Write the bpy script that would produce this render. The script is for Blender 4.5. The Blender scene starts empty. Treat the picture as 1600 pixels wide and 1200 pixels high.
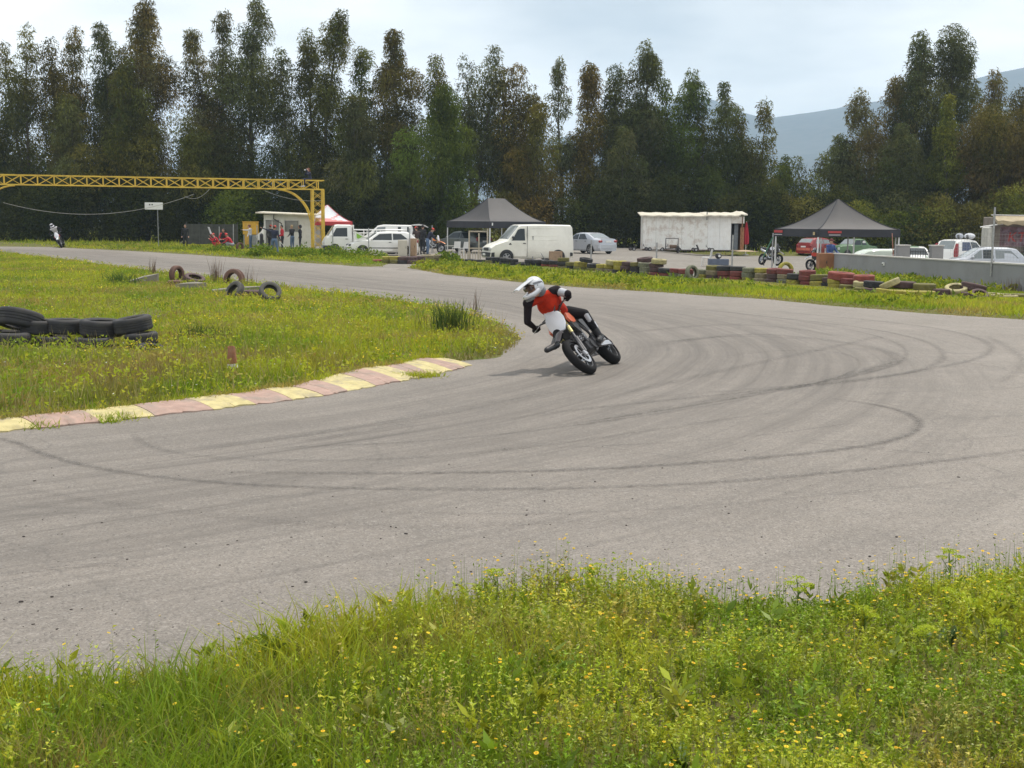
import bpy, math, random
import numpy as np
from mathutils import Vector, Matrix

random.seed(7)
rng = np.random.default_rng(7)
scene = bpy.context.scene
COL = scene.collection
R = math.radians

# ------------------------------------------------------------------ camera
CH, F = 2.1, 2000.0                      # eye height, focal length in 1600-wide pixels
PITCH, ROLL = math.atan(254 / F), R(0.5)
CAM_R = Matrix.Rotation(math.pi / 2 - PITCH, 3, 'X') @ Matrix.Rotation(ROLL, 3, 'Z')
cam_data = bpy.data.cameras.new('camera')
cam_data.sensor_width = 36.0
cam_data.lens = 36.0 * F / 1600.0
cam_data.clip_start, cam_data.clip_end = 0.1, 12000.0
cam = bpy.data.objects.new('camera', cam_data)
COL.objects.link(cam)
cam.matrix_world = Matrix.Translation((0, 0, CH)) @ CAM_R.to_4x4()
scene.camera = cam

# ------------------------------------------------------------------ sky and sun
SUN_DIR = Vector((0.27, 0.33, 0.90)).normalized()     # towards the sun
sun_el = math.asin(SUN_DIR.z)
sun_az = math.atan2(SUN_DIR.x, SUN_DIR.y)
world = bpy.data.worlds.new("World")
scene.world = world
world.use_nodes = True
wn, wl = world.node_tree.nodes, world.node_tree.links
wn.clear()
w_out = wn.new('ShaderNodeOutputWorld')
w_bg = wn.new('ShaderNodeBackground')
w_bg.inputs['Strength'].default_value = 0.10
w_sky = wn.new('ShaderNodeTexSky')
w_sky.sky_type = 'NISHITA'
w_sky.sun_disc = False
w_sky.sun_elevation = sun_el
w_sky.sun_rotation = sun_az
w_sky.dust_density = 2.0
w_tc = wn.new('ShaderNodeTexCoord')
w_sep = wn.new('ShaderNodeSeparateXYZ')
wl.new(w_tc.outputs['Generated'], w_sep.inputs[0])
def wmath(op, a, b=None, clamp=False):
    n = wn.new('ShaderNodeMath'); n.operation = op; n.use_clamp = clamp
    for i, v in enumerate((a, b)):
        if v is None: continue
        if isinstance(v, (int, float)): n.inputs[i].default_value = v
        else: wl.new(v, n.inputs[i])
    return n.outputs[0]
# cloud layer: a plane overhead, so the clouds flatten towards the horizon
zz = wmath('ADD', w_sep.outputs[2], 0.16)
cx_ = wmath('DIVIDE', w_sep.outputs[0], zz)
cy_ = wmath('DIVIDE', w_sep.outputs[1], zz)
w_comb = wn.new('ShaderNodeCombineXYZ')
wl.new(cx_, w_comb.inputs[0]); wl.new(cy_, w_comb.inputs[1])
w_comb.inputs[2].default_value = 9.65
w_n1 = wn.new('ShaderNodeTexNoise')
w_n1.inputs['Scale'].default_value = 0.42; w_n1.inputs['Detail'].default_value = 6; w_n1.inputs['Roughness'].default_value = 0.5
wl.new(w_comb.outputs[0], w_n1.inputs['Vector'])
w_ramp = wn.new('ShaderNodeValToRGB')
w_ramp.color_ramp.elements[0].position = 0.42; w_ramp.color_ramp.elements[0].color = (5.8, 6.3, 6.7, 1)
w_ramp.color_ramp.elements[1].position = 0.60; w_ramp.color_ramp.elements[1].color = (14.5, 14.1, 13.3, 1)
wl.new(w_n1.outputs[0], w_ramp.inputs[0])
w_n2 = wn.new('ShaderNodeTexNoise')
w_n2.inputs['Scale'].default_value = 0.5; w_n2.inputs['Detail'].default_value = 5
w_map = wn.new('ShaderNodeVectorMath'); w_map.operation = 'ADD'; w_map.inputs[1].default_value = (5.2, 1.7, 9.0)
wl.new(w_comb.outputs[0], w_map.inputs[0]); wl.new(w_map.outputs[0], w_n2.inputs['Vector'])
w_cov = wmath('MULTIPLY_ADD', w_n2.outputs[0], 1.0, True)
w_cov.node.inputs[2].default_value = 0.42
w_mix = wn.new('ShaderNodeMix'); w_mix.data_type = 'RGBA'
wl.new(w_cov, w_mix.inputs[0]); wl.new(w_sky.outputs[0], w_mix.inputs[6]); wl.new(w_ramp.outputs[0], w_mix.inputs[7])
wl.new(w_mix.outputs[2], w_bg.inputs['Color'])
wl.new(w_bg.outputs[0], w_out.inputs['Surface'])

sun_data = bpy.data.lights.new('sun', 'SUN')
sun_data.energy = 2.7
sun_data.angle = R(3.5)
sun_data.color = (1.0, 0.92, 0.82)
sun = bpy.data.objects.new('sun', sun_data)
COL.objects.link(sun)
sun.rotation_euler = SUN_DIR.to_track_quat('Z', 'Y').to_euler()
scene.view_settings.view_transform = 'Standard'
scene.view_settings.look = 'None'
scene.view_settings.exposure = 0.40
scene.view_settings.gamma = 1.0
scene.view_settings.use_curve_mapping = False
try:
    scene.cycles.max_bounces = 6
    scene.cycles.diffuse_bounces = 3
    scene.cycles.transparent_max_bounces = 12
    scene.cycles.volume_bounces = 1
    scene.cycles.caustics_reflective = False
    scene.cycles.caustics_refractive = False
except Exception:
    pass

# ------------------------------------------------------------------ pixel -> place
_cr, _cu, _cb = CAM_R.col[0], CAM_R.col[1], CAM_R.col[2]
def ray(px, py):
    return _cr * ((px - 800) / F) + _cu * ((600 - py) / F) - _cb
def G(px, py, z=0.0):
    d = ray(px, py); t = (z - CH) / d.z
    return Vector((d.x * t, d.y * t, z))
def W(px, py, Y):
    d = ray(px, py); t = Y / d.y
    return Vector((d.x * t, Y, CH + d.z * t))
def XatY(px, Y, z=0.0):
    # ground x for a pixel column at depth Y and height z
    lo, hi = 0.0, 1200.0
    p = W(px, 340, Y)
    for _ in range(3):
        py = pix(Vector((p.x, Y, z)))[1]; p = W(px, py, Y)
    return p.x
def pix(p):
    v = p - Vector((0, 0, CH))
    x, y, z = v.dot(_cr), v.dot(_cu), -v.dot(_cb)
    return 800 + F * x / z, 600 - F * y / z

# ------------------------------------------------------------------ materials
def _nt(name):
    m = bpy.data.materials.new(name); m.use_nodes = True
    nt = m.node_tree; nt.nodes.clear()
    out = nt.nodes.new('ShaderNodeOutputMaterial')
    return m, nt, nt.nodes, nt.links, out
_mats = {}
def mat(name, col, rough=0.6, metal=0.0, var=0.15, scale=6.0, bump=0.0, dirt=None, dirt_amt=0.5, dirt_scale=3.0, coat=0.0, spec=0.5):
    if name in _mats: return _mats[name]
    m, nt, N, L, out = _nt(name)
    b = N.new('ShaderNodeBsdfPrincipled')
    b.inputs['Roughness'].default_value = rough; b.inputs['Metallic'].default_value = metal
    b.inputs['Specular IOR Level'].default_value = spec
    if coat: b.inputs['Coat Weight'].default_value = coat; b.inputs['Coat Roughness'].default_value = 0.08
    tc = N.new('ShaderNodeTexCoord')
    n = N.new('ShaderNodeTexNoise'); n.inputs['Scale'].default_value = scale; n.inputs['Detail'].default_value = 5
    L.new(tc.outputs['Object'], n.inputs['Vector'])
    r = N.new('ShaderNodeValToRGB')
    r.color_ramp.elements[0].position = 0.3; r.color_ramp.elements[1].position = 0.7
    r.color_ramp.elements[0].color = tuple(c * (1 - var) for c in col) + (1,)
    r.color_ramp.elements[1].color = tuple(min(1, c * (1 + var)) for c in col) + (1,)
    L.new(n.outputs[0], r.inputs[0])
    c = r.outputs[0]
    if dirt:
        n2 = N.new('ShaderNodeTexNoise'); n2.inputs['Scale'].default_value = dirt_scale; n2.inputs['Detail'].default_value = 8; n2.inputs['Roughness'].default_value = 0.7
        L.new(tc.outputs['Object'], n2.inputs['Vector'])
        r2 = N.new('ShaderNodeValToRGB')
        r2.color_ramp.elements[0].position = 0.48; r2.color_ramp.elements[0].color = (0, 0, 0, 1)
        r2.color_ramp.elements[1].position = 0.66; r2.color_ramp.elements[1].color = (dirt_amt,) * 3 + (1,)
        L.new(n2.outputs[0], r2.inputs[0])
        mx = N.new('ShaderNodeMix'); mx.data_type = 'RGBA'
        L.new(r2.outputs[0], mx.inputs[0]); L.new(c, mx.inputs[6]); mx.inputs[7].default_value = tuple(dirt) + (1,)
        c = mx.outputs[2]
    L.new(c, b.inputs['Base Color'])
    if bump:
        bp = N.new('ShaderNodeBump'); bp.inputs['Strength'].default_value = bump; bp.inputs['Distance'].default_value = 0.01
        n3 = N.new('ShaderNodeTexNoise'); n3.inputs['Scale'].default_value = scale * 6; n3.inputs['Detail'].default_value = 4
        L.new(tc.outputs['Object'], n3.inputs['Vector']); L.new(n3.outputs[0], bp.inputs['Height']); L.new(bp.outputs[0], b.inputs['Normal'])
    L.new(b.outputs[0], out.inputs['Surface'])
    _mats[name] = m
    return m
def tint_mat(name, trans=0.3, rough=0.6, spec=0.25):
    if name in _mats: return _mats[name]
    m, nt, N, L, out = _nt(name)
    a = N.new('ShaderNodeAttribute'); a.attribute_name = 'tint'
    b = N.new('ShaderNodeBsdfPrincipled'); b.inputs['Roughness'].default_value = rough; b.inputs['Specular IOR Level'].default_value = spec
    L.new(a.outputs['Color'], b.inputs['Base Color'])
    t = N.new('ShaderNodeBsdfTranslucent'); L.new(a.outputs['Color'], t.inputs['Color'])
    mx = N.new('ShaderNodeMixShader'); mx.inputs[0].default_value = trans
    L.new(b.outputs[0], mx.inputs[1]); L.new(t.outputs[0], mx.inputs[2]); L.new(mx.outputs[0], out.inputs['Surface'])
    _mats[name] = m
    return m
FOL = lambda: tint_mat('leaf', 0.36, .8, .06)
GRS = lambda: tint_mat('grass_blade', 0.45)

# ------------------------------------------------------------------ mesh builder
def rot_to(d, up=Vector((0, 0, 1))):
    """3x3 whose z axis is d"""
    return Vector(d).to_track_quat('Z', 'Y').to_matrix()
class MB:
    def __init__(s): s.v, s.f, s.m = [], [], []
    def add(s, vs, fs, mi=0, M=None):
        o = len(s.v)
        for v in vs:
            v = Vector(v)
            s.v.append(tuple(M @ v) if M is not None else tuple(v))
        for f in fs: s.f.append([o + i for i in f]); s.m.append(mi)
        return s
    def box(s, c, d, M=None, mi=0, taper=1.0, bev=0.0):
        x, y, z = d[0] / 2, d[1] / 2, d[2] / 2; t = taper
        if bev:
            b = min(bev, x * .9, y * .9, z * .9)
            rings = []
            for (zz, ins) in ((-z, b), (-z + b, 0), (z - b, 0), (z, b)):
                k = t if zz > 0 else 1
                X, Y = (x - ins) * k, (y - ins) * k; B = b if ins == 0 else b * .4
                rings.append([(X - B, -Y, zz), (X, -Y + B, zz), (X, Y - B, zz), (X - B, Y, zz), (-X + B, Y, zz), (-X, Y - B, zz), (-X, -Y + B, zz), (-X + B, -Y, zz)])
            T = Matrix.Translation(Vector(c))
            MM = (T @ M.to_4x4()) if M is not None else T
            return s.loft(rings, M=MM, mi=mi)
        vs = [(-x, -y, -z), (x, -y, -z), (x, y, -z), (-x, y, -z), (-x * t, -y * t, z), (x * t, -y * t, z), (x * t, y * t, z), (-x * t, y * t, z)]
        fs = [(3, 2, 1, 0), (4, 5, 6, 7), (0, 1, 5, 4), (1, 2, 6, 5), (2, 3, 7, 6), (3, 0, 4, 7)]
        T = Matrix.Translation(Vector(c))
        return s.add(vs, fs, mi, (T @ M.to_4x4()) if M is not None else T)
    def loft(s, rings, M=None, mi=0, cap=True, closed=False):
        n = len(rings[0]); vs = [p for r in rings for p in r]; fs = []
        for i in range(len(rings) - (0 if closed else 1)):
            a, b = i * n, ((i + 1) % len(rings)) * n
            for j in range(n):
                k = (j + 1) % n
                fs.append((a + j, a + k, b + k, b + j))
        if cap and not closed:
            fs.append(tuple(reversed(range(n)))); fs.append(tuple((len(rings) - 1) * n + j for j in range(n)))
        return s.add(vs, fs, mi, M)
    def tube(s, pts, r, n=8, mi=0, closed=False, cap=True):
        pts = [Vector(p) for p in pts]; m = len(pts)
        rs = r if isinstance(r, (list, tuple)) else [r] * m
        rings = []; prev = None
        for i, p in enumerate(pts):
            if closed: t = pts[(i + 1) % m] - pts[i - 1]
            else: t = pts[min(i + 1, m - 1)] - pts[max(i - 1, 0)]
            t.normalize()
            if prev is None:
                a = t.orthogonal().normalized()
            else:
                a = prev - t * prev.dot(t)
                a = a.normalized() if a.length > 1e-6 else t.orthogonal().normalized()
            prev = a; b = t.cross(a)
            rings.append([p + (a * math.cos(2 * math.pi * j / n) + b * math.sin(2 * math.pi * j / n)) * rs[i] for j in range(n)])
        return s.loft(rings, mi=mi, cap=cap, closed=closed)
    def lathe(s, prof, n=24, M=None, mi=0, closed=True):
        """prof: closed list of (r, z) turned round z"""
        rings = [[(r * math.cos(2 * math.pi * k / n), r * math.sin(2 * math.pi * k / n), z) for (r, z) in prof] for k in range(n)]
        m = len(prof); vs = [p for r in rings for p in r]; fs = []
        for k in range(n):
            a, b = k * m, ((k + 1) % n) * m
            for j in range(m if closed else m - 1):
                q = (j + 1) % m
                fs.append((a + j, b + j, b + q, a + q))
        return s.add(vs, fs, mi, M)
    def prism(s, poly, t0, t1, ax='y', M=None, mi=0):
        """poly in the two other axes, pulled from t0 to t1 along ax"""
        def p3(u, v, w): return {'y': (u, w, v), 'x': (w, u, v), 'z': (u, v, w)}[ax]
        return s.loft([[p3(u, v, t0) for u, v in poly], [p3(u, v, t1) for u, v in poly]], M=M, mi=mi)
    def ell(s, c, r, M=None, mi=0, n=12, m=8):
        rings = []
        for i in range(m + 1):
            a = math.pi * i / m; q = max(math.sin(a), 0.02)
            rings.append([(r[0] * q * math.cos(2 * math.pi * j / n), r[1] * q * math.sin(2 * math.pi * j / n), -r[2] * math.cos(a)) for j in range(n)])
        T = Matrix.Translation(Vector(c))
        return s.loft(rings, M=(T @ M.to_4x4()) if M is not None else T, mi=mi)
    def mesh(s, name, mats, smooth=35):
        me = bpy.data.meshes.new(name)
        me.from_pydata(s.v, [], s.f)
        for m in (mats if isinstance(mats, (list, tuple)) else [mats]): me.materials.append(m)
        if any(s.m): me.polygons.foreach_set('material_index', s.m)
        fix_normals(me)
        if smooth:
            me.polygons.foreach_set('use_smooth', [True] * len(me.polygons))
            me.set_sharp_from_angle(angle=R(smooth))
        me.update()
        return me
    def build(s, name, mats, parent=None, smooth=35, label=None):
        o = link(name, s.mesh(name, mats, smooth), parent)
        if label: o['label'] = label
        return o
import bmesh
def fix_normals(me):
    bm = bmesh.new(); bm.from_mesh(me)
    bmesh.ops.recalc_face_normals(bm, faces=bm.faces)
    bm.to_mesh(me); bm.free()
def link(name, data, parent=None):
    o = bpy.data.objects.new(name, data); COL.objects.link(o)
    if parent is not None: o.parent = parent
    return o
def tag(o, label=None, cat=None, group=None, kind=None):
    if label: o['label'] = label
    if cat: o['category'] = cat
    if group: o['group'] = group
    if kind: o['kind'] = kind
    return o
def thing(name, label, cat, loc=(0, 0, 0), rz=0.0, group=None, scale=1.0):
    o = bpy.data.objects.new(name, None); COL.objects.link(o)
    o.empty_display_size = 0.2
    o.location = loc; o.rotation_euler = (0, 0, rz); o.scale = (scale,) * 3
    return tag(o, label, cat, group)
def arrays_mesh(name, V, Fq, tint, material, parent=None):
    """fast mesh from numpy: V (n,3), Fq (m,k), tint (n,3)"""
    me = bpy.data.meshes.new(name)
    n, (m, k) = len(V), Fq.shape
    me.vertices.add(n); me.vertices.foreach_set('co', V.astype(np.float32).ravel())
    me.loops.add(m * k); me.loops.foreach_set('vertex_index', Fq.astype(np.int32).ravel())
    me.polygons.add(m); me.polygons.foreach_set('loop_start', np.arange(0, m * k, k, dtype=np.int32))
    me.update(calc_edges=True)
    if tint is not None:
        ca = me.color_attributes.new('tint', 'FLOAT_COLOR', 'POINT')
        c = np.ones((n, 4), np.float32); c[:, :3] = np.clip(tint, 0, 1)
        ca.data.foreach_set('color', c.ravel())
    me.materials.append(material)
    return link(name, me, parent)
def unit(a): return a / np.maximum(np.linalg.norm(a, axis=-1, keepdims=True), 1e-9)
def leaves(P, D, Ln, Wd, tint, g=rng):
    """rhombus leaves: P base (n,3), D direction, Ln length, Wd width -> V, F, T"""
    n = len(P); D = unit(D)
    s = unit(np.cross(D, unit(g.normal(size=(n, 3)))))
    Ln = np.broadcast_to(Ln, (n,))[:, None]; Wd = np.broadcast_to(Wd, (n,))[:, None]
    V = np.stack([P, P + D * Ln * .45 + s * Wd * .5, P + D * Ln, P + D * Ln * .45 - s * Wd * .5], 1).reshape(-1, 3)
    Fq = np.arange(4 * n).reshape(n, 4)
    return V, Fq, np.repeat(tint, 4, axis=0)
def blades(P, H, Wd, lean, tint, bend=0.5, g=rng):
    """two-quad grass blades"""
    n = len(P); a = g.uniform(0, 2 * np.pi, n)
    s = np.stack([np.cos(a), np.sin(a), np.zeros(n)], 1)
    H = np.broadcast_to(H, (n,))[:, None]; Wd = np.broadcast_to(Wd, (n,))[:, None]
    b = g.uniform(0, 2 * np.pi, n)
    l = np.stack([np.cos(b), np.sin(b), np.zeros(n)], 1) * np.broadcast_to(lean, (n,))[:, None] * H
    up = np.array([0, 0, 1.0])
    p1 = P + up * H * .55 + l * .35
    p2 = P + up * H * (1 - bend * .25) + l
    V = np.stack([P - s * Wd * .5, P + s * Wd * .5, p1 + s * Wd * .42, p1 - s * Wd * .42, p2 + s * Wd * .06, p2 - s * Wd * .06], 1).reshape(-1, 3)
    i = np.arange(n) * 6
    Fq = np.concatenate([np.stack([i, i + 1, i + 2, i + 3], 1), np.stack([i + 3, i + 2, i + 4, i + 5], 1)])
    return V, Fq, np.repeat(tint, 6, axis=0)
def leaves3(P, D, Ln, Wd, tint, g=rng):
    V, Fq, T = leaves(P, D, Ln, Wd, tint, g); n = len(P)
    V = V.reshape(n, 4, 3); b = V[:, 0]
    V = np.stack([b + (V[:, 1] - V[:, 3]) * .5, V[:, 2], b + (V[:, 3] - V[:, 1]) * .5], 1).reshape(-1, 3)
    return V, np.arange(3 * n).reshape(n, 3), np.repeat(tint, 3, axis=0)
def blades3(P, H, Wd, lean, tint, bend=0.5, g=rng):
    n = len(P); a, b = g.uniform(0, 2 * np.pi, n), g.uniform(0, 2 * np.pi, n)
    s = np.stack([np.cos(a), np.sin(a), np.zeros(n)], 1) * np.broadcast_to(Wd, (n,))[:, None] * .62
    H = np.broadcast_to(H, (n,))[:, None]; l = np.stack([np.cos(b), np.sin(b), np.zeros(n)], 1) * np.broadcast_to(lean, (n,))[:, None] * H
    V = np.stack([P - s, P + s, P + l + np.array([0, 0, 1.0]) * H * (1 - bend * .15)], 1).reshape(-1, 3)
    return V, np.arange(3 * n).reshape(n, 3), np.repeat(tint, 3, axis=0)
class Bag:
    def __init__(s): s.V, s.F, s.T, s.n = [], [], [], 0
    def add(s, vft):
        V, Fq, T = vft
        s.V.append(V); s.F.append(Fq + s.n); s.T.append(T); s.n += len(V)
    def build(s, name, material, parent=None):
        return arrays_mesh(name, np.concatenate(s.V), np.concatenate(s.F), np.concatenate(s.T), material, parent)
_perm = np.random.default_rng(3).random((256, 256))
def vnoise(x, y, sc, oc=3):
    x = np.asarray(x, float); y = np.asarray(y, float); out = 0.0; amp = 1.0; tot = 0.0
    for o in range(oc):
        u, v = x / sc + 17.3 * o, y / sc + 9.1 * o
        i, j = np.floor(u).astype(int), np.floor(v).astype(int)
        fx, fy = u - i, v - j; fx = fx * fx * (3 - 2 * fx); fy = fy * fy * (3 - 2 * fy)
        g = lambda a, b: _perm[a % 256, b % 256]
        out = out + amp * ((g(i, j) * (1 - fx) + g(i + 1, j) * fx) * (1 - fy) + (g(i, j + 1) * (1 - fx) + g(i + 1, j + 1) * fx) * fy)
        tot += amp; amp *= .5; sc *= .5
    return out / tot
def inside(poly, x, y):
    r = np.zeros(np.shape(x), bool); n = len(poly)
    for i in range(n):
        (x1, y1), (x2, y2) = poly[i], poly[(i + 1) % n]
        c = ((y1 > y) != (y2 > y)) & (x < (x2 - x1) * (y - y1) / (y2 - y1 + 1e-12) + x1)
        r ^= c
    return r
def dist_to(poly, x, y, closed=True):
    """distance to a polyline and arclength of the nearest point"""
    best = np.full(np.shape(x), 1e9); arc = np.zeros(np.shape(x)); acc = 0.0
    n = len(poly)
    for i in range(n if closed else n - 1):
        (x1, y1), (x2, y2) = poly[i], poly[(i + 1) % n]
        dx, dy = x2 - x1, y2 - y1; l2 = dx * dx + dy * dy + 1e-12
        t = np.clip(((x - x1) * dx + (y - y1) * dy) / l2, 0, 1)
        d = np.hypot(x - x1 - t * dx, y - y1 - t * dy)
        k = d < best
        best = np.where(k, d, best); arc = np.where(k, acc + t * math.sqrt(l2), arc)
        acc += math.sqrt(l2)
    return best, arc
def poly_px(pts, z=0.0): return [tuple(G(x, y, z)[:2]) for x, y in pts]
def smooth_line(pts, it=2):
    p = [np.array(q, float) for q in pts]
    for _ in range(it):
        q = [p[0]]
        for a, b in zip(p[:-1], p[1:]): q += [a * .75 + b * .25, a * .25 + b * .75]
        q.append(p[-1]); p = q
    return [tuple(a) for a in p]

# ------------------------------------------------------------------ layout lines (pixel columns/rows of the survey -> ground)
TRACK_FAR = [(-250, 375), (0, 381), (110, 388), (200, 392), (300, 398), (400, 405), (480, 411), (560, 417), (620, 420), (700, 430), (800, 440), (900, 449),
             (1000, 455), (1100, 462), (1200, 468), (1300, 478), (1400, 486), (1500, 494), (1600, 500), (1800, 515), (2100, 545)]
INF_TOP = [(-250, 388), (0, 394), (60, 402), (110, 408), (170, 416), (250, 426), (330, 436), (400, 446), (470, 455), (550, 463), (620, 471), (680, 480), (740, 492), (790, 508), (815, 530), (808, 545), (770, 560)]
KERB = [((-150, 690), (-190, 668)), ((-40, 680), (-70, 662)), ((59, 670), (29, 652)), ((157, 661), (124, 642)), ((242, 651), (207, 633)), ((334, 641), (290, 623)), ((400, 633), (351, 617)),
        ((457, 626), (413, 608)), ((506, 619), (453, 604)), ((543, 612), (491, 595)), ((587, 604), (530, 584)), ((626, 597), (565, 576)), ((655, 591), (600, 572)), ((675, 587), (630, 567)),
        ((707, 580), (648, 562)), ((726, 575), (662, 559)), ((738, 571), (692, 559))]
kerb_out = [G(*a) for a, b in KERB]; kerb_in = [G(b[0], b[1], .075).xy.to_3d() for a, b in KERB]
def lighten(): pass

# ---- ground materials
def asphalt_mat():
    m, nt, N, L, out = _nt('track_asphalt')
    b = N.new('ShaderNodeBsdfPrincipled'); b.inputs['Roughness'].default_value = 0.85; b.inputs['Specular IOR Level'].default_value = 0.3
    tc = N.new('ShaderNodeTexCoord')
    def noise(vec, sc, det=5, ro=.6):
        n = N.new('ShaderNodeTexNoise'); n.inputs['Scale'].default_value = sc; n.inputs['Detail'].default_value = det; n.inputs['Roughness'].default_value = ro
        L.new(vec, n.inputs['Vector']); return n.outputs[0]
    def ramp(f, *st):
        r = N.new('ShaderNodeValToRGB')
        while len(r.color_ramp.elements) < len(st): r.color_ramp.elements.new(.5)
        for e, (p, c) in zip(r.color_ramp.elements, st):
            e.position = p; e.color = (c if isinstance(c, tuple) else (c,) * 3) + (1,)
        L.new(f, r.inputs[0]); return r.outputs[0]
    def mixc(f, a, bb, mode='MIX'):
        x = N.new('ShaderNodeMix'); x.data_type = 'RGBA'; x.blend_type = mode
        for k, v in ((0, f), (6, a), (7, bb)):
            if isinstance(v, float): x.inputs[k].default_value = v
            elif isinstance(v, tuple): x.inputs[k].default_value = v + (1,)
            else: L.new(v, x.inputs[k])
        return x.outputs[2]
    def mth(op, a, bb):
        x = N.new('ShaderNodeMath'); x.operation = op
        for i, v in enumerate((a, bb)):
            if isinstance(v, (int, float)): x.inputs[i].default_value = v
            else: L.new(v, x.inputs[i])
        return x.outputs[0]
    P = tc.outputs['Object']; U = tc.outputs['UV']
    base = mixc(ramp(noise(P, .35, 5), (.35, 0.), (.65, 1.)), (.222, .198, .173), (.280, .250, .219))
    # worn lighter and darker blotches
    base = mixc(ramp(noise(P, 2.2, 6, .7), (.40, 0.), (.70, .5)), base, (.165, .152, .138))
    g1 = noise(P, 55, 3, .7); g2 = noise(P, 150, 2, .6)
    def stones(sc, lo, hi, kl, kh, base):
        vv = N.new('ShaderNodeTexVoronoi'); vv.inputs['Scale'].default_value = sc; L.new(P, vv.inputs['Vector'])
        sp = N.new('ShaderNodeSeparateColor'); L.new(vv.outputs['Color'], sp.inputs[0])
        base = mixc(ramp(sp.outputs[0], (hi, 0.), (1.0, kh)), base, (.40, .37, .335))
        return mixc(ramp(sp.outputs[1], (0.0, kl), (lo, 0.)), base, (.07, .065, .06))
    base = stones(95, .30, .68, .60, .60, base)
    base = stones(42, .10, .92, .35, .40, base)
    base = mixc(.4, base, ramp(g2, (.3, .6), (.7, 1.4)), 'MULTIPLY')
    # rubbered line: bands that follow the bend
    sep = N.new('ShaderNodeSeparateXYZ'); L.new(U, sep.inputs[0])
    st = N.new('ShaderNodeCombineXYZ'); L.new(mth('MULTIPLY', sep.outputs[0], .05), st.inputs[0]); L.new(mth('MULTIPLY', sep.outputs[1], 1.0), st.inputs[1])
    streak = ramp(noise(st.outputs[0], 2.4, 7, .75), (.42, 0.), (.66, 1.))
    st2 = N.new('ShaderNodeCombineXYZ'); L.new(mth('MULTIPLY', sep.outputs[0], .03), st2.inputs[0]); L.new(mth('MULTIPLY', sep.outputs[1], 3.5), st2.inputs[1])
    fine = ramp(noise(st2.outputs[0], 3.0, 4, .6), (.50, 0.), (.62, 1.))
    band = ramp(mth('DIVIDE', sep.outputs[1], 14.0), (.0, .5), (.12, .95), (.30, 1.), (.52, .42), (.75, .05))
    f = mth('MULTIPLY', band, mth('ADD', mth('MULTIPLY', streak, .42), mth('ADD', mth('MULTIPLY', fine, .18), .30)))
    base = mixc(f, base, (.100, .090, .081))
    # aggregate: pale and dark stones
    # old seams and repair patches
    ck = N.new('ShaderNodeTexVoronoi'); ck.feature = 'DISTANCE_TO_EDGE'; ck.inputs['Scale'].default_value = .16
    wv = N.new('ShaderNodeVectorMath'); wv.operation = 'MULTIPLY_ADD'; nz = N.new('ShaderNodeTexNoise'); nz.inputs['Scale'].default_value = .8; nz.inputs['Detail'].default_value = 6; L.new(P, nz.inputs['Vector'])
    L.new(nz.outputs['Color'], wv.inputs[0]); wv.inputs[1].default_value = (1.6, 1.6, 0); L.new(P, wv.inputs[2]); L.new(wv.outputs[0], ck.inputs['Vector'])
    base = mixc(ramp(ck.outputs['Distance'], (.0012, .28), (.004, 0.)), base, (.08, .075, .07))
    v = N.new('ShaderNodeTexVoronoi'); v.inputs['Scale'].default_value = 9; L.new(P, v.inputs['Vector'])
    base = mixc(ramp(v.outputs[0], (.035, .85), (.06, 0.)), base, (.10, .09, .08))
    L.new(base, b.inputs['Base Color'])
    bp = N.new('ShaderNodeBump'); bp.inputs['Strength'].default_value = .35; bp.inputs['Distance'].default_value = .008
    L.new(mth('ADD', g1, mth('MULTIPLY', g2, .6)), bp.inputs['Height']); L.new(bp.outputs[0], b.inputs['Normal'])
    L.new(b.outputs[0], out.inputs['Surface'])
    return m
def soil_mat(name, c1, c2, c3, s1=.6, s2=7):
    m, nt, N, L, out = _nt(name)
    b = N.new('ShaderNodeBsdfPrincipled'); b.inputs['Roughness'].default_value = .95; b.inputs['Specular IOR Level'].default_value = .1
    tc = N.new('ShaderNodeTexCoord')
    c = None
    for sc, ca, cb in ((s1, c1, c2), (s2, None, c3)):
        n = N.new('ShaderNodeTexNoise'); n.inputs['Scale'].default_value = sc; n.inputs['Detail'].default_value = 7; n.inputs['Roughness'].default_value = .65
        L.new(tc.outputs['Object'], n.inputs['Vector'])
        r = N.new('ShaderNodeValToRGB'); r.color_ramp.elements[0].position = .42; r.color_ramp.elements[1].position = .62
        L.new(n.outputs[0], r.inputs[0])
        x = N.new('ShaderNodeMix'); x.data_type = 'RGBA'; L.new(r.outputs[0], x.inputs[0])
        if c is None: x.inputs[6].default_value = ca + (1,)
        else: L.new(c, x.inputs[6])
        x.inputs[7].default_value = cb + (1,); c = x.outputs[2]
    L.new(c, b.inputs['Base Color'])
    bp = N.new('ShaderNodeBump'); bp.inputs['Strength'].default_value = .6; bp.inputs['Distance'].default_value = .05
    L.new(n.outputs[0], bp.inputs['Height']); L.new(bp.outputs[0], b.inputs['Normal'])
    L.new(b.outputs[0], out.inputs['Surface'])
    return m
M_TURF = soil_mat('turf_soil', (.085, .115, .022), (.13, .135, .035), (.15, .125, .06), .7, 5)
M_EARTH = soil_mat('far_earth', (.07, .085, .03), (.11, .10, .05), (.06, .07, .025), .05, .6)
M_GRAVEL = soil_mat('paddock_gravel', (.235, .217, .195), (.28, .262, .236), (.20, .183, .161), .15, 3)

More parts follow.
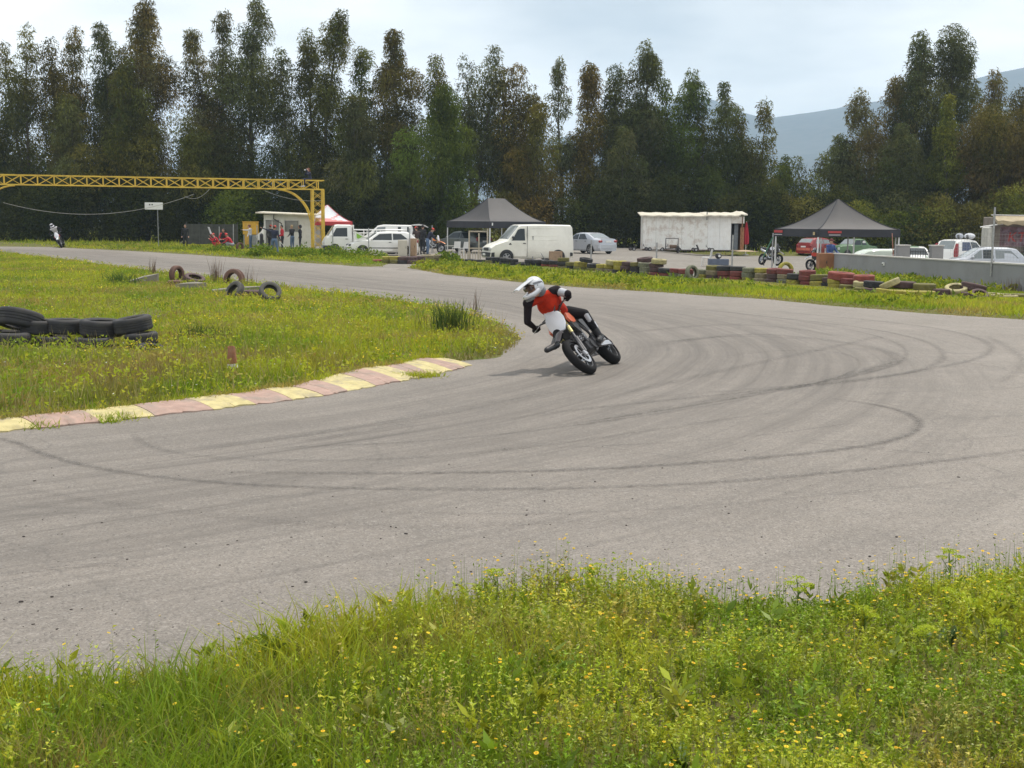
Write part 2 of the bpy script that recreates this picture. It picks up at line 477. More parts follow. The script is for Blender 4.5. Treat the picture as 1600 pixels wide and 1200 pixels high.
def region_mesh(name, poly, cell, zfun, material, uvfun=None, margin=0.0):
    xs = [p[0] for p in poly]; ys = [p[1] for p in poly]
    X = np.arange(min(xs) - cell, max(xs) + 2 * cell, cell); Y = np.arange(min(ys) - cell, max(ys) + 2 * cell, cell)
    gx, gy = np.meshgrid(X, Y, indexing='ij')
    ins = inside(poly, gx, gy)
    d, _ = dist_to(poly, gx, gy); sd = np.where(ins, d, -d)
    z = zfun(gx, gy, sd)
    keep = sd > -max(margin, cell * 1.2)
    idx = np.arange(gx.size).reshape(gx.shape)
    ck = keep[:-1, :-1] & keep[1:, :-1] & keep[1:, 1:] & keep[:-1, 1:]
    Fq = np.stack([idx[:-1, :-1][ck], idx[1:, :-1][ck], idx[1:, 1:][ck], idx[:-1, 1:][ck]], 1)
    used = np.unique(Fq); remap = np.full(gx.size, -1); remap[used] = np.arange(len(used))
    V = np.stack([gx.ravel(), gy.ravel(), z.ravel()], 1)[used]; Fq = remap[Fq]
    o = arrays_mesh(name, V, Fq, None, material)
    if uvfun is not None:
        u, v = uvfun(V[:, 0], V[:, 1])
        uv = o.data.uv_layers.new(name='UVMap')
        li = Fq.ravel()
        uv.data.foreach_set('uv', np.stack([u[li], v[li]], 1).astype(np.float32).ravel())
    o.data.polygons.foreach_set('use_smooth', [True] * len(o.data.polygons))
    return o

# big ground sheet to the horizon
gm = bpy.data.meshes.new('ground')
gm.from_pydata([(-7000, -160, -.6), (7000, -160, -.6), (7000, 6700, -.6), (-7000, 6700, -.6)], [], [(0, 1, 2, 3)])
gm.materials.append(M_EARTH)
tag(link('ground', gm), 'flat open land around the race track', kind='structure')

inf_poly = poly_px(INF_TOP) + [tuple(p[:2]) for p in reversed(kerb_out)] + [tuple(G(-600, 735)[:2])]
inf_line = smooth_line(inf_poly, 1)
far_line = poly_px(TRACK_FAR)
asph_poly = [tuple(G(x, y - (5 if x < 560 else 9))[:2]) for x, y in TRACK_FAR] + [(45, 3.0), (-40, 3.0), (-48, 60)]
def asph_uv(x, y):
    d, s = dist_to(inf_line, x, y); return s, d
tag(region_mesh('race_track', asph_poly, .5, lambda x, y, d: np.zeros_like(x), asphalt_mat(), asph_uv), 'worn pale grey asphalt of the race track bend', kind='structure')

def pad_z(x, y):
    t = np.clip((np.asarray(x, float) - 9.5) / 5.0, 0, 1); return .004 - .35 * t * t * (3 - 2 * t)
pad_poly = poly_px([(600, 402), (640, 421), (660, 416), (720, 408), (800, 414), (900, 421), (1000, 428), (1100, 435), (1200, 440), (1300, 430), (1600, 461), (2000, 510)]) + [(75, 45), (75, 106), (-2, 112), (-22, 101), (-20, 84)]
tag(region_mesh('paddock', pad_poly, 1.0, lambda x, y, d: pad_z(x, y), M_GRAVEL), 'pale gravel paddock behind the tyre wall', kind='structure')

inf_in = poly_px(INF_TOP) + [tuple(p[:2]) for p in reversed(kerb_in)] + [tuple(G(-600, 715)[:2])]
def mound(h, k, seed):
    def f(x, y, d):
        d = d + (vnoise(x, y, 1.1, 3) - .5) * .5
        return np.clip(d * k, -.05, h) + np.where(d > .2, (vnoise(x + seed, y, 2.5) - .5) * h * .7, 0) - .012
    return f
inf_z = mound(.10, .16, 0)
tag(region_mesh('infield', inf_in, .22, inf_z, M_TURF), 'weedy green infield inside the bend', kind='structure')
strip_a = poly_px([(-250, 375), (0, 381), (110, 388), (200, 392), (300, 398), (400, 405), (480, 411), (560, 416.5), (600, 417), (622, 406), (520, 392), (400, 384), (200, 376), (0, 371), (-250, 364)])
strip_b = poly_px([(636, 419), (700, 430), (800, 440), (900, 449), (1000, 455), (1100, 462), (1200, 468), (1300, 478), (1400, 486), (1500, 494), (1600, 500), (1800, 515), (2100, 545), (2100, 505), (1600, 458), (1300, 426.5), (1200, 439), (1100, 434), (1000, 427), (900, 420), (800, 412), (720, 406), (665, 410)])
stz = mound(.08, .16, 40)
tag(region_mesh('verge', strip_a, .5, stz, M_TURF), 'grass verge along the far straight', kind='structure')
tag(region_mesh('verge', strip_b, .25, stz, M_TURF), 'grass verge in front of the tyre wall', kind='structure')
back_poly = [(-90, 92), (-24, 92), (-24, 103), (0, 113), (12, 111), (17, 99), (75, 96), (75, 190), (-90, 190)]
tag(region_mesh('tree_belt_ground', back_poly, 2.0, lambda x, y, d: np.clip(d * .1, -.05, .12) - np.where(x > 10, .33 * np.clip((x - 10) / 4, 0, 1), 0), M_TURF), 'rough grass under the row of trees', kind='structure')
fore_poly = poly_px([(-350, 1090), (0, 1080), (120, 1074), (250, 1064), (350, 1035), (450, 1003), (560, 976), (650, 958), (740, 942), (830, 934), (1000, 934), (1120, 942), (1250, 956), (1330, 946), (1400, 926), (1500, 912), (1600, 902), (1750, 888), (2000, 868)]) + [(9, 2.2), (-6, 2.2)]
fore_z = mound(.07, .2, 80)
tag(region_mesh('roadside_bank', fore_poly, .08, fore_z, M_TURF), 'overgrown near bank beside the track', kind='structure')

# ------------------------------------------------------------------ kerb: one block each
def kerb_mat(name, col):
    return mat(name, col, .9, var=.16, scale=9, bump=.5, dirt=(.25, .215, .18), dirt_amt=.85, dirt_scale=3.1)
M_KY, M_KP = kerb_mat('kerb_yellow', (.50, .43, .21)), kerb_mat('kerb_pink', (.375, .255, .21))
kerb = thing('kerb', None, None); tag(kerb, 'kerb of worn yellow and pink concrete blocks', kind='structure')
for i in range(len(KERB) - 1):
    a0, b0, a1, b1 = kerb_out[i], kerb_in[i], kerb_out[i + 1], kerb_in[i + 1]
    e = (a1 - a0).normalized() * .003; rows = []
    h0, h1 = .010 + .003 * (i % 3), .078 + .004 * ((i * 7) % 3)
    nseg = 5
    mb = MB()
    top = []
    for k in range(nseg + 1):
        t = k / nseg
        p0, p1 = a0.lerp(b0, t), a1.lerp(b1, t)
        z = h0 + (h1 - h0) * math.sin(t * math.pi / 2) ** .8
        top.append((p0 + e + Vector((0, 0, z)), p1 - e + Vector((0, 0, z))))
    prof0 = [top[0][0] * 1, *[t[0] for t in top], top[-1][0] * 1]
    ring0 = [Vector((top[0][0].x, top[0][0].y, -.03))] + [t[0] for t in top] + [Vector((top[-1][0].x, top[-1][0].y, -.03))]
    ring1 = [Vector((top[0][1].x, top[0][1].y, -.03))] + [t[1] for t in top] + [Vector((top[-1][1].x, top[-1][1].y, -.03))]
    cuts = (0, .16, .33, .48, .50, .52, .68, .84, 1); rings = []
    for c in cuts:
        rg = [p.lerp(q, c) for p, q in zip(ring0, ring1)]; jj = (b0 - a0).normalized() * random.uniform(-.02, .07) if 0 < c < 1 else Vector((0, 0, 0))
        rg[0] = rg[0] + jj; rg[1] = rg[1] + jj; dz = Vector((0, 0, random.uniform(-.005, .005)))
        rings.append([r_ + (dz if 0 < n_ < len(rg) - 1 else Vector((0, 0, 0))) for n_, r_ in enumerate(rg)])
    mb.loft(rings)
    mb.build('kerb_block', M_KP if i % 2 == 0 else M_KY, kerb, 25, 'worn pink block' if i % 2 == 0 else 'worn yellow block')

# ------------------------------------------------------------------ tyre marks: thin rubber films lying on the asphalt
def rubber_mat():
    m, nt, N, L, out = _nt('rubber_film')
    b = N.new('ShaderNodeBsdfPrincipled'); b.inputs['Base Color'].default_value = (.055, .05, .047, 1); b.inputs['Roughness'].default_value = .8
    t = N.new('ShaderNodeBsdfTransparent'); mx = N.new('ShaderNodeMixShader')
    uv = N.new('ShaderNodeUVMap'); sep = N.new('ShaderNodeSeparateXYZ'); L.new(uv.outputs[0], sep.inputs[0])
    r = N.new('ShaderNodeValToRGB')
    for e, (p, c) in zip([r.color_ramp.elements[0], r.color_ramp.elements[1], r.color_ramp.elements.new(.5)], ((0, 0), (1, 0), (.5, 1))): pass
    r.color_ramp.elements[0].color = (0, 0, 0, 1); r.color_ramp.elements[1].color = (.8, .8, .8, 1); r.color_ramp.elements[2].color = (0, 0, 0, 1)
    r.color_ramp.elements[2].position = 1.0
    L.new(sep.outputs[1], r.inputs[0])
    tc = N.new('ShaderNodeTexCoord'); n = N.new('ShaderNodeTexNoise'); n.inputs['Scale'].default_value = 14; n.inputs['Detail'].default_value = 6; n.inputs['Roughness'].default_value = .8
    L.new(tc.outputs['Object'], n.inputs['Vector'])
    r2 = N.new('ShaderNodeValToRGB'); r2.color_ramp.elements[0].position = .38; r2.color_ramp.elements[1].position = .68; L.new(n.outputs[0], r2.inputs[0])
    mu = N.new('ShaderNodeMath'); mu.operation = 'MULTIPLY'; L.new(r.outputs[0], mu.inputs[0]); L.new(r2.outputs[0], mu.inputs[1])
    mu2 = N.new('ShaderNodeMath'); mu2.operation = 'MULTIPLY'; L.new(mu.outputs[0], mu2.inputs[0]); L.new(sep.outputs[0], mu2.inputs[1])
    L.new(mu2.outputs[0], mx.inputs[0]); L.new(t.outputs[0], mx.inputs[1]); L.new(b.outputs[0], mx.inputs[2]); L.new(mx.outputs[0], out.inputs['Surface'])
    return m
MARKS = [([(1100, 560), (1240, 545), (1330, 552), (1350, 575), (1280, 600), (1100, 632), (860, 668)], .12, .5), ([(420, 700), (700, 690), (980, 655), (1180, 622)], .10, .5), ([(860, 700), (1120, 690), (1330, 662)], .08, .45), ([(1060, 480), (1250, 500), (1400, 530), (1425, 560), (1360, 585), (1160, 618)], .12, .5), ([(640, 470), (800, 480), (960, 492), (1120, 512)], .1, .4), ([(560, 800), (900, 806), (1250, 780), (1600, 742)], .1, .3), ([(980, 520), (1120, 506), (1240, 512), (1320, 528)], .35, .45), ([(1020, 536), (1150, 524), (1260, 530)], .3, .4),
         ([(-60, 675), (20, 688), (75, 715), (200, 742), (400, 760), (640, 766), (900, 764), (1100, 756), (1300, 740), (1500, 718), (1700, 690)], .16, .75),
         ([(300, 738), (600, 741), (900, 736), (1150, 720), (1330, 702), (1415, 685), (1441, 664), (1425, 648), (1380, 634), (1290, 622)], .17, .9),
         ([(1240, 691), (1500, 713)], .07, .55),
         ([(760, 660), (900, 640), (1200, 610), (1380, 592), (1465, 572), (1478, 550), (1440, 530), (1350, 512), (1200, 495), (1000, 475)], .20, .55),
         ([(1000, 622), (1300, 600), (1480, 574), (1555, 552), (1540, 530), (1450, 510), (1300, 495), (1150, 482)], .22, .55),
         ([(1560, 600), (1600, 575), (1590, 550), (1540, 525)], .25, .4),
         ([(205, 675), (225, 698), (330, 718), (560, 722), (800, 705), (1050, 668), (1250, 640)], .14, .45),
         ([(950, 620), (1150, 575), (1290, 545), (1380, 525)], .3, .4), ([(900, 665), (1100, 628), (1300, 596), (1420, 560)], .35, .45),
         ([(1000, 545), (1150, 520), (1290, 530), (1390, 548), (1400, 568), (1320, 590)], .4, .45),
         ([(100, 399), (300, 418), (500, 437), (700, 458), (800, 470)], .15, .7), ([(160, 401), (350, 420), (560, 440), (760, 452), (900, 470)], .15, .6),
         ([(250, 410), (480, 430), (700, 446), (860, 456), (1000, 468)], .2, .6), ([(60, 392), (300, 409), (520, 428), (700, 440), (860, 452)], .15, .5),
         ([(440, 440), (600, 452), (760, 470), (830, 486)], .15, .6), ([(780, 690), (1000, 705), (1180, 740)], .06, .4), ([(0, 900), (120, 885), (200, 884)], .07, .6),
         ([(1270, 690), (1420, 694), (1600, 682)], .08, .4), ([(0, 760), (250, 800), (600, 830), (1000, 810)], .2, .3), ([(480, 690), (700, 650), (860, 612)], .25, .4), ([(300, 705), (560, 670), (780, 625)], .3, .4)]
mv, mf, muv = [], [], []
for k, (pts, w0, strength) in enumerate(MARKS):
    line = smooth_line([tuple(G(x, y)[:2]) for x, y in pts], 3)
    n = len(line); zt = .004 + .0004 * k
    for i, p in enumerate(line):
        p = np.array(p); t = np.array(line[min(i + 1, n - 1)]) - np.array(line[max(i - 1, 0)]); t /= np.linalg.norm(t) + 1e-9
        s = np.array([-t[1], t[0]]); w = w0 * .62; fade = strength * min(1, min(i, n - 1 - i) / (n * .15))
        for side, v in ((-1, 0), (0, .5), (1, 1)):
            q = p + s * side * w * .75
            mv.append((q[0], q[1], zt)); muv.append((fade, v))
        if i:
            o = len(mv) - 6
            mf += [(o, o + 1, o + 4, o + 3), (o + 1, o + 2, o + 5, o + 4)]
me = bpy.data.meshes.new('tyre_marks'); me.from_pydata(mv, [], mf); me.materials.append(rubber_mat())
uvl = me.uv_layers.new(name='UVMap')
for lp in me.loops: uvl.data[lp.index].uv = muv[lp.vertex_index]
tag(link('tyre_marks', me), 'dark curved tyre marks across the asphalt', kind='stuff')

# grit and clods on the asphalt
grit = MB()
for i in range(420):
    px, py = random.uniform(-20, 1620), 690 + 330 * random.random() ** .8
    p = G(px, py)
    if inside(fore_poly, np.array([p.x]), np.array([p.y]))[0]: continue
    s = random.choice([.0025, .003, .003, .004, .004, .005, .006, .009]) * random.uniform(.7, 1.3)
    grit.ell((p.x, p.y, s * .3), (s * random.uniform(.8, 1.8), s, s * .55), Matrix.Rotation(random.uniform(0, 3), 3, 'Z'), n=6, m=3)
tag(grit.build('grit', mat('grit', (.055, .045, .04), .9, var=.6, scale=1.5), None, 60), 'scattered dark grit and rubber crumbs on the asphalt', kind='stuff')

# ------------------------------------------------------------------ hills and haze
def hill_mesh():
    az_px = np.linspace(-1400, 3000, 300)
    RX = np.array([-1400, -300, 200, 480, 620, 734, 800, 872, 930, 1000, 1060, 1097, 1125, 1160, 1200, 1250, 1310, 1345, 1400, 1450, 1520, 1600, 1750, 2000, 2600, 3000])
    RY = np.array([270, 285, 262, 250, 238, 228, 222, 216, 210, 180, 160, 151, 160, 176, 184, 178, 171, 162, 150, 140, 126, 104, 80, 90, 160, 210])
    ry = np.interp(az_px, RX, RY) + (vnoise(az_px, az_px * 0, 60, 4) - .5) * 7
    rr = np.concatenate([np.linspace(2200, 4000, 24), np.linspace(4100, 5400, 10)])
    V = []; nA, nR = len(az_px), len(rr)
    for i, (ap, yy) in enumerate(zip(az_px, ry)):
        d = ray(ap, yy); h = math.hypot(d.x, d.y)
        top = CH + d.z / h * 4000; dx, dy = d.x / h, d.y / h
        for r_ in rr:
            t = np.clip((r_ - 2200) / 1800, 0, 1) if r_ <= 4000 else max(0, 1 - (r_ - 4000) / 2200)
            z = -2 + (top + 2) * (t ** 1.15)
            nz = (vnoise(np.array(dx * r_), np.array(dy * r_), 420, 5) - .5) * 110 * (t * (1 - t) * 3)
            V.append((dx * r_, dy * r_, z + nz))
    idx = np.arange(nA * nR).reshape(nA, nR)
    Fq = np.stack([idx[:-1, :-1].ravel(), idx[:-1, 1:].ravel(), idx[1:, 1:].ravel(), idx[1:, :-1].ravel()], 1)
    o = arrays_mesh('hills', np.array(V), Fq, None, soil_mat('hill_scrub', (.035, .045, .045), (.06, .066, .06), (.08, .08, .075), .006, .03))
    o.data.polygons.foreach_set('use_smooth', [True] * len(o.data.polygons))
    return o
tag(hill_mesh(), 'blue hazy hills on the horizon', kind='structure')
HAZE_D = 0.00023
hz = MB().box((0, 3250, 270), (14400, 6900, 543))
hm, nt, N, L, out = _nt('haze_air')
pv = N.new('ShaderNodeVolumePrincipled')
pv.inputs['Density'].default_value = HAZE_D; pv.inputs['Color'].default_value = (.60, .79, 1.0, 1); pv.inputs['Anisotropy'].default_value = 0.0
L.new(pv.outputs[0], out.inputs['Volume'])
tag(hz.build('haze', hm, None, 0), 'thin blue haze filling the air over the valley', kind='stuff')

# ------------------------------------------------------------------ trees
M_BARK = mat('bark', (.10, .085, .065), .9, var=.45, scale=3, bump=.4)
TONES = {'dark': (.070, .082, .018), 'olive': (.128, .122, .024), 'brown': (.150, .115, .030), 'grey': (.112, .120, .046), 'green': (.088, .118, .017), 'lime': (.150, .165, .024)}
def make_tree(label, px, top, tone, wpx, Y=112, base_t=.10, tips=1, sparse=1.0, group=None, lean=0.0, tone2=None, name='eucalyptus_tree', wmin=.10, cat='tree', seed=None, zbase=-.1, bushy=False):
    g = np.random.default_rng(int(px * 13 + top * 7) if seed is None else seed)
    x0 = XatY(px, Y, 4.0); H = W(px, top, Y).z - zbase
    Rm = wpx * Y / F / 2 * 1.26
    root = thing(name, label, cat, (x0, Y, zbase), group=group)
    # leaders
    L_ = []
    for k in range(tips):
        off = 0 if tips == 1 else (k / (tips - 1) - .5) * Rm * 1.0
        L_.append((off + lean * H * .1, g.uniform(-.4, .4) * Rm, 1.0 if k == tips // 2 or tips == 1 else g.uniform(.88, .97), Rm / (1 if tips == 1 else tips * .62)))
    def axis(l, t): # point on a leader at height fraction t
        k = max(0, (t - .15) / .85)
        return np.array([l[0] * k, l[1] * k, t * l[2] * H]) + np.array([math.sin(t * 5 + px) * .25, math.cos(t * 4 + px) * .2, 0]) * (t > .05)
    tr = MB()
    for l in L_:
        pts = [axis(l, t) for t in (0, .08, .2, .35, .5, .65, .8, .92)]
        r0 = .012 * H
        tr.tube([tuple(p) for p in pts], [r0 * 1.3, r0, r0 * .85, r0 * .7, r0 * .55, r0 * .4, r0 * .25, r0 * .1], 7)
    C, Rc, T = [], [], []
    n_cl = int((44 if not bushy else 30) * (H / 18) * (Rm / 1.8) ** .8 * sparse) + 12
    c1, c2 = np.array(TONES[tone]) * (.7 if bushy and tone == 'dark' else 1), np.array(TONES[tone2 or tone])
    for i in range(n_cl):
        l = L_[i % tips]; t = base_t + (1 - base_t) * (g.random() ** (.85 if not bushy else .7))
        u = (t - base_t) / (1 - base_t)
        if bushy: prof = math.sqrt(max(0, 1 - (u * 1.02 - .25) ** 2 * 1.25))
        else: prof = wmin + (1 - wmin) * min(1, (1 - u) * 2.0) ** .85 * min(1, .5 + u * 2.2) * (.82 + .3 * math.sin(u * 19 + px + 2.1 * (i % tips)))
        a = g.uniform(0, 2 * np.pi); rad = l[3] * prof * math.sqrt(g.random()) * .95
        p = axis(l, t) + np.array([math.cos(a) * rad, math.sin(a) * rad, 0])
        cr = (.42 + .85 * prof * g.uniform(.55, 1.5)) * (Rm / 1.9) ** .5
        C.append(p); Rc.append(cr)
        mixf = np.clip(g.normal(.35 + .3 * (u > .6), .3), 0, 1) if tone2 else 0
        T.append((c1 * (1 - mixf) + c2 * mixf) * g.uniform(.6, 1.45) * np.array([g.uniform(.9, 1.12), 1, g.uniform(.85, 1.15)]))
        if rad > .5 and i % 3 == 0:
            q = axis(l, max(.04, t - .10 - .04 * rad)); m_ = (q + p) / 2 + np.array([0, 0, -.15])
            tr.tube([tuple(q), tuple(m_), tuple(p)], [.045 + .012 * rad, .03, .012], 5, cap=False)
    tr.build('trunk', M_BARK, root, 60)
    C = np.array(C); Rc = np.array(Rc); T = np.array(T)
    per = (Rc ** 2 * 285 * (.8 if sparse < 1 else 1)).astype(int) + 20
    own = np.repeat(np.arange(len(C)), per); n = len(own)
    d = unit(g.normal(size=(n, 3))) * (g.random(n) ** (1 / 3.6))[:, None]
    P = C[own] + d * Rc[own][:, None] * np.array([.9, .9, 1.05]) + np.array([0, 0, -1]) * (np.abs(g.normal(0, .35, n)) * (d[:, 2] < .2))[:, None]
    P[:, 2] = np.maximum(P[:, 2], .1)
    if bushy: D = d + g.normal(size=(n, 3)) * .8
    else: D = d * .5 + g.normal(size=(n, 3)) * .45 + np.array([0, 0, -.75])
    tint = T[own] * g.uniform(.7, 1.4, n)[:, None]
    V, Fq, TT = leaves3(P, D, g.uniform(.18, .38, n) * (1 if not bushy else .75), g.uniform(.06, .11, n) * (1 if not bushy else 1.5), tint, g)
    arrays_mesh('crown', V, Fq, TT, FOL(), root)
    return root
TR = 'eucalyptus trees in the windbreak row'
TREES = [
 ('tall thin twin-tipped eucalyptus at the far left edge of the row', 38, 46, 'grey', 66, dict(tips=2, tone2='olive')),
 ('grey-green eucalyptus with brown shoots second from the left edge', 108, 50, 'dark', 76, dict(tips=2, tone2='brown')),
 ('dark slim eucalyptus just left of the tallest left-hand tree', 168, 36, 'dark', 62, dict(tone2='grey')),
 ('tallest broad eucalyptus of the left clump with brownish top', 228, 2, 'grey', 92, dict(tone2='brown')),
 ('small olive eucalyptus standing low before the left clump', 112, 150, 'olive', 66, dict(Y=108, tone2='grey')),
 ('lower olive eucalyptus leaning before the tallest left-hand tree', 206, 92, 'olive', 64, dict(Y=109, tone2='dark')),
 ('brownish broad eucalyptus left of the tree touching the top edge', 332, 28, 'brown', 84, dict(tips=2, tone2='grey')),
 ('tall open eucalyptus touching the top edge above the yellow gantry', 398, 0, 'dark', 92, dict(tone2='grey', sparse=.85)),
 ('narrow grey eucalyptus on the right shoulder of the tallest gantry tree', 446, 58, 'grey', 44, dict(sparse=.8)),
 ('tall eucalyptus above the right post of the yellow gantry', 505, 17, 'dark', 84, dict(tips=2, tone2='olive')),
 ('yellowish slim eucalyptus right of the gantry post tree', 562, 64, 'olive', 56, dict(tone2='green')),
 ('dense dark eucalyptus with a pointed brown tip over the white truck', 622, 56, 'dark', 72, dict(tone2='brown')),
 ('thin pale green eucalyptus behind the round bushy one', 684, 84, 'green', 50, dict(sparse=.8, tone2='olive')),
 ('round bushy bright green eucalyptus left of the first black tent', 693, 146, 'green', 88, dict(Y=107, wmin=.2, base_t=.04)),
 ('open dark eucalyptus with bare lower limbs above the first black tent', 745, 78, 'dark', 76, dict(tips=2, base_t=.34, sparse=.8, tone2='grey')),
 ('flat-topped yellow-green eucalyptus above the white van', 806, 108, 'olive', 76, dict(tips=3, tone2='brown', wmin=.3)),
 ('slender single-stemmed eucalyptus with thin crown above the van', 874, 95, 'grey', 40, dict(base_t=.3, sparse=.75)),
 ('reddish-tipped eucalyptus above the silver sedan', 914, 102, 'olive', 62, dict(tone2='brown')),
 ('grey-green eucalyptus left of the tall pair over the white shed', 958, 96, 'grey', 60, dict(tone2='dark', base_t=.16)),
 ('tall pointed eucalyptus above the left end of the white shed', 1003, 64, 'grey', 66, dict(tone2='dark')),
 ('dark eucalyptus with two blunt tips over the middle of the shed', 1052, 110, 'dark', 74, dict(tips=2, tone2='green')),
 ('small thin eucalyptus with see-through base over the shed', 1092, 150, 'dark', 46, dict(base_t=.2, sparse=.7)),
 ('green pointed eucalyptus above the right end of the shed', 1130, 136, 'green', 56, dict(tone2='grey')),
 ('rounded dark eucalyptus closing the middle row before the hill gap', 1175, 160, 'dark', 66, dict(tips=2, tone2='olive')),
 ('low pale eucalyptus in the gap below the blue hill', 1222, 248, 'lime', 48, dict(tone2='green', base_t=.05)),
 ('thin low eucalyptus on the right side of the hill gap', 1262, 234, 'green', 62, dict(tips=2, tone2='grey', base_t=.05, sparse=.8)),
 ('medium dark eucalyptus at the left foot of the right clump', 1312, 214, 'dark', 78, dict(tone2='grey', base_t=.05)),
 ('brown-flecked eucalyptus left of the twin spires', 1368, 124, 'grey', 84, dict(tips=2, tone2='brown')),
 ('left of the two tall eucalyptus spires at the right', 1428, 58, 'dark', 78, dict(tone2='grey')),
 ('tallest eucalyptus spire at the right with a needle tip', 1480, 34, 'dark', 88, dict(tone2='grey')),
 ('bright green young eucalyptus in front of the twin spires', 1478, 150, 'lime', 34, dict(Y=108, base_t=.35)),
 ('grey pointed eucalyptus between the spire and the brown tree', 1542, 112, 'grey', 60, dict(tone2='brown')),
 ('broad brownish eucalyptus at the right edge of the row', 1565, 140, 'brown', 112, dict(Y=108, tips=2, tone2='olive', wmin=.25)),
 ('dark eucalyptus cut by the right edge of the picture', 1622, 120, 'dark', 90, dict(tone2='brown')),
 ('dark eucalyptus cut by the left edge of the picture', -22, 130, 'dark', 70, dict(tone2='olive')),
 ('low dark eucalyptus filling the row behind the gantry beam', 300, 190, 'dark', 70, dict(Y=108, tone2='olive')),
 ('short dark eucalyptus before the gantry post tree', 560, 150, 'dark', 64, dict(Y=108, tone2='grey')),
 ('short dense eucalyptus above the open hatchback', 640, 215, 'green', 60, dict(Y=108, tone2='dark')),
 ('low brown eucalyptus behind the white van roof', 838, 165, 'brown', 66, dict(Y=109, tone2='olive', base_t=.06)),
 ('short dark eucalyptus before the row behind the shed roof', 975, 205, 'dark', 62, dict(Y=109, tone2='grey')),
 ('short green eucalyptus behind the right corner of the shed', 1108, 245, 'green', 66, dict(Y=110, tone2='dark')),
 ('dark lower eucalyptus filling below the twin spires', 1405, 200, 'dark', 90, dict(Y=108, tone2='grey')),
]
for lab, px, top, tone, w, kw in TREES:
    make_tree(lab, px, top, tone, w, group=TR, **kw)
BU = 'dark bushes under the tree row'
for lab, px, top, tone, w, kw in [
 ('dark bush under the trees at the far left edge', 30, 268, 'dark', 120, {}), ('dark bush behind the far rider', 120, 262, 'dark', 120, {}), ('dark bush left of the white sign board', 205, 275, 'dark', 110, {}),
 ('dark bush right of the white sign board', 285, 272, 'dark', 110, {}), ('dark green bush behind the red-clothed marshals', 365, 285, 'green', 110, {}), ('dark bush behind the white booth', 445, 278, 'dark', 110, {}),
 ('dark bush behind the red and white tent', 530, 285, 'dark', 110, {}), ('dark bush behind the people-carrier with open tailgate', 610, 280, 'dark', 110, {}), ('dark bush left of the first black tent', 680, 295, 'dark', 90, {}),
 ('yellowish scrub bush behind the first black tent', 775, 300, 'olive', 90, dict(sparse=.7)), ('brown scrub bush behind the white van', 850, 305, 'brown', 80, dict(sparse=.8)), ('dark bush behind the silver sedan', 925, 280, 'dark', 90, {}),
 ('dark bush behind the left half of the shed', 1020, 270, 'dark', 110, {}), ('dark bush behind the right half of the shed', 1110, 290, 'dark', 100, {}), ('dark bush behind the closed red parasol', 1185, 285, 'dark', 90, {}),
 ('olive bush behind the left of the second black tent', 1250, 300, 'olive', 90, {}), ('leafy yellow-green bush right of the second tent peak', 1350, 305, 'lime', 80, dict(Y=106)), ('dark bush above the second tent', 1300, 285, 'dark', 90, {}),
 ('dark rounded bush right of the second black tent', 1415, 318, 'green', 90, dict(Y=105)), ('leafy olive bush below the twin spires', 1455, 300, 'olive', 90, dict(Y=106)), ('olive bush left of the shelter truck', 1510, 312, 'olive', 80, dict(Y=104)),
 ('bright leafy bush above the shelter truck', 1570, 290, 'lime', 100, dict(Y=106)), ('dark bush cut by the right picture edge', 1630, 270, 'dark', 100, {})]:
    k = dict(Y=109); k.update(kw); top += 22
    make_tree(lab, px, top, tone, w, base_t=.0, group=BU, name='bush', cat='bush', bushy=True, wmin=.5, **k)

# ------------------------------------------------------------------ grass, weeds and flowers
GP = {k: np.array(v) for k, v in dict(green=(.195, .280, .018), lime=(.365, .395, .028), dry=(.37, .275, .090), dark=(.07, .13, .014), brown=(.24, .16, .07), straw=(.45, .38, .17)).items()}
def sample(poly, n, fall=None, g=rng):
    xs = [p[0] for p in poly]; ys = [p[1] for p in poly]
    out = []; got = 0
    while got < n:
        x = g.uniform(min(xs), max(xs), n * 3); y = g.uniform(min(ys), max(ys), n * 3)
        k = inside(poly, x, y)
        if fall is not None: k &= g.random(n * 3) < fall(x, y)
        # leave out what lies far outside the view to either side
        k &= np.abs(x) < .47 * y + 2.5
        out.append(np.stack([x[k], y[k]], 1)); got += k.sum()
    return np.concatenate(out)[:n]
def on(poly, xy, zf):
    ins = inside(poly, xy[:, 0], xy[:, 1]); d, _ = dist_to(poly, xy[:, 0], xy[:, 1])
    z = zf(xy[:, 0], xy[:, 1], np.where(ins, d, -d))
    return np.column_stack([xy, z - .01]), np.where(ins, d, -d)
def grass_tint(x, y, g, patch=2.5, dry=.35):
    a = vnoise(x, y, patch, 3); b = vnoise(x + 50, y + 20, patch * .7, 3); n = len(x)
    t = GP['green'][None] * np.ones((n, 1))
    w = np.clip((a - .36) * 5, 0, 1)[:, None]; t = t * (1 - w) + GP['lime'] * w
    w = np.clip((b - (.75 - dry * .6)) * 6, 0, 1)[:, None] * .75; t = t * (1 - w) + GP['dry'] * w
    return t * g.uniform(.7, 1.35, (n, 1)) * np.concatenate([g.uniform(.88, 1.14, (n, 1)), np.ones((n, 1)), g.uniform(.8, 1.2, (n, 1))], 1)
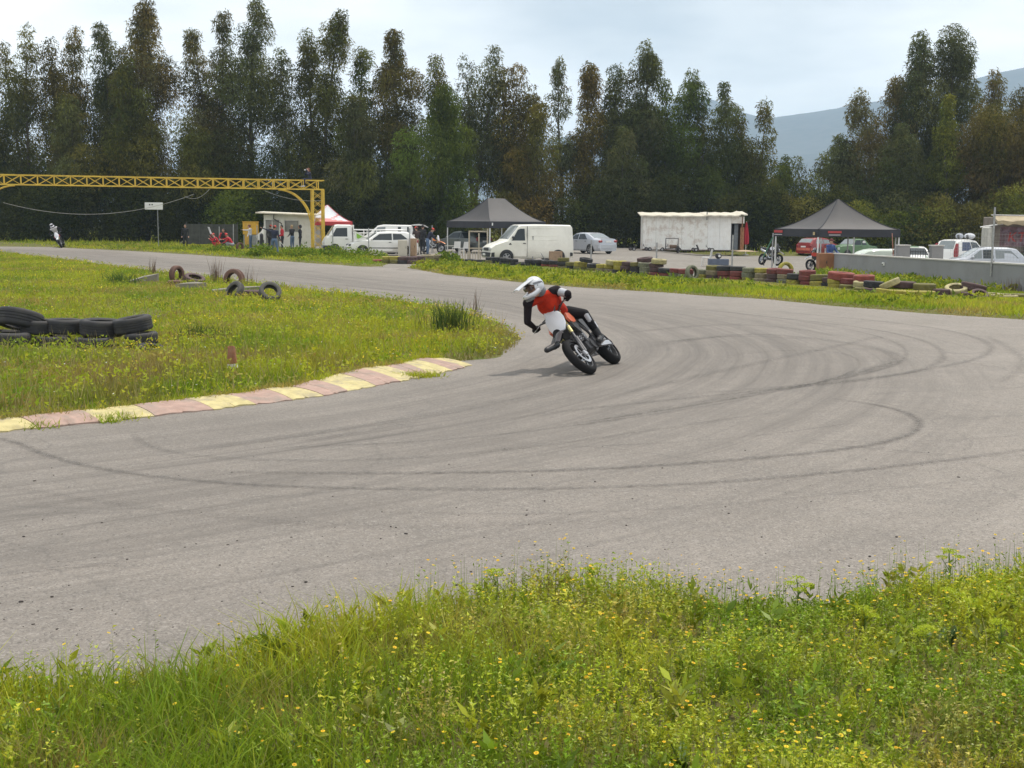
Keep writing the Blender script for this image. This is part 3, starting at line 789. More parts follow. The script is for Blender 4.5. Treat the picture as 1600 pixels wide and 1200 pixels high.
def discs(P, r, tint, g, tilt=.35):
    """small six-sided flower heads"""
    n = len(P); k = 6
    nr = unit(np.column_stack([g.normal(0, tilt, n), g.normal(0, tilt, n), np.ones(n)]))
    u = unit(np.cross(nr, np.array([0.3, 1, 0.1]))); v = np.cross(nr, u)
    r = np.broadcast_to(r, (n,))[:, None]
    ring = [P + (u * math.cos(2 * math.pi * j / k) + v * math.sin(2 * math.pi * j / k)) * r for j in range(k)]
    V = np.stack(ring, 1).reshape(-1, 3); i = np.arange(n) * k
    Fq = np.concatenate([np.stack([i, i + 1, i + 2, i + 3], 1), np.stack([i, i + 3, i + 4, i + 5], 1)])
    return V, Fq, np.repeat(tint, k, axis=0)

g = np.random.default_rng(11)
# infield grass
fall = lambda x, y: np.clip((15 / np.maximum(y, 8)) ** 1.45, 0, 1)
xy = sample(inf_in, 150000, fall, g); P, d = on(inf_in, xy, inf_z)
near = np.clip((26 - xy[:, 1]) / 10, 0, 1)
tint = grass_tint(xy[:, 0], xy[:, 1], g, 2.2, .35)
dryw = np.clip(vnoise(xy[:, 0], xy[:, 1], 1.6) * 3 - 1.35, 0, 1) * near * .95
tint = tint * (1 - dryw[:, None]) + (GP['dry'] * .8)[None] * dryw[:, None] * g.uniform(.6, 1.3, (len(xy), 1))
edge = np.clip(1 - d / .5, 0, 1)[:, None] * (xy[:, 1:2] > 17)
tint = tint * (1 - edge * .6) + GP['brown'] * edge * .6
hgt = g.uniform(.05, .15, len(xy)) * (.65 + .9 * vnoise(xy[:, 0], xy[:, 1], 1.3)) * np.clip(.45 + d * .9, .3, 1) * (1 + .35 * near)
pile = np.hypot((xy[:, 0] + 6.8) / 2.2, (xy[:, 1] - 19.6) / 1.5); hgt = hgt * np.clip(pile, .35, 1)
bag = Bag(); bag.add(blades3(P, hgt, (.008 + xy[:, 1] * .00055), g.uniform(.1, .8, len(xy)), tint, .6, g))
# grass spilling over the inner edge of the kerb
tt_ = g.random(2600); kk_ = (tt_ * (len(kerb_in) - 1)).astype(int); fr_ = tt_ * (len(kerb_in) - 1) - kk_
ki = np.array([tuple(p) for p in kerb_in]); ko = np.array([tuple(p) for p in kerb_out]); pe = ki[kk_] * (1 - fr_[:, None]) + ki[np.minimum(kk_ + 1, len(ki) - 1)] * fr_[:, None]
dn = unit(ko - ki)[kk_]; pe = pe + dn * (g.normal(-.02, .05, 2600) + .10 * np.clip(vnoise(pe[:, 0], pe[:, 1], .5) - .5, 0, 1))[:, None]; pe[:, 2] = .05
bag.add(blades3(pe, g.uniform(.05, .14, 2600), .011, g.uniform(.3, 1.2, 2600), grass_tint(pe[:, 0], pe[:, 1], g, 1.0, .6), .6, g))
# tufts rooted in the kerb's foot
for px_, py_, n_ in ((62, 668, 90), (160, 659, 120), (195, 655, 100), (645, 590, 260), (668, 588, 160)):
    q0 = G(px_, py_); pp = np.column_stack([g.normal(q0.x, .10, n_), g.normal(q0.y, .07, n_), np.full(n_, .0)]); bag.add(blades3(pp, g.uniform(.04, .12, n_), .012, g.uniform(.3, 1.3, n_), grass_tint(pp[:, 0], pp[:, 1], g, 1.0, .1), .6, g))
# seed heads and dry stalks near the kerb
q = sample(inf_in, 5000, lambda x, y: np.clip((15 / y) ** 3, 0, 1), g); P2, _ = on(inf_in, q, inf_z)
bag.add(blades3(P2, g.uniform(.2, .42, len(q)), .009, g.uniform(.1, .5, len(q)), GP['straw'][None] * g.uniform(.45, 1.0, (len(q), 1)), .3, g))
# small leafy weeds
q = sample(inf_in, 9000, fall, g); P2, _ = on(inf_in, q, inf_z); k = 5
PP = np.repeat(P2, k, 0) + np.column_stack([g.normal(0, .05, len(q) * k), g.normal(0, .05, len(q) * k), g.uniform(.04, .2, len(q) * k)])
bag.add(leaves3(PP, g.normal(size=PP.shape) + np.array([0, 0, .5]), g.uniform(.03, .08, len(PP)), g.uniform(.02, .05, len(PP)), np.repeat(grass_tint(q[:, 0], q[:, 1], g, 1.5, .25), k, 0), g))
tag(bag.build('infield_grass', GRS()), 'short yellowish green grass and weeds on the infield', kind='stuff')
# infield flowers: drifts of yellow
fb = Bag()
q = sample(inf_in, 1700, lambda x, y: fall(x, y) * np.clip((vnoise(x, y, 1.9) - .63) * 10, .02, 1), g); P2, _ = on(inf_in, q, inf_z)
P2[:, 2] += g.uniform(.07, .15, len(q))
fb.add(discs(P2, .007 + q[:, 1] * .00038, np.array([[.75, .55, .02]]) * g.uniform(.7, 1.1, (len(q), 1)), g, .5))
q = sample(inf_in, 500, fall, g); P2, _ = on(inf_in, q, inf_z); P2[:, 2] += g.uniform(.07, .15, len(q))
fb.add(discs(P2, .012, np.array([[.75, .74, .68]]) * g.uniform(.7, 1.05, (len(q), 1)), g, .5))
tag(fb.build('infield_flowers', tint_mat('petal', .25)), 'small yellow wild flowers in drifts on the infield', kind='stuff')

top_line = poly_px([(665, 411), (720, 409), (800, 417), (900, 424), (1000, 432), (1100, 438), (1200, 444), (1300, 451), (1390, 462), (1440, 464), (1600, 466), (2100, 512)])
# far verge and verge before the tyre wall
for poly, n, hmin, hmax, lab, wgt in ((strip_b, 60000, .10, .25, 'tall bright green grass in front of the tyre wall', 1), (strip_a, 26000, .08, .22, 'rough green grass along the far straight', 1), (back_poly, 16000, .25, .7, 'tall grass and scrub under the trees', 1)):
    bag = Bag()
    xy = sample(poly, n, lambda x, y: np.clip((34 / y) ** 1.2, .05, 1), g); P, d = on(poly, xy, stz if poly is not back_poly else (lambda x, y, s: -np.where(x > 10, .33 * np.clip((x - 10) / 4, 0, 1), 0)))
    tint = grass_tint(xy[:, 0], xy[:, 1], g, 3.0, .22) * 1.08
    e = np.clip(1 - d / .45, 0, 1)[:, None] * .7; tint = tint * (1 - e) + GP['brown'] * 1.2 * e
    h = g.uniform(hmin, hmax, n) * (.5 + .9 * vnoise(xy[:, 0], xy[:, 1], 2.0)) * np.clip(.3 + d * .55, .25, 1)
    if poly is strip_b:
        dt, _ = dist_to(top_line, xy[:, 0], xy[:, 1], False); h = h * np.clip(.08 + dt / 4.5, .08, 1)
    bag.add(blades3(P, h, .012 + xy[:, 1] * .0007, g.uniform(.1, .8, n), tint, .6, g))
    if poly is not back_poly:
        q = sample(poly, 3500, None, g); P2, d2 = on(poly, q, stz); kk = 10
        dt, _ = dist_to(top_line, q[:, 0], q[:, 1], False)
        m = (vnoise(q[:, 0], q[:, 1], 3.5) + .12 * (d2 > .6) > .56) & (g.random(len(q)) < (.45 if poly is strip_b else .5)) & ((dt > 2.0) | (poly is strip_a)); P2 = P2[m]; q = q[m]
        PP = np.repeat(P2, kk, 0) + np.column_stack([g.normal(0, .14, len(q) * kk), g.normal(0, .14, len(q) * kk), g.uniform(.04, .20, len(q) * kk)])
        tt = np.repeat(np.where(g.random((len(q), 1)) < .5, GP['green'] * .75, GP['lime'] * .8), kk, 0) * g.uniform(.6, 1.3, (len(PP), 1))
        bag.add(leaves3(PP, g.normal(size=PP.shape) + np.array([0, 0, .6]), g.uniform(.08, .2, len(PP)), g.uniform(.05, .10, len(PP)), tt, g))
    tag(bag.build('verge_grass', GRS()), lab, kind='stuff')

# near bank: fine grass on the left, leafy flowering herbs to the right
bag = Bag()
def herb_w(x, y): return np.clip((x + 1.0) / 1.4 + (vnoise(x, y, .8) - .5) * 1.6, 0, 1)
n = 70000
xy = sample(fore_poly, n, None, g); P, d = on(fore_poly, xy, fore_z); hw = herb_w(xy[:, 0], xy[:, 1])
keep = g.random(n) > hw * .80; xy, P, d, hw = xy[keep], P[keep], d[keep], hw[keep]; n = len(xy)
tint = grass_tint(xy[:, 0], xy[:, 1], g, .7, .20) * 1.0
h = g.uniform(.10, .27, n) * (.40 + 1.15 * vnoise(xy[:, 0], xy[:, 1], .38, 2)) * np.clip(.35 + d * 2.2, .35, 1) * (1.1 - .35 * hw)
bag.add(blades(P, h, g.uniform(.0028, .0085, n) * (1.1 - .5 * hw), g.uniform(.15, 1.0, n), tint, .7, g))
m = int(n * .06); ii = g.choice(n, m, False)
bag.add(blades(P[ii], g.uniform(.1, .26, m), .0028, g.uniform(.2, .9, m), GP['straw'][None] * g.uniform(.5, 1.05, (m, 1)), .6, g))
tag(bag.build('near_grass', GRS()), 'fine bright green grass on the near bank', kind='stuff')
hb, fl = Bag(), Bag()
n = 23000
xy = sample(fore_poly, n * 2, None, g); hw = herb_w(xy[:, 0], xy[:, 1]); keep = g.random(len(xy)) < .18 + .82 * hw
xy = xy[keep][:n]; n = len(xy); P, d = on(fore_poly, xy, fore_z)
ht = (.075 + .21 * np.clip((vnoise(xy[:, 0] + 9, xy[:, 1], .42, 2) - .28) * 2.1, 0, 1)) * g.uniform(.6, 1.35, n) * np.clip(.5 + d * 2, .5, 1)
lean = g.normal(0, .18, (n, 2)) * ht[:, None]
tl = grass_tint(xy[:, 0], xy[:, 1], g, .6, .25) * 1.15
red = (vnoise(xy[:, 0] + 3, xy[:, 1] + 8, .55) > .64)[:, None] * g.uniform(0, .8, (n, 1)); tl = tl * (1 - red) + np.array([.20, .115, .045]) * red
tops = P + np.column_stack([lean, ht])
hb.add(leaves3(P, tops - P, ht, .004, tl * .9, g))
k = 14
own = np.repeat(np.arange(n), k); f = g.uniform(.18, 1.0, n * k)
PP = P[own] + (tops - P)[own] * f[:, None]
az = g.uniform(0, 2 * np.pi, n * k)
D = np.column_stack([np.cos(az), np.sin(az), g.uniform(-.1, .9, n * k)])
hb.add(leaves3(PP, D, g.uniform(.012, .030, n * k) * (1.25 - .5 * f), g.uniform(.006, .014, n * k), tl[own] * g.uniform(.7, 1.45, (n * k, 1)), g))
ii = g.choice(n, 9000); PP = tops[ii] + g.normal(0, .02, (9000, 3)); hb.add(leaves3(PP, g.normal(size=PP.shape) + [0, 0, .3], .009, .007, np.array([[.50, .52, .22]]) * g.uniform(.6, 1.2, (9000, 1)), g))  # tiny pale leaves paint highlights onto the herb tips
tag(hb.build('herb_cover', tint_mat('herb', .35, .5, .4)), 'dense low leafy herbs on the near bank', kind='stuff')
# broader-leaved rosettes among the herbs
q = sample(fore_poly, 420, None, g); P4, d4 = on(fore_poly, q, fore_z); own = np.repeat(np.arange(len(q)), 11); az = g.uniform(0, 6.28, len(own))
rb = Bag(); rb.add(leaves(P4[own] + np.column_stack([np.zeros((len(own), 2)), g.uniform(.03, .15, len(own))]), np.column_stack([np.cos(az), np.sin(az), g.uniform(.2, 1.4, len(own))]), g.uniform(.05, .11, len(own)), g.uniform(.018, .034, len(own)), (grass_tint(q[:, 0], q[:, 1], g, .6, .1) * .85)[own] * g.uniform(.7, 1.3, (len(own), 1)), g))
tag(rb.build('rosette_weeds', tint_mat('herb', .35, .5, .4)), 'broader-leaved weed rosettes among the bank herbs', kind='stuff')
# marigold-like flowers on stalks
def bank_flowers(n, fallf, rise, g):
    q = sample(fore_poly, n, fallf, g); P2, d2 = on(fore_poly, q, fore_z)
    hh = (.095 + .21 * np.clip((vnoise(q[:, 0] + 9, q[:, 1], .42, 2) - .28) * 2.1, 0, 1)) * g.uniform(.85, 1.35, n) * rise
    t2 = P2 + np.column_stack([g.normal(0, .03, n), g.normal(0, .03, n), hh])
    return P2, t2, hh
P2, t2, hh = bank_flowers(1900, lambda x, y: .18 + .82 * herb_w(x, y), 1.0, g)
# taller flowering stems along the outer edge
fq = sample(fore_poly, 6000, None, g); dd, _ = dist_to(fore_poly, fq[:, 0], fq[:, 1]); e = fq[(dd < .42) & (fq[:, 1] > 3.4) & (g.random(len(fq)) < .15 + .85 * herb_w(fq[:, 0], fq[:, 1]))][:900]
P3, _ = on(fore_poly, e, fore_z); h3 = g.uniform(.14, .29, len(e)) * np.clip(.6 + vnoise(e[:, 0], e[:, 1], .6), .7, 1.2)
t3 = P3 + np.column_stack([g.normal(0, .035, len(e)), g.normal(0, .035, len(e)), h3])
Pf, tf = np.concatenate([P2, P3]), np.concatenate([t2, t3]); nf = len(Pf)
stem_t = GP['green'][None] * g.uniform(.7, 1.2, (nf, 1))
fl.add(blades(Pf, np.linalg.norm(tf - Pf, axis=1), .003, 0.0, stem_t, 0, g))
fl.add(leaves(Pf, tf - Pf, np.linalg.norm(tf - Pf, axis=1), .0035, stem_t, g))
cols = np.where(g.random((nf, 1)) < .5, np.array([[.80, .50, .015]]), np.array([[.82, .60, .02]])) * g.uniform(.75, 1.05, (nf, 1))
fl.add(discs(tf, g.uniform(.005, .0105, nf), cols, g, .22))
fl.add(discs(tf + [0, 0, .002], g.uniform(.0022, .004, nf), cols * [.8, .7, .6], g, .22))
fl.add(discs(tf - [0, 0, .006], .005, stem_t, g, .3))
own = np.repeat(np.arange(nf), 6); ff = g.uniform(.3, .9, nf * 6)
fl.add(leaves(Pf[own] + (tf - Pf)[own] * ff[:, None], np.column_stack([g.normal(size=(nf * 6, 2)), g.uniform(.3, 1.2, nf * 6)]), g.uniform(.012, .03, nf * 6), .007, stem_t[own] * g.uniform(.8, 1.3, (nf * 6, 1)), g))
tag(fl.build('bank_flowers', tint_mat('petal', .25)), 'yellow and orange wild marigolds among the bank herbs', kind='stuff')

# umbel plants: one thing each
def umbel(px, py, hpx, label, wide=1.0):
    p = G(px, py, 0); s = F / p.y; H = hpx / s
    root = thing('umbel_plant', label, 'wild plant', (p.x, p.y, .05), group='chartreuse umbel plants on the near bank')
    gg = np.random.default_rng(int(px + py)); st = MB(); b = Bag()
    st.tube([(0, 0, -.03), (.01, 0, H * .5), (0, .01, H)], [.0045, .0035, .0025], 6)
    heads = [(0, 0, H, 1.0)]
    for k in range(3):
        a = gg.uniform(0, 6.28); r = gg.uniform(.03, .06); z = H * gg.uniform(.72, .93)
        st.tube([(0, 0, z - .06), (r * .5 * math.cos(a), r * .5 * math.sin(a), z - .03), (r * math.cos(a), r * math.sin(a), z)], .002, 5)
        heads.append((r * math.cos(a), r * math.sin(a), z, .7))
    st.build('stem', mat('umbel_stem', (.10, .16, .03), .6), root, 60)
    for hx, hy, hz_, sz in heads:
        n_ = 110; a = gg.uniform(0, 6.28, n_); r = np.sqrt(gg.random(n_)) * .042 * sz * wide
        PP = np.column_stack([hx + r * np.cos(a), hy + r * np.sin(a), hz_ + .012 * (1 - (r / (.044 * wide)) ** 2)])
        b = Bag(); b.add(leaves(PP, gg.normal(size=(n_, 3)) + [0, 0, .6], .009, .007, np.array([[.46, .54, .035]]) * gg.uniform(.75, 1.25, (n_, 1)), gg))
        o = b.build('flower_head', tint_mat('herb', .35, .5, .4), root); o['kind'] = 'stuff'
    b = Bag(); n_ = 14; PP = np.column_stack([np.zeros((n_, 2)), gg.uniform(.02, H * .8, n_)]); a = gg.uniform(0, 6.28, n_)
    b.add(leaves(PP, np.column_stack([np.cos(a), np.sin(a), gg.uniform(.1, .8, n_)]), gg.uniform(.02, .04, n_), .010, np.array([[.17, .26, .02]]) * gg.uniform(.7, 1.2, (n_, 1)), gg))
    b.build('leaf', tint_mat('herb', .35, .5, .4), root)['kind'] = 'stuff'
for px, py, hp, lab in [(775, 945, 40, 'chartreuse umbel plant standing against the asphalt left of the other tall one'), (932, 942, 46, 'double-headed chartreuse umbel plant at the middle of the bank edge'),
    (1243, 972, 56, 'low chartreuse umbel plant just before the dip in the bank edge'), (1347, 1010, 46, 'chartreuse umbel plant by the bare asphalt dip on the right'), (1480, 930, 58, 'tallest chartreuse umbel plant rising over the track at the right'),
    (1478, 985, 50, 'broad chartreuse umbel plant under the tallest one'), (1515, 1000, 48, 'chartreuse umbel plant right of the broad one'), (1560, 990, 48, 'chartreuse umbel plant near the right picture edge'),
    (1445, 1045, 50, 'chartreuse umbel plant left of the rusty dock stems'), (560, 1040, 42, 'chartreuse umbel plant in the grass at the left of the bank'), (645, 1045, 44, 'chartreuse umbel plant left of the middle, low in the grass'),
    (160, 1145, 38, 'flat chartreuse umbel plant in the long grass at the far left'), (1560, 1040, 55, 'chartreuse umbel plant low at the right picture edge'), (700, 1180, 40, 'chartreuse umbel plant at the bottom edge of the picture')]:
    umbel(px, py, hp, lab, 1.15)
# broad dock leaves at the bottom
def dock(px, py, label, n_=6, L_=.16):
    p = G(px, py); root = thing('dock_plant', label, 'wild plant', (p.x, p.y, .04), group='broad-leaved plants at the bottom edge')
    for k in range(n_):
        a = random.uniform(0, 6.28); el = random.uniform(.7, 1.35); mb = MB(); rows = []
        for i in range(6):
            t = i / 5; w = .026 * math.sin(math.pi * min(1, t * .92 + .06)) ** .7; q = Vector((math.cos(a) * math.cos(el), math.sin(a) * math.cos(el), math.sin(el))) * L_ * t
            q.z -= .035 * t * t; s = Vector((-math.sin(a), math.cos(a), 0))
            rows.append([q - s * w + Vector((0, 0, .006)), q + Vector((0, 0, -.001)), q + s * w + Vector((0, 0, .006)), q + Vector((0, 0, -.004))])
        mb.loft(rows, cap=False); mb.build('leaf', mat('dock_leaf', (.07, .13, .025), .45, var=.35, scale=14), root, 60)
for px, py, lab in [(365, 1215, 'broad dock leaves at the bottom edge left of the middle'), (480, 1200, 'pointed broad leaves at the bottom edge beside the dock'), (1065, 1225, 'single broad leaf tuft at the bottom edge right of the middle'), (1480, 1030, 'rusty dock plant among the umbels on the right')]:
    dock(px, py, lab)
# rush clump and dry stalks on the infield
def tuft(name, label, px, py, hpx, n_, wpx, cols, cat, lean=.35, width=.012, group=None):
    p = G(px, py); s = F / p.y; H = hpx / s; w = wpx / s; gg = np.random.default_rng(int(px * 3 + py)); b = Bag()
    PP = np.column_stack([gg.normal(0, w * .22, n_), gg.normal(0, w * .16, n_), np.zeros(n_)])
    b.add(blades(PP, H * gg.uniform(.45, 1.05, n_), width, gg.uniform(.02, lean, n_), np.array([cols[i % len(cols)] for i in range(n_)]) * gg.uniform(.7, 1.3, (n_, 1)), .2, gg))
    o = b.build(name, GRS()); o.location = (p.x, p.y, .03)
    return tag(o, label, cat, group)
RU = [(.045, .085, .018), (.07, .115, .022), (.10, .13, .03)]
tuft('rush_clump', 'dark green spiky rush clump near the tip of the infield', 704, 528, 62, 320, 76, RU, 'plant', .5)
tuft('rush_clump', 'dark rush clump right of the near tyre pile', 318, 538, 34, 260, 90, RU, 'plant', .6)
ST = 'dry stalks around the half-buried tyres'
DR = [(.17, .11, .08), (.22, .15, .10), (.12, .085, .06)]
for px, py, hp, n_, w, lab in [(239, 434, 34, 40, 14, 'dry brown stalks behind the concrete wedge'), (338, 446, 48, 46, 24, 'tall dry brown stalks behind the arched rusty tyre'), (394, 452, 40, 30, 30, 'thin dry stalks right of the arched rusty tyre'),
                              (740, 494, 44, 14, 20, 'few thin dry stems beside the rush clump'), (1583, 458, 26, 60, 44, 'dry reddish weed against the grey wall at the right')]:
    tuft('dry_stalks', lab, px, py, hp, n_, w, DR, 'dry plant', .25, .014, ST)
tuft('pale_weed', 'pale dry weed behind the near tyre pile', 228, 508, 26, 160, 60, [(.42, .38, .28), (.30, .28, .16)], 'plant', 1.2)
tuft('nettle_clump', 'green leafy weed left of the concrete wedge', 190, 448, 24, 200, 44, [(.07, .13, .02), (.13, .18, .03)], 'plant', 1.0, .03)
for px, py, hp, w, lab in [(700, 410, 20, 42, 'green weed clump at the left end of the black tyres'), (778, 404, 22, 26, 'leafy weed below the nose of the white van'), (826, 404, 12, 26, 'leafy weed behind the black tyres under the van door'),
                           (1424, 440, 12, 24, 'leafy weed growing out of a yellow tyre before the grey wall'), (1405, 456, 16, 40, 'green weed between the yellow tyres before the grey wall'), (470, 404, 26, 70, 'bushy weeds before the white booth'),
                           (410, 402, 24, 50, 'bushy weeds in front of the pointing man'), (560, 404, 22, 90, 'bushy weeds before the white car with open bonnet'), (520, 403, 24, 50, 'bushy weeds before the white truck cab'), (345, 396, 16, 50, 'low weeds before the crouching red marshals')]:
    p = G(px, py); s_ = F / p.y; H_, w_ = hp / s_, w / s_; gg = np.random.default_rng(int(px * 5 + py)); n_ = 900; b_ = Bag()
    ang = gg.uniform(0, 6.28, n_); rr_ = np.sqrt(gg.random(n_)) * w_ * .5; lump = .45 + .75 * vnoise(rr_ * np.cos(ang) + px, rr_ * np.sin(ang) + py, .5)
    PP = np.column_stack([rr_ * np.cos(ang), rr_ * np.sin(ang) * .7, gg.uniform(.0, 1, n_) * H_ * .9 * lump * np.sqrt(np.clip(1.05 - (rr_ / (w_ * .5)) ** 2, .05, 1))])
    tt = np.array([[(.11, .19, .02), (.16, .24, .025), (.24, .28, .03)][i % 3] for i in range(n_)]) * gg.uniform(.6, 1.35, (n_, 1))
    b_.add(leaves(PP, gg.normal(size=(n_, 3)) + [0, 0, .5], gg.uniform(.08, .2, n_), gg.uniform(.05, .11, n_), tt, gg))
    o_ = b_.build('weed_clump', FOL()); o_.location = (p.x, p.y, .02); tag(o_, lab, 'plant', 'leafy weed clumps on the verge')

# ------------------------------------------------------------------ vehicle kit
M_GLASS = mat('car_glass', (.022, .028, .030), .06, var=.1, spec=.6)
M_GLASSL = mat('windscreen_glass', (.20, .225, .23), .08, var=.1, spec=.7)
M_RUB = mat('tyre_rubber', (.028, .028, .030), .85, var=.3, scale=9)
M_BLKPL = mat('black_plastic', (.03, .03, .032), .55, var=.2)
M_RIM = mat('rim_metal', (.42, .42, .43), .35, .7, var=.1)
M_STEEL = mat('galvanised_steel', (.36, .36, .36), .45, .6, var=.2, scale=12)
M_GREYP = mat('grey_paint_metal', (.27, .28, .28), .6, var=.15)
M_LAMP = mat('lamp_glass', (.55, .56, .56), .12, var=.05)
M_TAIL = mat('tail_lamp_red', (.26, .018, .02), .3, var=.1)
M_ORANGE = mat('indicator_orange', (.75, .20, .02), .25, var=.1)
M_WHITE = mat('white_car_paint', (.80, .79, .76), .3, var=.03, scale=2, coat=.5)
M_CREAM = mat('van_white_paint', (.80, .78, .70), .35, var=.03, scale=2, coat=.3, dirt=(.45, .42, .36), dirt_amt=.25, dirt_scale=1.2)
M_SILVER = mat('silver_car_paint', (.50, .52, .56), .28, .35, var=.03, scale=2, coat=.5)
M_GREY = mat('grey_car_paint', (.10, .115, .11), .3, .3, var=.05, scale=2, coat=.5)
M_REDC = mat('red_car_paint', (.27, .03, .028), .35, var=.08, scale=2, coat=.4)
M_GREENC = mat('green_car_paint', (.10, .19, .085), .4, var=.08, scale=2, coat=.3)
M_PLATE = mat('number_plate_white', (.72, .72, .70), .5, var=.03)

def tyre_mesh(name, R0, R1, w, material, n=26, grooves=True):
    h = w / 2; t = R0 - R1
    p = [(R1, -h * .78), (R1 + t * .14, -h * .95), (R1 + t * .5, -h), (R1 + t * .82, -h * .93), (R0 - .004, -h * .78), (R0, -h * .6)]
    if grooves:
        for c in (-.32, 0, .32): p += [(R0, h * (c - .07)), (R0 - .009, h * (c - .05)), (R0 - .009, h * (c + .05)), (R0, h * (c + .07))]
    p += [(R0, h * .6), (R0 - .004, h * .78), (R1 + t * .82, h * .93), (R1 + t * .5, h), (R1 + t * .14, h * .95), (R1, h * .78), (R1 + .012, h * .6), (R0 - .022, h * .7), (R0 - .022, -h * .7), (R1 + .012, -h * .6)]
    mb = MB(); mb.lathe(p, n); return mb.mesh(name, material, 40)
def rim_mesh(name, r, w, material, spokes=5):
    mb = MB(); h = w / 2
    mb.lathe([(r, -h * .8), (r, h * .85), (r * .93, h * .9), (r * .90, h * .55), (r * .92, -h * .5)], 20)
    mb.lathe([(.03, h * .5), (.06, h * .62), (.06, h * .1), (.03, h * .1)], 10)
    for k in range(spokes):
        a = 2 * math.pi * k / spokes
        mb.box((math.cos(a) * r * .5, math.sin(a) * r * .5, h * .5), (r * .9, r * .26, .025), Matrix.Rotation(a, 3, 'Z'))
    mb.lathe([(.005, h * .22), (r * .9, h * .22), (r * .9, h * .16), (.005, h * .16)], 20)
    return mb.mesh(name, material, 40)
_wm = {}
def wheel(parent, x, y, r, w, rimmat=M_RIM, side=1):
    k = (round(r, 3), round(w, 3), rimmat.name)
    if k not in _wm: _wm[k] = (rim_mesh('wheel', r * .63, w * .9, rimmat), tyre_mesh('tyre', r, r * .62, w, M_RUB))
    o = link('wheel', _wm[k][0], parent); o.location = (x, y, r); o.rotation_euler = (-math.pi / 2 * side, 0, 0)
    link('tyre', _wm[k][1], o)
    return o
class Car:
    """x forward, y left, z up; top = side outline from tail to nose"""
    def __init__(s, name, label, cat, loc, head, L, W_, H, top, zb, paint, wheels, wr=.29, z0=.2, group=None, tuck=.30, endround=.14):
        s.L, s.W, s.H, s.top, s.zb, s.tuck, s.er = L, W_, H, top, zb, tuck, endround
        s.root = thing(name, label, cat, loc, R(head), group); s.paint = paint
        xs = sorted(set([round(a, 3) for a, b in top] + [round(-L / 2 + L * i / 26, 3) for i in range(27)]))
        rings = []
        for x in xs:
            zt = s.zt(x); w = s.w(x); zs = min(zb, zt - .02); wr_ = s.wroof(x)
            half = [(w * .90, z0), (w * .985, z0 + .12), (w, (z0 + zs) / 2 + .05), (w * .985, zs), (wr_, zt - .045), (wr_ - .09, zt), (wr_ * .45, zt + .012)]
            rings.append([(x, y, z) for y, z in half] + [(x, -y, z) for y, z in reversed(half)])
        mb = MB(); mb.loft(rings); s.body = mb.build('body', paint, s.root, 32)
        for (wx, ) in [(a,) for a in wheels]:
            for sd in (1, -1):
                y = s.w(wx)
                ar = MB(); ar.prism([(wx + (wr + .055) * math.cos(t), wr + .02 + (wr + .045) * math.sin(t)) for t in np.linspace(-.45, math.pi + .45, 16)], sd * (y - .16), sd * (y + .006)); ar.build('wheel_arch', M_BLKPL, s.root, 30)
                wheel(s.root, wx, sd * (y - .028), wr, .19, side=sd)
    def zt(s, x):
        return float(np.interp(x, [a for a, b in s.top], [b for a, b in s.top]))
    def w(s, x):
        u = abs(2 * x / s.L); return s.W / 2 * (1 - s.er * max(0, (u - .55) / .45) ** 2.2)
    def wroof(s, x):
        return s.w(x) * .985 - max(0, s.zt(x) - s.zb) * s.tuck - .03
    def yside(s, x, z):
        if z <= s.zb: return s.w(x) * .99
        zt = max(s.zt(x), s.zb + .12); f = min(1, (z - s.zb) / (zt - .045 - s.zb)); a = s.w(x) * .985
        return a + (s.wroof(x) - a) * f
    def pane(s, poly, sides=(1, -1), m=M_GLASS, off=.010, name='side_window'):
        for sd in sides:
            mb = MB(); mb.loft([[(x, sd * (s.yside(x, z) - .02), z) for x, z in poly], [(x, sd * (s.yside(x, z) + off), z) for x, z in poly]])
            mb.build(name, m, s.root, 20)
    def screen(s, x0, x1, name='windscreen', m=M_GLASSL, inset=.12, off=.012):
        rows = []
        for x in np.linspace(x0, x1, 7):
            z = s.zt(x); w = s.wroof(x) - inset
            rows.append([(x, w, z + off), (x, w * .45, z + .012 + off), (x, -w * .45, z + .012 + off), (x, -w, z + off), (x, -w, z - .02), (x, w, z - .02)])
        mb = MB(); mb.loft(rows); mb.build(name, m, s.root, 20)
    def door(s, poly, sides=(1, -1), hx=None, hz=None):
        for sd in sides:
            mb = MB(); mb.loft([[(x, sd * (s.w(x) * .97 - .02), z) for x, z in poly], [(x, sd * (s.w(x) + .006), z) for x, z in poly]])
            d = mb.build('door', s.paint, s.root, 20)
            if hx is not None:
                h = MB(); h.box((hx, sd * (s.w(hx) + .02), hz), (.16, .03, .035), bev=.01); h.build('handle', M_BLKPL, d)
    def lamp(s, x, y, z, d, m, name):
        for sd in (1, -1):
            mb = MB(); mb.box((x, sd * y, z), d, bev=min(d) * .3); mb.build(name, m, s.root)
    def bumper(s, x, z, m, h=.16, d=.14):
        n = 9; mb = MB(); rows = []
        for i in range(n):
            t = -1 + 2 * i / (n - 1); y = t * s.W * .475; q = x - math.copysign(.16 * abs(t) ** 4, x); dd = math.copysign(d / 2, x)
            rows.append([(q - dd, y, z - h / 2), (q + dd, y, z - h / 2 + .02), (q + dd, y, z + h / 2 - .02), (q - dd, y, z + h / 2)])
        mb.loft(rows); mb.build('bumper', m, s.root, 30)
    def mirror(s, x, z, m=None, sides=(1, -1)):
        for sd in sides:
            mb = MB(); mb.ell((x, sd * (s.yside(x, z) + .11), z), (.06, .09, .07), n=8, m=6); mb.tube([(x, sd * s.yside(x, z), z - .03), (x, sd * (s.yside(x, z) + .08), z)], .02, 5); mb.build('wing_mirror', m or s.paint, s.root)
    def plate(s, x, z):
        mb = MB(); mb.box((x, 0, z), (.02, .46, .11), bev=.005); mb.build('number_plate', M_PLATE, s.root)

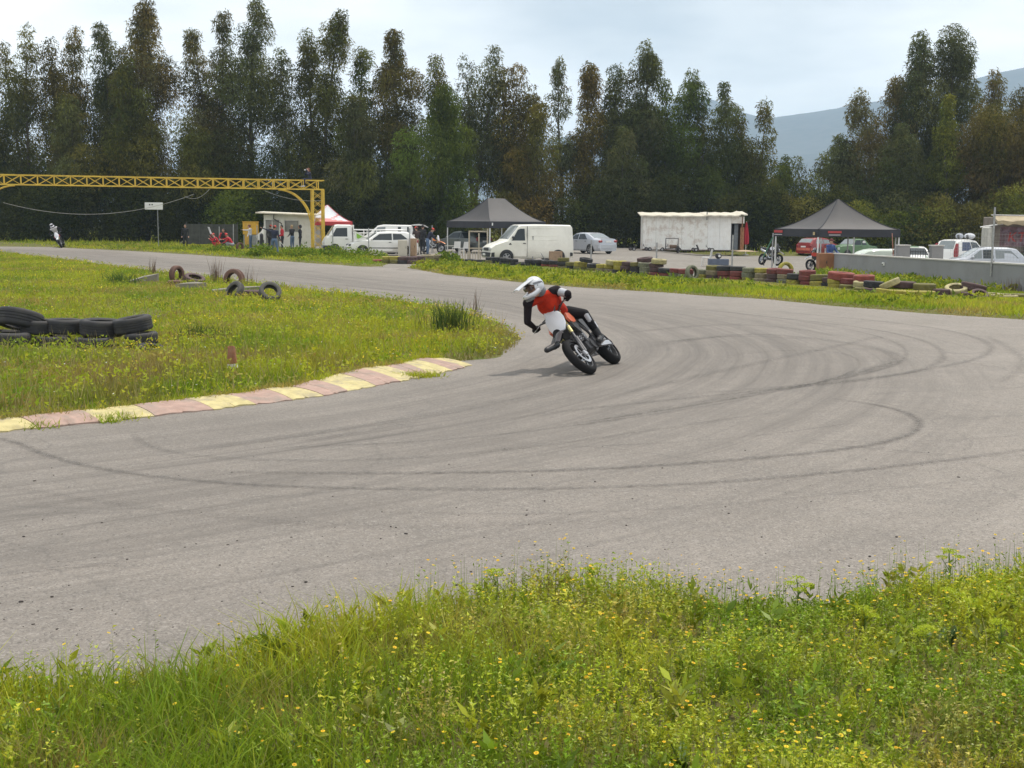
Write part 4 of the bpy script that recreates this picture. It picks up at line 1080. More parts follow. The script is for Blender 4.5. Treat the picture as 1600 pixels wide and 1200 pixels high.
def hatch_top(L, H, hood=.92, tail=1.0):
    h = L / 2
    return [(-h, .42), (-h + .02, .72), (-h + .10, tail), (-h + .48, H - .06), (-h + .85, H), (-.05, H + .01), (.35, H - .05), (1.02, hood + .03), (1.25, hood), (h - .3, hood - .12), (h - .06, hood - .26), (h, .42)]
def sedan_top(L, H, hood=.90, tail=1.02):
    h = L / 2
    return [(-h, .42), (-h + .02, .78), (-h + .06, tail - .02), (-h + .62, tail + .03), (-h + 1.25, H - .07), (-.55, H), (.0, H), (.35, H - .05), (1.10, hood + .05), (1.3, hood), (h - .3, hood - .12), (h - .06, hood - .26), (h, .42)]

# ---- white panel van
def white_van():
    L, H = 4.45, 1.93; h = L / 2
    top = [(-h, .5), (-h + .02, 1.2), (-h + .04, H - .08), (-h + .12, H), (-.5, H + .02), (.58, H), (.72, H - .06), (1.30, 1.20), (1.42, 1.10), (h - .28, .93), (h - .06, .78), (h, .42)]
    Y = 66.5; x = XatY(824, Y)
    c = Car('panel_van', 'white panel van parked side-on with dented nose to the left', 'van', (x, Y, 0), 180 + 17, L, 1.86, H, top, 1.08, M_CREAM, (-1.36, 1.40), .31, .24, tuck=.13, endround=.10)
    c.screen(.70, 1.30, inset=.08)
    c.pane([(.42, 1.14), (1.13, 1.14), (1.05, 1.24), (.78, 1.68), (.66, 1.74), (.42, 1.74)])
    c.door([(.36, .34), (.98, .34), (1.02, .60), (1.22, .80), (1.22, 1.06), (.36, 1.06)], hx=.46, hz=1.0)
    c.lamp(h - .05, .60, .70, (.10, .36, .15), M_LAMP, 'headlight'); c.lamp(h - .22, .80, .70, (.16, .10, .17), M_ORANGE, 'indicator')
    g = MB(); g.box((h + .0, 0, .69), (.05, .80, .15), bev=.02); g.build('grille', M_BLKPL, c.root)
    c.bumper(h + .03, .42, M_BLKPL, .24); c.bumper(-h - .03, .44, M_BLKPL, .2)
    c.mirror(1.08, 1.30, M_BLKPL); c.plate(h + .11, .42)
    for z in (.58, 1.16, 1.38, 1.78):     # pressed ribs of the cargo side
        for sd in (1, -1):
            r = MB(); r.tube([(-h + .1, sd * (c.yside(-h + .1, z) + .002), z), (-1.2, sd * (c.yside(-1.2, z) + .004), z), (.28, sd * (c.yside(.28, z) + .004), z)], .010, 6); r.build('side_rib', M_CREAM, c.root)
    s = MB(); s.prism([(.335, .34), (.35, .34), (.35, 1.82), (.335, 1.82)], -.94, .94); 
    q = MB(); q.lathe([(.001, 0), (.09, 0), (.09, .01), (.001, .01)], 3); 
    for sd in (1, -1):
        t = MB(); t.prism([(1.13, .93), (1.29, .93), (1.21, 1.03)], sd * (c.w(1.2) - .01), sd * (c.w(1.2) + .012)); t.build('badge', M_BLKPL, c.root)
        gcap = MB(); gcap.prism([(.30, .32), (.315, .32), (.315, 1.86), (.30, 1.86)], sd * (c.W / 2 * .93), sd * (c.W / 2 + .001)); gcap.build('door_seam', M_BLKPL, c.root)
    for sd in (1, -1):
        w_ = MB(); w_.tube([(1.30, sd * .5, 1.24), (1.12, sd * .15, 1.42)], .012, 5); w_.build('wiper', M_BLKPL, c.root)
white_van()

# ---- saloon and hatchbacks
def sedan():
    Y = 87; x = XatY(917, Y); L = 4.3
    c = Car('sedan', 'silver sedan seen from behind, parked beyond the white van', 'car', (x, Y, .0), 128, L, 1.72, 1.40, sedan_top(L, 1.40), .92, M_SILVER, (-1.25, 1.32), .30, .2)
    c.screen(-L / 2 + .66, -L / 2 + 1.22, 'rear_window', M_GLASSL, .10); c.screen(.36, 1.06)
    c.pane([(-.95, .96), (-.08, .96), (-.08, 1.30), (-.55, 1.32)]); c.pane([(0, .96), (.80, .96), (.34, 1.27), (0, 1.30)])
    c.door([(-.95, .30), (-.06, .30), (-.06, .90), (-1.0, .90)], hx=-.82, hz=.84); c.door([(-.03, .30), (.85, .30), (.95, .90), (-.03, .90)], hx=.1, hz=.84)
    c.lamp(-L / 2 + .06, .66, .84, (.16, .30, .17), M_TAIL, 'tail_light'); c.lamp(L / 2 - .08, .6, .64, (.16, .34, .12), M_LAMP, 'headlight')
    c.bumper(-L / 2 - .02, .50, M_SILVER, .28, .12); c.bumper(L / 2, .42, M_SILVER, .24); c.plate(-L / 2 - .005, .82); c.mirror(.78, 1.0)
sedan()
def grey_hatch():
    Y = 87.5; x = XatY(724, Y); L = 3.9
    c = Car('hatchback', 'dark grey hatchback under the left black tent', 'car', (x, Y, 0), 140, L, 1.68, 1.42, hatch_top(L, 1.42), .92, M_GREY, (-1.2, 1.22), .29)
    c.screen(-L / 2 + .13, -L / 2 + .46, 'rear_window', M_GLASS, .10); c.screen(.38, .98)
    c.pane([(-1.35, .97), (-.42, .97), (-.42, 1.32), (-1.15, 1.32)]); c.pane([(-.35, .97), (.75, .97), (.30, 1.29), (-.35, 1.32)])
    c.door([(-.38, .30), (.80, .30), (.85, .88), (-.38, .88)], hx=-.25, hz=.84)
    c.lamp(-L / 2 + .07, .66, .90, (.14, .22, .26), M_TAIL, 'tail_light'); c.lamp(L / 2 - .08, .6, .64, (.16, .34, .14), M_LAMP, 'headlight')
    c.bumper(-L / 2 - .02, .48, M_GREY, .28, .12); c.bumper(L / 2, .42, M_GREY, .24); c.plate(-L / 2 - .0, .76); c.mirror(.72, 1.0)
grey_hatch()
def race_hatch():
    Y = 77.5; x = XatY(597, Y); L = 4.2
    c = Car('hatchback', 'white hatchback with its bonnet raised and green leaf graphic', 'car', (x, Y, 0), 180 + 14, L, 1.68, 1.42, hatch_top(L, 1.42, .88), .88, M_WHITE, (-1.25, 1.28), .29)
    c.screen(.40, 1.0); c.screen(-L / 2 + .13, -L / 2 + .46, 'rear_window', M_GLASS)
    c.pane([(-1.45, .98), (-.55, .94), (-.55, 1.31), (-1.05, 1.30)]); c.pane([(-.48, .93), (.78, .93), (.62, 1.04), (.25, 1.29), (-.48, 1.32)])
    c.door([(-.52, .28), (.78, .28), (.82, .86), (-.52, .86)], hx=-.36, hz=.80)
    for sd in (1, -1):
        st = MB(); st.prism([(-1.0, .44), (1.0, .44), (1.0, .49), (-1.0, .49)], sd * (.82), sd * (.855)); st.build('side_moulding', M_BLKPL, c.root)
    c.lamp(L / 2 - .10, .58, .62, (.16, .34, .13), M_GLASS, 'headlight'); c.lamp(-L / 2 + .06, .66, .86, (.12, .18, .2), M_TAIL, 'tail_light')
    c.bumper(L / 2 - .01, .40, M_WHITE, .28, .12); c.bumper(-L / 2, .42, M_WHITE, .24); c.mirror(.74, .98)
    Mg = mat('graphic_green', (.25, .50, .05), .4, var=.05)
    b = MB(); b.loft([[(1.06, -.64, .92), (1.06, .64, .92), (1.08, .64, .95), (1.08, -.64, .95)], [(1.42, -.66, 1.30), (1.42, .66, 1.30), (1.44, .66, 1.33), (1.44, -.66, 1.33)], [(1.74, -.58, 1.45), (1.74, .58, 1.45), (1.74, .58, 1.48), (1.74, -.58, 1.48)]])
    bo = b.build('bonnet', M_WHITE, c.root, 20, 'raised white bonnet')
    for sd, r0 in ((1, 0), (-1, 0)):
        lf = MB(); lf.loft([[(1.16 + t * .46, sd * (.30 - .24 * math.sin(t * 2.6)) - .12, .985 + t * .40 - (.05 if t > .6 else 0) + .03), (1.16 + t * .46, sd * .34 * math.sin(.6 + t * 2.2) - .12, .985 + t * .40 - (.05 if t > .6 else 0) + .03), (1.17 + t * .46, sd * .34 * math.sin(.6 + t * 2.2) - .12, .955 + t * .40 - (.05 if t > .6 else 0)), (1.17 + t * .46, sd * (.30 - .24 * math.sin(t * 2.6)) - .12, .955 + t * .40 - (.05 if t > .6 else 0))] for t in np.linspace(0, 1, 6)])
        lf.build('leaf_graphic', Mg, bo, 20)
    # the same graphic shows on the side facing the track
    lf = MB(); lf.loft([[(1.30 + .42 * t, .70 + .03 * math.sin(t * 3), .90 + .42 * t), (1.36 + .42 * t, .70, .84 + .30 * t + .10 * math.sin(3.1 * t)), (1.36 + .42 * t, .67, .84 + .30 * t + .10 * math.sin(3.1 * t)), (1.30 + .42 * t, .67, .90 + .42 * t)] for t in np.linspace(0, 1, 5)])
    st = MB(); st.tube([(1.1, .6, .9), (1.4, .62, 1.3)], .012, 5); st.build('bonnet_stay', M_BLKPL, c.root)
    fs = MB(); fs.loft([[(.95, .66, .90), (1.30, .68, 1.28), (1.72, .60, 1.46), (1.75, .62, .86)], [(.95, .69, .90), (1.30, .71, 1.28), (1.72, .63, 1.46), (1.75, .65, .86)]]); fs.build('side_banner', M_WHITE, c.root, 20, 'white and green cloth hanging from the raised bonnet')
    gl = MB(); gl.loft([[(1.20 + .40 * t, .715, 1.06 + .05 * math.sin(6 * t)), (1.24 + .38 * t, .715, 1.06 + .26 * t ** .7), (1.24 + .38 * t, .70, 1.06 + .26 * t ** .7), (1.20 + .40 * t, .70, 1.06 + .05 * math.sin(6 * t))] for t in np.linspace(0.02, 1, 8)]); gl.build('leaf_graphic', Mg, c.root, 20)
race_hatch()
def people_carrier():
    Y = 89; x = XatY(604, Y); L = 3.7; h = L / 2; H = 1.78
    top = [(-h, .5), (-h + .02, 1.0), (-h + .06, H - .1), (-h + .2, H), (.2, H + .02), (.62, H - .06), (1.32, 1.12), (1.45, 1.04), (h - .2, .90), (h - .05, .72), (h, .42)]
    c = Car('people_carrier', 'white people-carrier with its tailgate lifted, behind the flatbed truck', 'car', (x, Y, 0), 180 + 8, L, 1.68, H, top, .98, M_WHITE, (-1.15, 1.2), .30, tuck=.2)
    c.screen(.66, 1.28); c.pane([(.10, 1.04), (1.10, 1.04), (.62, 1.62), (.10, 1.66)], m=M_GLASSL); c.pane([(-1.5, 1.04), (-.75, 1.04), (-.75, 1.66), (-1.5, 1.66)])
    c.door([(.0, .3), (1.0, .3), (1.12, .96), (0, .96)], hx=.1, hz=.9)
    op = MB(); op.box((-h - .02, 0, 1.1), (.06, 1.4, 1.1), bev=.02); op.build('boot_opening', M_BLKPL, c.root)
    tg = MB(); tg.loft([[(-h + .12, -.72, H + .03), (-h + .12, .72, H + .03), (-h + .12, .72, H - .03), (-h + .12, -.72, H - .03)], [(-h - .35, -.76, H + .09), (-h - .35, .76, H + .09), (-h - .35, .74, H - .01), (-h - .35, -.74, H - .01)], [(-h - .75, -.7, H + .02), (-h - .75, .7, H + .02), (-h - .75, .7, H - .05), (-h - .75, -.7, H - .05)], [(-h - 1.0, -.6, H - .12), (-h - 1.0, .6, H - .12), (-h - .98, .6, H - .16), (-h - .98, -.6, H - .16)]])
    t = tg.build('tailgate', M_WHITE, c.root, 30, 'lifted white tailgate')
    gl = MB(); gl.box((-h - .42, 0, H + .095), (.45, .9, .015)); gl.build('rear_window', M_GLASS, t)
    for sd in (1, -1):
        s_ = MB(); s_.tube([(-h, sd * .68, 1.35), (-h - .5, sd * .68, H - .02)], .015, 5); s_.build('gas_strut', M_BLKPL, c.root)
    c.lamp(h - .06, .6, .70, (.14, .3, .14), M_LAMP, 'headlight'); c.bumper(h, .42, M_WHITE, .24)
people_carrier()
def flatbed():
    Y = 80.5; x = XatY(527, Y); L = 1.75; h = L / 2; H = 1.80
    top = [(-h, .5), (-h + .01, 1.2), (-h + .03, H - .06), (-h + .12, H), (.05, H + .01), (.22, H - .05), (.62, 1.12), (.72, 1.02), (h - .04, .82), (h, .45)]
    c = Car('flatbed_truck', 'small white flatbed truck with rail sides facing left', 'truck', (x, Y, 0), 180 + 14, L, 1.62, H, top, 1.02, M_WHITE, (.25,), .29, tuck=.16, endround=.06)
    c.screen(.22, .62, inset=.08); c.pane([(-.55, 1.08), (.42, 1.08), (.12, 1.60), (-.55, 1.62)])
    c.door([(-.62, .42), (.45, .42), (.58, .72), (.58, 1.0), (-.62, 1.0)], hx=-.5, hz=.93)
    c.lamp(h - .02, .55, .68, (.08, .22, .16), M_LAMP, 'headlight'); c.bumper(h + .02, .45, M_GREYP, .2); c.mirror(.42, 1.15)
    w = MB(); w.box((-h - 1.72, 0, .74), (3.4, 1.66, .10), bev=.02); bed = w.build('load_bed', M_WHITE, c.root)
    ch = MB(); ch.box((-h - 1.5, .35, .55), (3.2, .10, .16)); ch.build('chassis_rail', M_BLKPL, c.root); ch = MB(); ch.box((-h - 1.5, -.35, .55), (3.2, .10, .16)); ch.build('chassis_rail', M_BLKPL, c.root)
    for sd in (1, -1):
        b = MB(); b.box((-h - 1.72, sd * .81, .95), (3.36, .03, .30), bev=.01); b.build('drop_side', M_WHITE, c.root)
        r = MB(); r.box((-h - 1.72, sd * .81, 1.50), (3.36, .04, .07), bev=.01); r.build('top_rail', M_WHITE, c.root)
        r = MB(); r.box((-h - 1.72, sd * .812, 1.30), (3.36, .03, .05), bev=.01); r.build('top_rail', M_WHITE, c.root)
        for k in range(5):
            p = MB(); p.box((-h - .08 - k * .82, sd * .78, 1.15), (.05, .03, .76)); p.build('stake', M_WHITE, c.root)
        wheel(c.root, -h - 2.5, sd * .70, .29, .19, side=sd)
    hb = MB(); hb.box((-h - .06, 0, 1.30), (.05, 1.6, 1.0), bev=.01); hb.build('headboard', M_WHITE, c.root)
    tb = MB(); tb.box((-h - 3.42, 0, 1.1), (.04, 1.62, .6), bev=.01); tb.build('tailboard', M_WHITE, c.root)
flatbed()
def far_cars():
    Y = 100; x = XatY(1279, Y); L = 3.7
    c = Car('hatchback', 'red hatchback seen from behind under the right black tent', 'car', (x, Y, pad_z(x, Y)), 38, L, 1.62, 1.38, hatch_top(L, 1.38), .90, M_REDC, (-1.15, 1.15), .28)
    c.screen(-L / 2 + .13, -L / 2 + .46, 'rear_window', M_GLASSL, .08); c.screen(.38, .98)
    c.pane([(-1.3, .96), (-.42, .96), (-.42, 1.28), (-1.1, 1.28)], m=M_GLASSL); c.pane([(-.35, .96), (.72, .96), (.28, 1.25), (-.35, 1.28)], m=M_GLASSL)
    c.door([(-.38, .30), (.80, .30), (.85, .88), (-.38, .88)], hx=-.25, hz=.84)
    c.bumper(-L / 2 - .02, .52, mat('faded_red_bumper', (.55, .14, .09), .5), .22, .12); c.bumper(L / 2, .45, M_BLKPL); c.lamp(-L / 2 + .05, .62, .80, (.12, .24, .13), M_TAIL, 'tail_light'); c.plate(-L / 2, .72); c.lamp(L / 2 - .08, .6, .64, (.16, .3, .14), M_LAMP, 'headlight')
    Y = 95; x = XatY(1331, Y)
    L = 3.6; h = L / 2
    top = [(-h, .45), (-h + .02, .85), (-h + .75, .93), (-h + 1.05, 1.32), (-.45, 1.39), (.20, 1.37), (.62, .97), (.8, .93), (h - .1, .86), (h - .02, .7), (h, .42)]
    c = Car('saloon_car', 'green box-shaped rally saloon with white roundel behind the right tent', 'car', (x, Y, pad_z(x, Y)), 208, L, 1.55, 1.39, top, .90, M_GREENC, (-1.1, 1.12), .28, endround=.05)
    c.screen(.22, .60, inset=.06); c.screen(-h + .78, -h + 1.03, 'rear_window', M_GLASS, .08)
    c.pane([(-.72, .96), (-.28, .96), (-.28, 1.30), (-.60, 1.30)]); c.pane([(-.22, .96), (.48, .96), (.22, 1.29), (-.22, 1.31)])
    rd = MB(); rd.prism([(-.5 + .15 * math.cos(a), 1.13 + .15 * math.sin(a)) for a in np.linspace(0, 2 * math.pi, 15)[:-1]], .60, .72)
    for sd in (1, -1):
        rd = MB(); rd.lathe([(.001, 0), (.15, 0), (.15, .008), (.001, .008)], 14, closed=True)
        o = rd.build('roundel', M_PLATE, c.root); o.location = (-.5, sd * (c.yside(-.5, 1.12) + .011), 1.12); o.rotation_euler = (-math.pi / 2 * sd, 0, 0)
    c.door([(-.25, .3), (.5, .3), (.55, .88), (-.25, .88)], hx=-.15, hz=.82); c.lamp(h - .0, .58, .68, (.06, .20, .18), M_LAMP, 'headlight'); c.bumper(h + .03, .45, M_STEEL, .12, .08); c.bumper(-h - .03, .45, M_STEEL, .12, .08)
    gr = MB(); gr.box((h + .005, 0, .68), (.03, .7, .16)); gr.build('grille', M_BLKPL, c.root)
    # white and green car behind the iron gate
    Y = 66; x = XatY(1424, Y); L = 4.1; z = float(pad_z(x, Y))
    c = Car('rally_car', 'white rally car with green roof stripe behind the iron gate', 'car', (x, Y, z), 262, L, 1.66, 1.34, hatch_top(L, 1.34, .90), .88, M_WHITE, (-1.2, 1.22), .29)
    c.screen(.40, 1.0, m=M_GLASS); c.pane([(-1.4, .95), (-.45, .93), (-.45, 1.24), (-1.05, 1.24)]); c.pane([(-.4, .93), (.75, .93), (.28, 1.22), (-.4, 1.25)])
    gs = MB(); gs.loft([[(x_, .30, c.zt(x_) + .022), (x_, -.30, c.zt(x_) + .022), (x_, -.30, c.zt(x_)), (x_, .30, c.zt(x_))] for x_ in (-1.1, -.6, 0, .25, .33)]); gs.build('roof_stripe', M_GREENC, c.root)
    gs = MB(); gs.loft([[(x_, .78, c.zt(x_) - .03), (x_, .45, c.zt(x_) + .018), (x_, .40, c.zt(x_) - .01), (x_, .70, c.zt(x_) - .06)] for x_ in (1.2, 1.5, 1.8)]); gs.build('wing_stripe', M_GREENC, c.root)
    c.lamp(L / 2 - .08, .58, .64, (.16, .3, .14), M_LAMP, 'headlight'); c.bumper(L / 2, .42, M_WHITE, .26); c.mirror(.72, 1.0)
    Y = 78; x = XatY(1386, Y); z = float(pad_z(x, Y)); L = 3.9
    c = Car('hatchback', 'pale green and white car whose front wing shows left of the gate pillar', 'car', (x, Y, z), 190, L, 1.6, 1.02, [(-L / 2, .42), (-L / 2 + .1, .88), (-1.0, .97), (0, 1.0), (.9, 1.0), (1.3, .94), (L / 2 - .3, .82), (L / 2 - .04, .66), (L / 2, .42)], .86, mat('pale_green_paint', (.52, .58, .50), .35, var=.05, coat=.4), (-1.2, 1.22), .29)
    c.lamp(L / 2 - .1, .56, .66, (.16, .3, .14), M_LAMP, 'headlight'); c.bumper(L / 2, .42, M_WHITE, .22); c.screen(.1, .85, m=M_GLASS, inset=.2)
    # silver hatch behind the wall
    Y = 60; x = XatY(1535, Y); z = float(pad_z(x, Y)); L = 3.6
    c = Car('hatchback', 'silver grey hatchback with a dark open side window behind the grey wall', 'car', (x, Y, z), 176, L, 1.62, 1.44, hatch_top(L, 1.44, .93, 1.02), .90, M_SILVER, (-1.15, 1.15), .29)
    c.screen(.38, .98); c.screen(-L / 2 + .13, -L / 2 + .46, 'rear_window', M_GLASSL)
    c.pane([(-1.4, .96), (-.35, .94), (-.35, 1.33), (-1.05, 1.31)], m=M_GLASSL); c.pane([(-.25, .94), (.22, .94), (.22, 1.33), (-.25, 1.34)]); c.pane([(.27, .94), (.80, .94), (.36, 1.29), (.27, 1.32)], m=M_GLASSL)
    c.door([(-.30, .3), (.76, .3), (.82, .88), (-.30, .88)], hx=-.2, hz=.82); c.mirror(.70, 1.0); c.bumper(L / 2, .42, M_SILVER); c.bumper(-L / 2, .45, M_SILVER); c.lamp(L / 2 - .08, .6, .66, (.16, .3, .14), M_LAMP, 'headlight')
    # estate with luggage on the roof behind it
    Y = 72; x = XatY(1503, Y); z = float(pad_z(x, Y)); L = 3.9
    top = hatch_top(L, 1.66, 1.0, 1.1)
    c = Car('estate_car', 'white estate car with long red tail lamp and bags on its roof', 'car', (x, Y, z), 40, L, 1.64, 1.66, top, 1.0, M_WHITE, (-1.2, 1.2), .30)
    c.screen(-L / 2 + .13, -L / 2 + .46, 'rear_window', M_GLASSL, .14); c.screen(.38, .98); c.pane([(-1.35, 1.06), (-.35, 1.06), (-.35, 1.53), (-1.1, 1.53)], m=mat('blue_glass', (.03, .04, .09), .08)); c.pane([(-.28, 1.06), (.75, 1.06), (.30, 1.5), (-.28, 1.54)], m=M_GLASS)
    for sd in (1, -1):
        t = MB(); t.loft([[(-L / 2 + .02, sd * .62, .62), (-L / 2 + .02, sd * .80, .62), (-L / 2 + .22, sd * .80, .62), (-L / 2 + .2, sd * .62, .62)], [(-L / 2 + .06, sd * .60, 1.1), (-L / 2 + .06, sd * .79, 1.1), (-L / 2 + .26, sd * .78, 1.1), (-L / 2 + .24, sd * .6, 1.1)], [(-L / 2 + .30, sd * .55, 1.46), (-L / 2 + .30, sd * .66, 1.46), (-L / 2 + .42, sd * .66, 1.46), (-L / 2 + .4, sd * .55, 1.46)]]); t.build('tail_light', M_TAIL, c.root)
    c.bumper(-L / 2 - .02, .48, M_WHITE, .28, .12)
    Mb = mat('bag_cloth_white', (.62, .64, .68), .8, var=.1)
    p = Vector((x, Y, z + 1.70))
    for k, (dx, dy, sx, m_, lab) in enumerate(((.28, -.2, .32, Mb, 'large white cloth bag on the estate car roof'), (-.32, -.3, .22, mat('bag_cloth_grey', (.35, .37, .42), .8), 'smaller grey bag left of the white one on the car roof'))):
        t = thing('bag', lab, 'bag', p + Vector((dx, dy, 0)))
        b = MB(); b.ell((0, 0, .15), (sx, .24, .17), n=12, m=8); b.build('bag_body', m_, t); s_ = MB(); s_.tube([(-sx * .6, -.18, .2), (-sx * .7, -.26, .1), (-sx * .5, -.24, .02)], .06, 6); s_.build('strap', M_BLKPL, t)
far_cars()
def shelter_truck():
    Y = 76; x0 = XatY(1543, Y); z = float(pad_z(x0, Y)); t = thing('box_truck', 'old box truck with ragged beige awning and red lettering on its side', 'truck', (x0, Y, z), R(-6))
    Mt = mat('truck_box_grey', (.20, .17, .14), .7, var=.25, scale=2, dirt=(.14, .11, .08), dirt_amt=.7, dirt_scale=1.5)
    b = MB(); b.box((2.3, 1.2, 1.9), (4.2, 2.2, 2.1), bev=.04); b.build('cargo_box', Mt, t)
    mu = MB(); mu.box((2.45, .085, 1.80), (3.6, .03, 1.15)); mp = mu.build('mural_panel', mat('mural', (.16, .09, .10), .7, var=.75, scale=2.2, dirt=(.30, .25, .33), dirt_amt=.6, dirt_scale=2.5), t, 0)
    e = MB(); e.box((.05, .6, 1.45), (.30, 1.6, 1.9), bev=.1); e.build('cab_edge', mat('cab_dull_white', (.5, .49, .44), .5), t)
    aw = MB(); rows = []
    for i in range(16):
        u = i / 15; xx = .2 + u * 4.3
        rows.append([(xx, .15, 3.02), (xx, -1.0, 2.72 + .04 * math.sin(i * 1.7)), (xx, -1.02, 2.52 + .07 * math.sin(i * 2.3)), (xx, -1.0, 2.5 + .07 * math.sin(i * 2.3)), (xx, .15, 2.98)])
    aw.loft(rows); aw.build('awning', mat('awning_beige', (.33, .27, .17), .8, var=.2, scale=3), t, 40)
    fr = MB(); fr.tube([(.1, .15, 3.06), (4.6, .15, 3.03)], .035, 6); fr.build('awning_bar', M_STEEL, t)
    fr = MB(); fr.tube([(-.75, -.9, 2.36), (.9, -.95, 2.62)], .035, 6); fr.build('loose_pole', M_PLATE, t)
    fr = MB(); fr.tube([(2.0, -1.0, 2.86), (4.6, -.2, 3.35)], .035, 6); fr.build('loose_pole', M_PLATE, t)
    dk = MB(); dk.box((3.3, -.35, .95), (2.6, .8, .9), bev=.05); dk.build('dark_hatch', M_GLASS, t)
    for xx in (.9, 3.6):
        for yy in (.25, 2.1): wheel(t, xx, yy, .42, .24, M_GREYP, -1 if yy < 1 else 1)
    cu = bpy.data.curves.new('lettering', 'FONT'); cu.body = 'KTEAM'; cu.size = .80; cu.extrude = .012; cu.shear = .15; cu.space_character = 1.05
    tmp = bpy.data.objects.new('tmp', cu); COL.objects.link(tmp); dg = bpy.context.evaluated_depsgraph_get()
    me = bpy.data.meshes.new_from_object(tmp.evaluated_get(dg)); bpy.data.objects.remove(tmp)
    me.materials.clear(); me.materials.append(mat('lettering_red', (.36, .035, .03), .6, var=.3, scale=4))
    o = link('lettering', me, mp); o.location = (1.05, .055, 1.52); o.rotation_euler = (math.pi / 2, 0, 0)
shelter_truck()

# ------------------------------------------------------------------ gantry
def gantry():
    A, B = Vector((XatY(-42, 81), 81, 0)), Vector((XatY(497, 88), 88, 0)); d = B - A; L = d.length
    t = thing('gantry', 'yellow steel lattice gantry spanning the far straight', 'gantry', A, math.atan2(d.y, d.x))
    My = mat('gantry_yellow', (.68, .46, .05), .5, var=.15, scale=3, dirt=(.30, .17, .05), dirt_amt=.5, dirt_scale=2)
    z0, z1, yy = 4.14, 4.74, .34
    for y in (-yy, yy):
        for z in (z0, z1):
            m = MB(); m.box((L / 2, y, z), (L + .8, .075, .075)); m.build('chord', My, t)
    n = 22; s = L / n
    v = MB(); v.box((0, 0, 0), (.07, .055, z1 - z0 - .076)); vm = v.mesh('post_piece', My, 0)
    dl = math.hypot(s, z1 - z0); dm = MB(); dm.box((0, 0, 0), (dl - .16, .022, .035)); dmm = dm.mesh('diagonal_brace', My, 0)
    for i in range(n + 1):
        for y in (-yy, yy):
            o = link('upright', vm, t); o.location = (i * s, y, (z0 + z1) / 2)
            if i < n:
                for k, a in ((0, math.atan2(z1 - z0, s)), (1, -math.atan2(z1 - z0, s))):
                    o = link('diagonal_brace', dmm, t); o.location = ((i + .5) * s, y + (.013 if k else -.013), (z0 + z1) / 2); o.rotation_euler = (0, -a, 0)
        c = MB() if i else None
    cr = MB(); cr.box((0, 0, 0), (.05, 2 * yy - .076, .04)); crm = cr.mesh('cross_tie', My, 0)
    for i in range(n + 1):
        for z in (z0 + .06, z1 - .06): o = link('cross_tie', crm, t); o.location = (i * s + .05, 0, z)
    for xc in (0, L):
        for dx in (-.36, .36):
            for y in (-yy, yy):
                m = MB(); m.box((xc + dx, y, (z0 - .04) / 2), (.11, .09, z0 - .04)); m.build('leg', My, t)
        for i in range(7):
            za, zb = .15 + i * .55, .15 + (i + 1) * .55
            for y in (-yy - .02, yy + .02):
                for k in (1, -1):
                    m = MB(); m.tube([(xc - .36 * k, y + .012 * k, za), (xc + .36 * k, y + .012 * k, zb)], .014, 5); m.build('lacing', My, t)
        bp = MB(); bp.box((xc, 0, .03), (1.0, .95, .06)); bp.build('base_plate', My, t)
        sg = 1 if xc == 0 else -1
        for y in (-yy, yy):
            m = MB(); m.tube([(xc + sg * (.40 + 2.2 * (1 - math.cos(a))), y, 1.5 + 2.58 * math.sin(a)) for a in np.linspace(0, math.pi / 2, 12)], .045, 6); m.build('arch_brace', My, t)
    # hanging cables
    for (xa, za, xb, zb, sag, lab) in ((1.9, 3.0, 13.6, 3.7, 1.0, 'long pale cable sagging under the gantry beam'), (13.0, 3.55, 14.6, 4.05, .35, 'short pale cable loop under the middle of the gantry beam'), (18.2, 4.0, 22.0, 3.4, .25, 'thin cable hanging near the right gantry brace')):
        m = MB(); n_ = 24
        m.tube([(xa + (xb - xa) * i / n_, -.45, za + (zb - za) * i / n_ - sag * 4 * (i / n_) * (1 - i / n_)) for i in range(n_ + 1)], .014, 5)
        o = m.build('cable', mat('cable_pale', (.35, .34, .30), .6), None); o.matrix_world = t.matrix_basis.copy(); o.location = t.location; o.rotation_euler = t.rotation_euler
        tag(o, lab, 'cable')
    return t, L
gantry_t, gantry_L = gantry()
def sign_board():
    Y = 92; x = XatY(242, Y); p = W(242, 322, Y)
    t = thing('sign_board', 'blank white board with two dark dots on a thin post', 'sign', (x, Y, 0))
    b = MB(); b.box((0, 0, p.z), (1.28, .05, .50), bev=.01); bo = b.build('board', M_PLATE, t)
    m = MB(); m.tube([(.25, .06, 0), (.25, .06, p.z + .2)], .03, 6); m.build('post', M_GREYP, t)
    for dx in (-.28, -.10):
        d = MB(); d.lathe([(.001, 0), (.05, 0), (.05, .02), (.001, .02)], 10); o = d.build('dot', M_BLKPL, bo); o.location = (dx, -.028, p.z + .10); o.rotation_euler = (math.pi / 2, 0, 0)
sign_board()

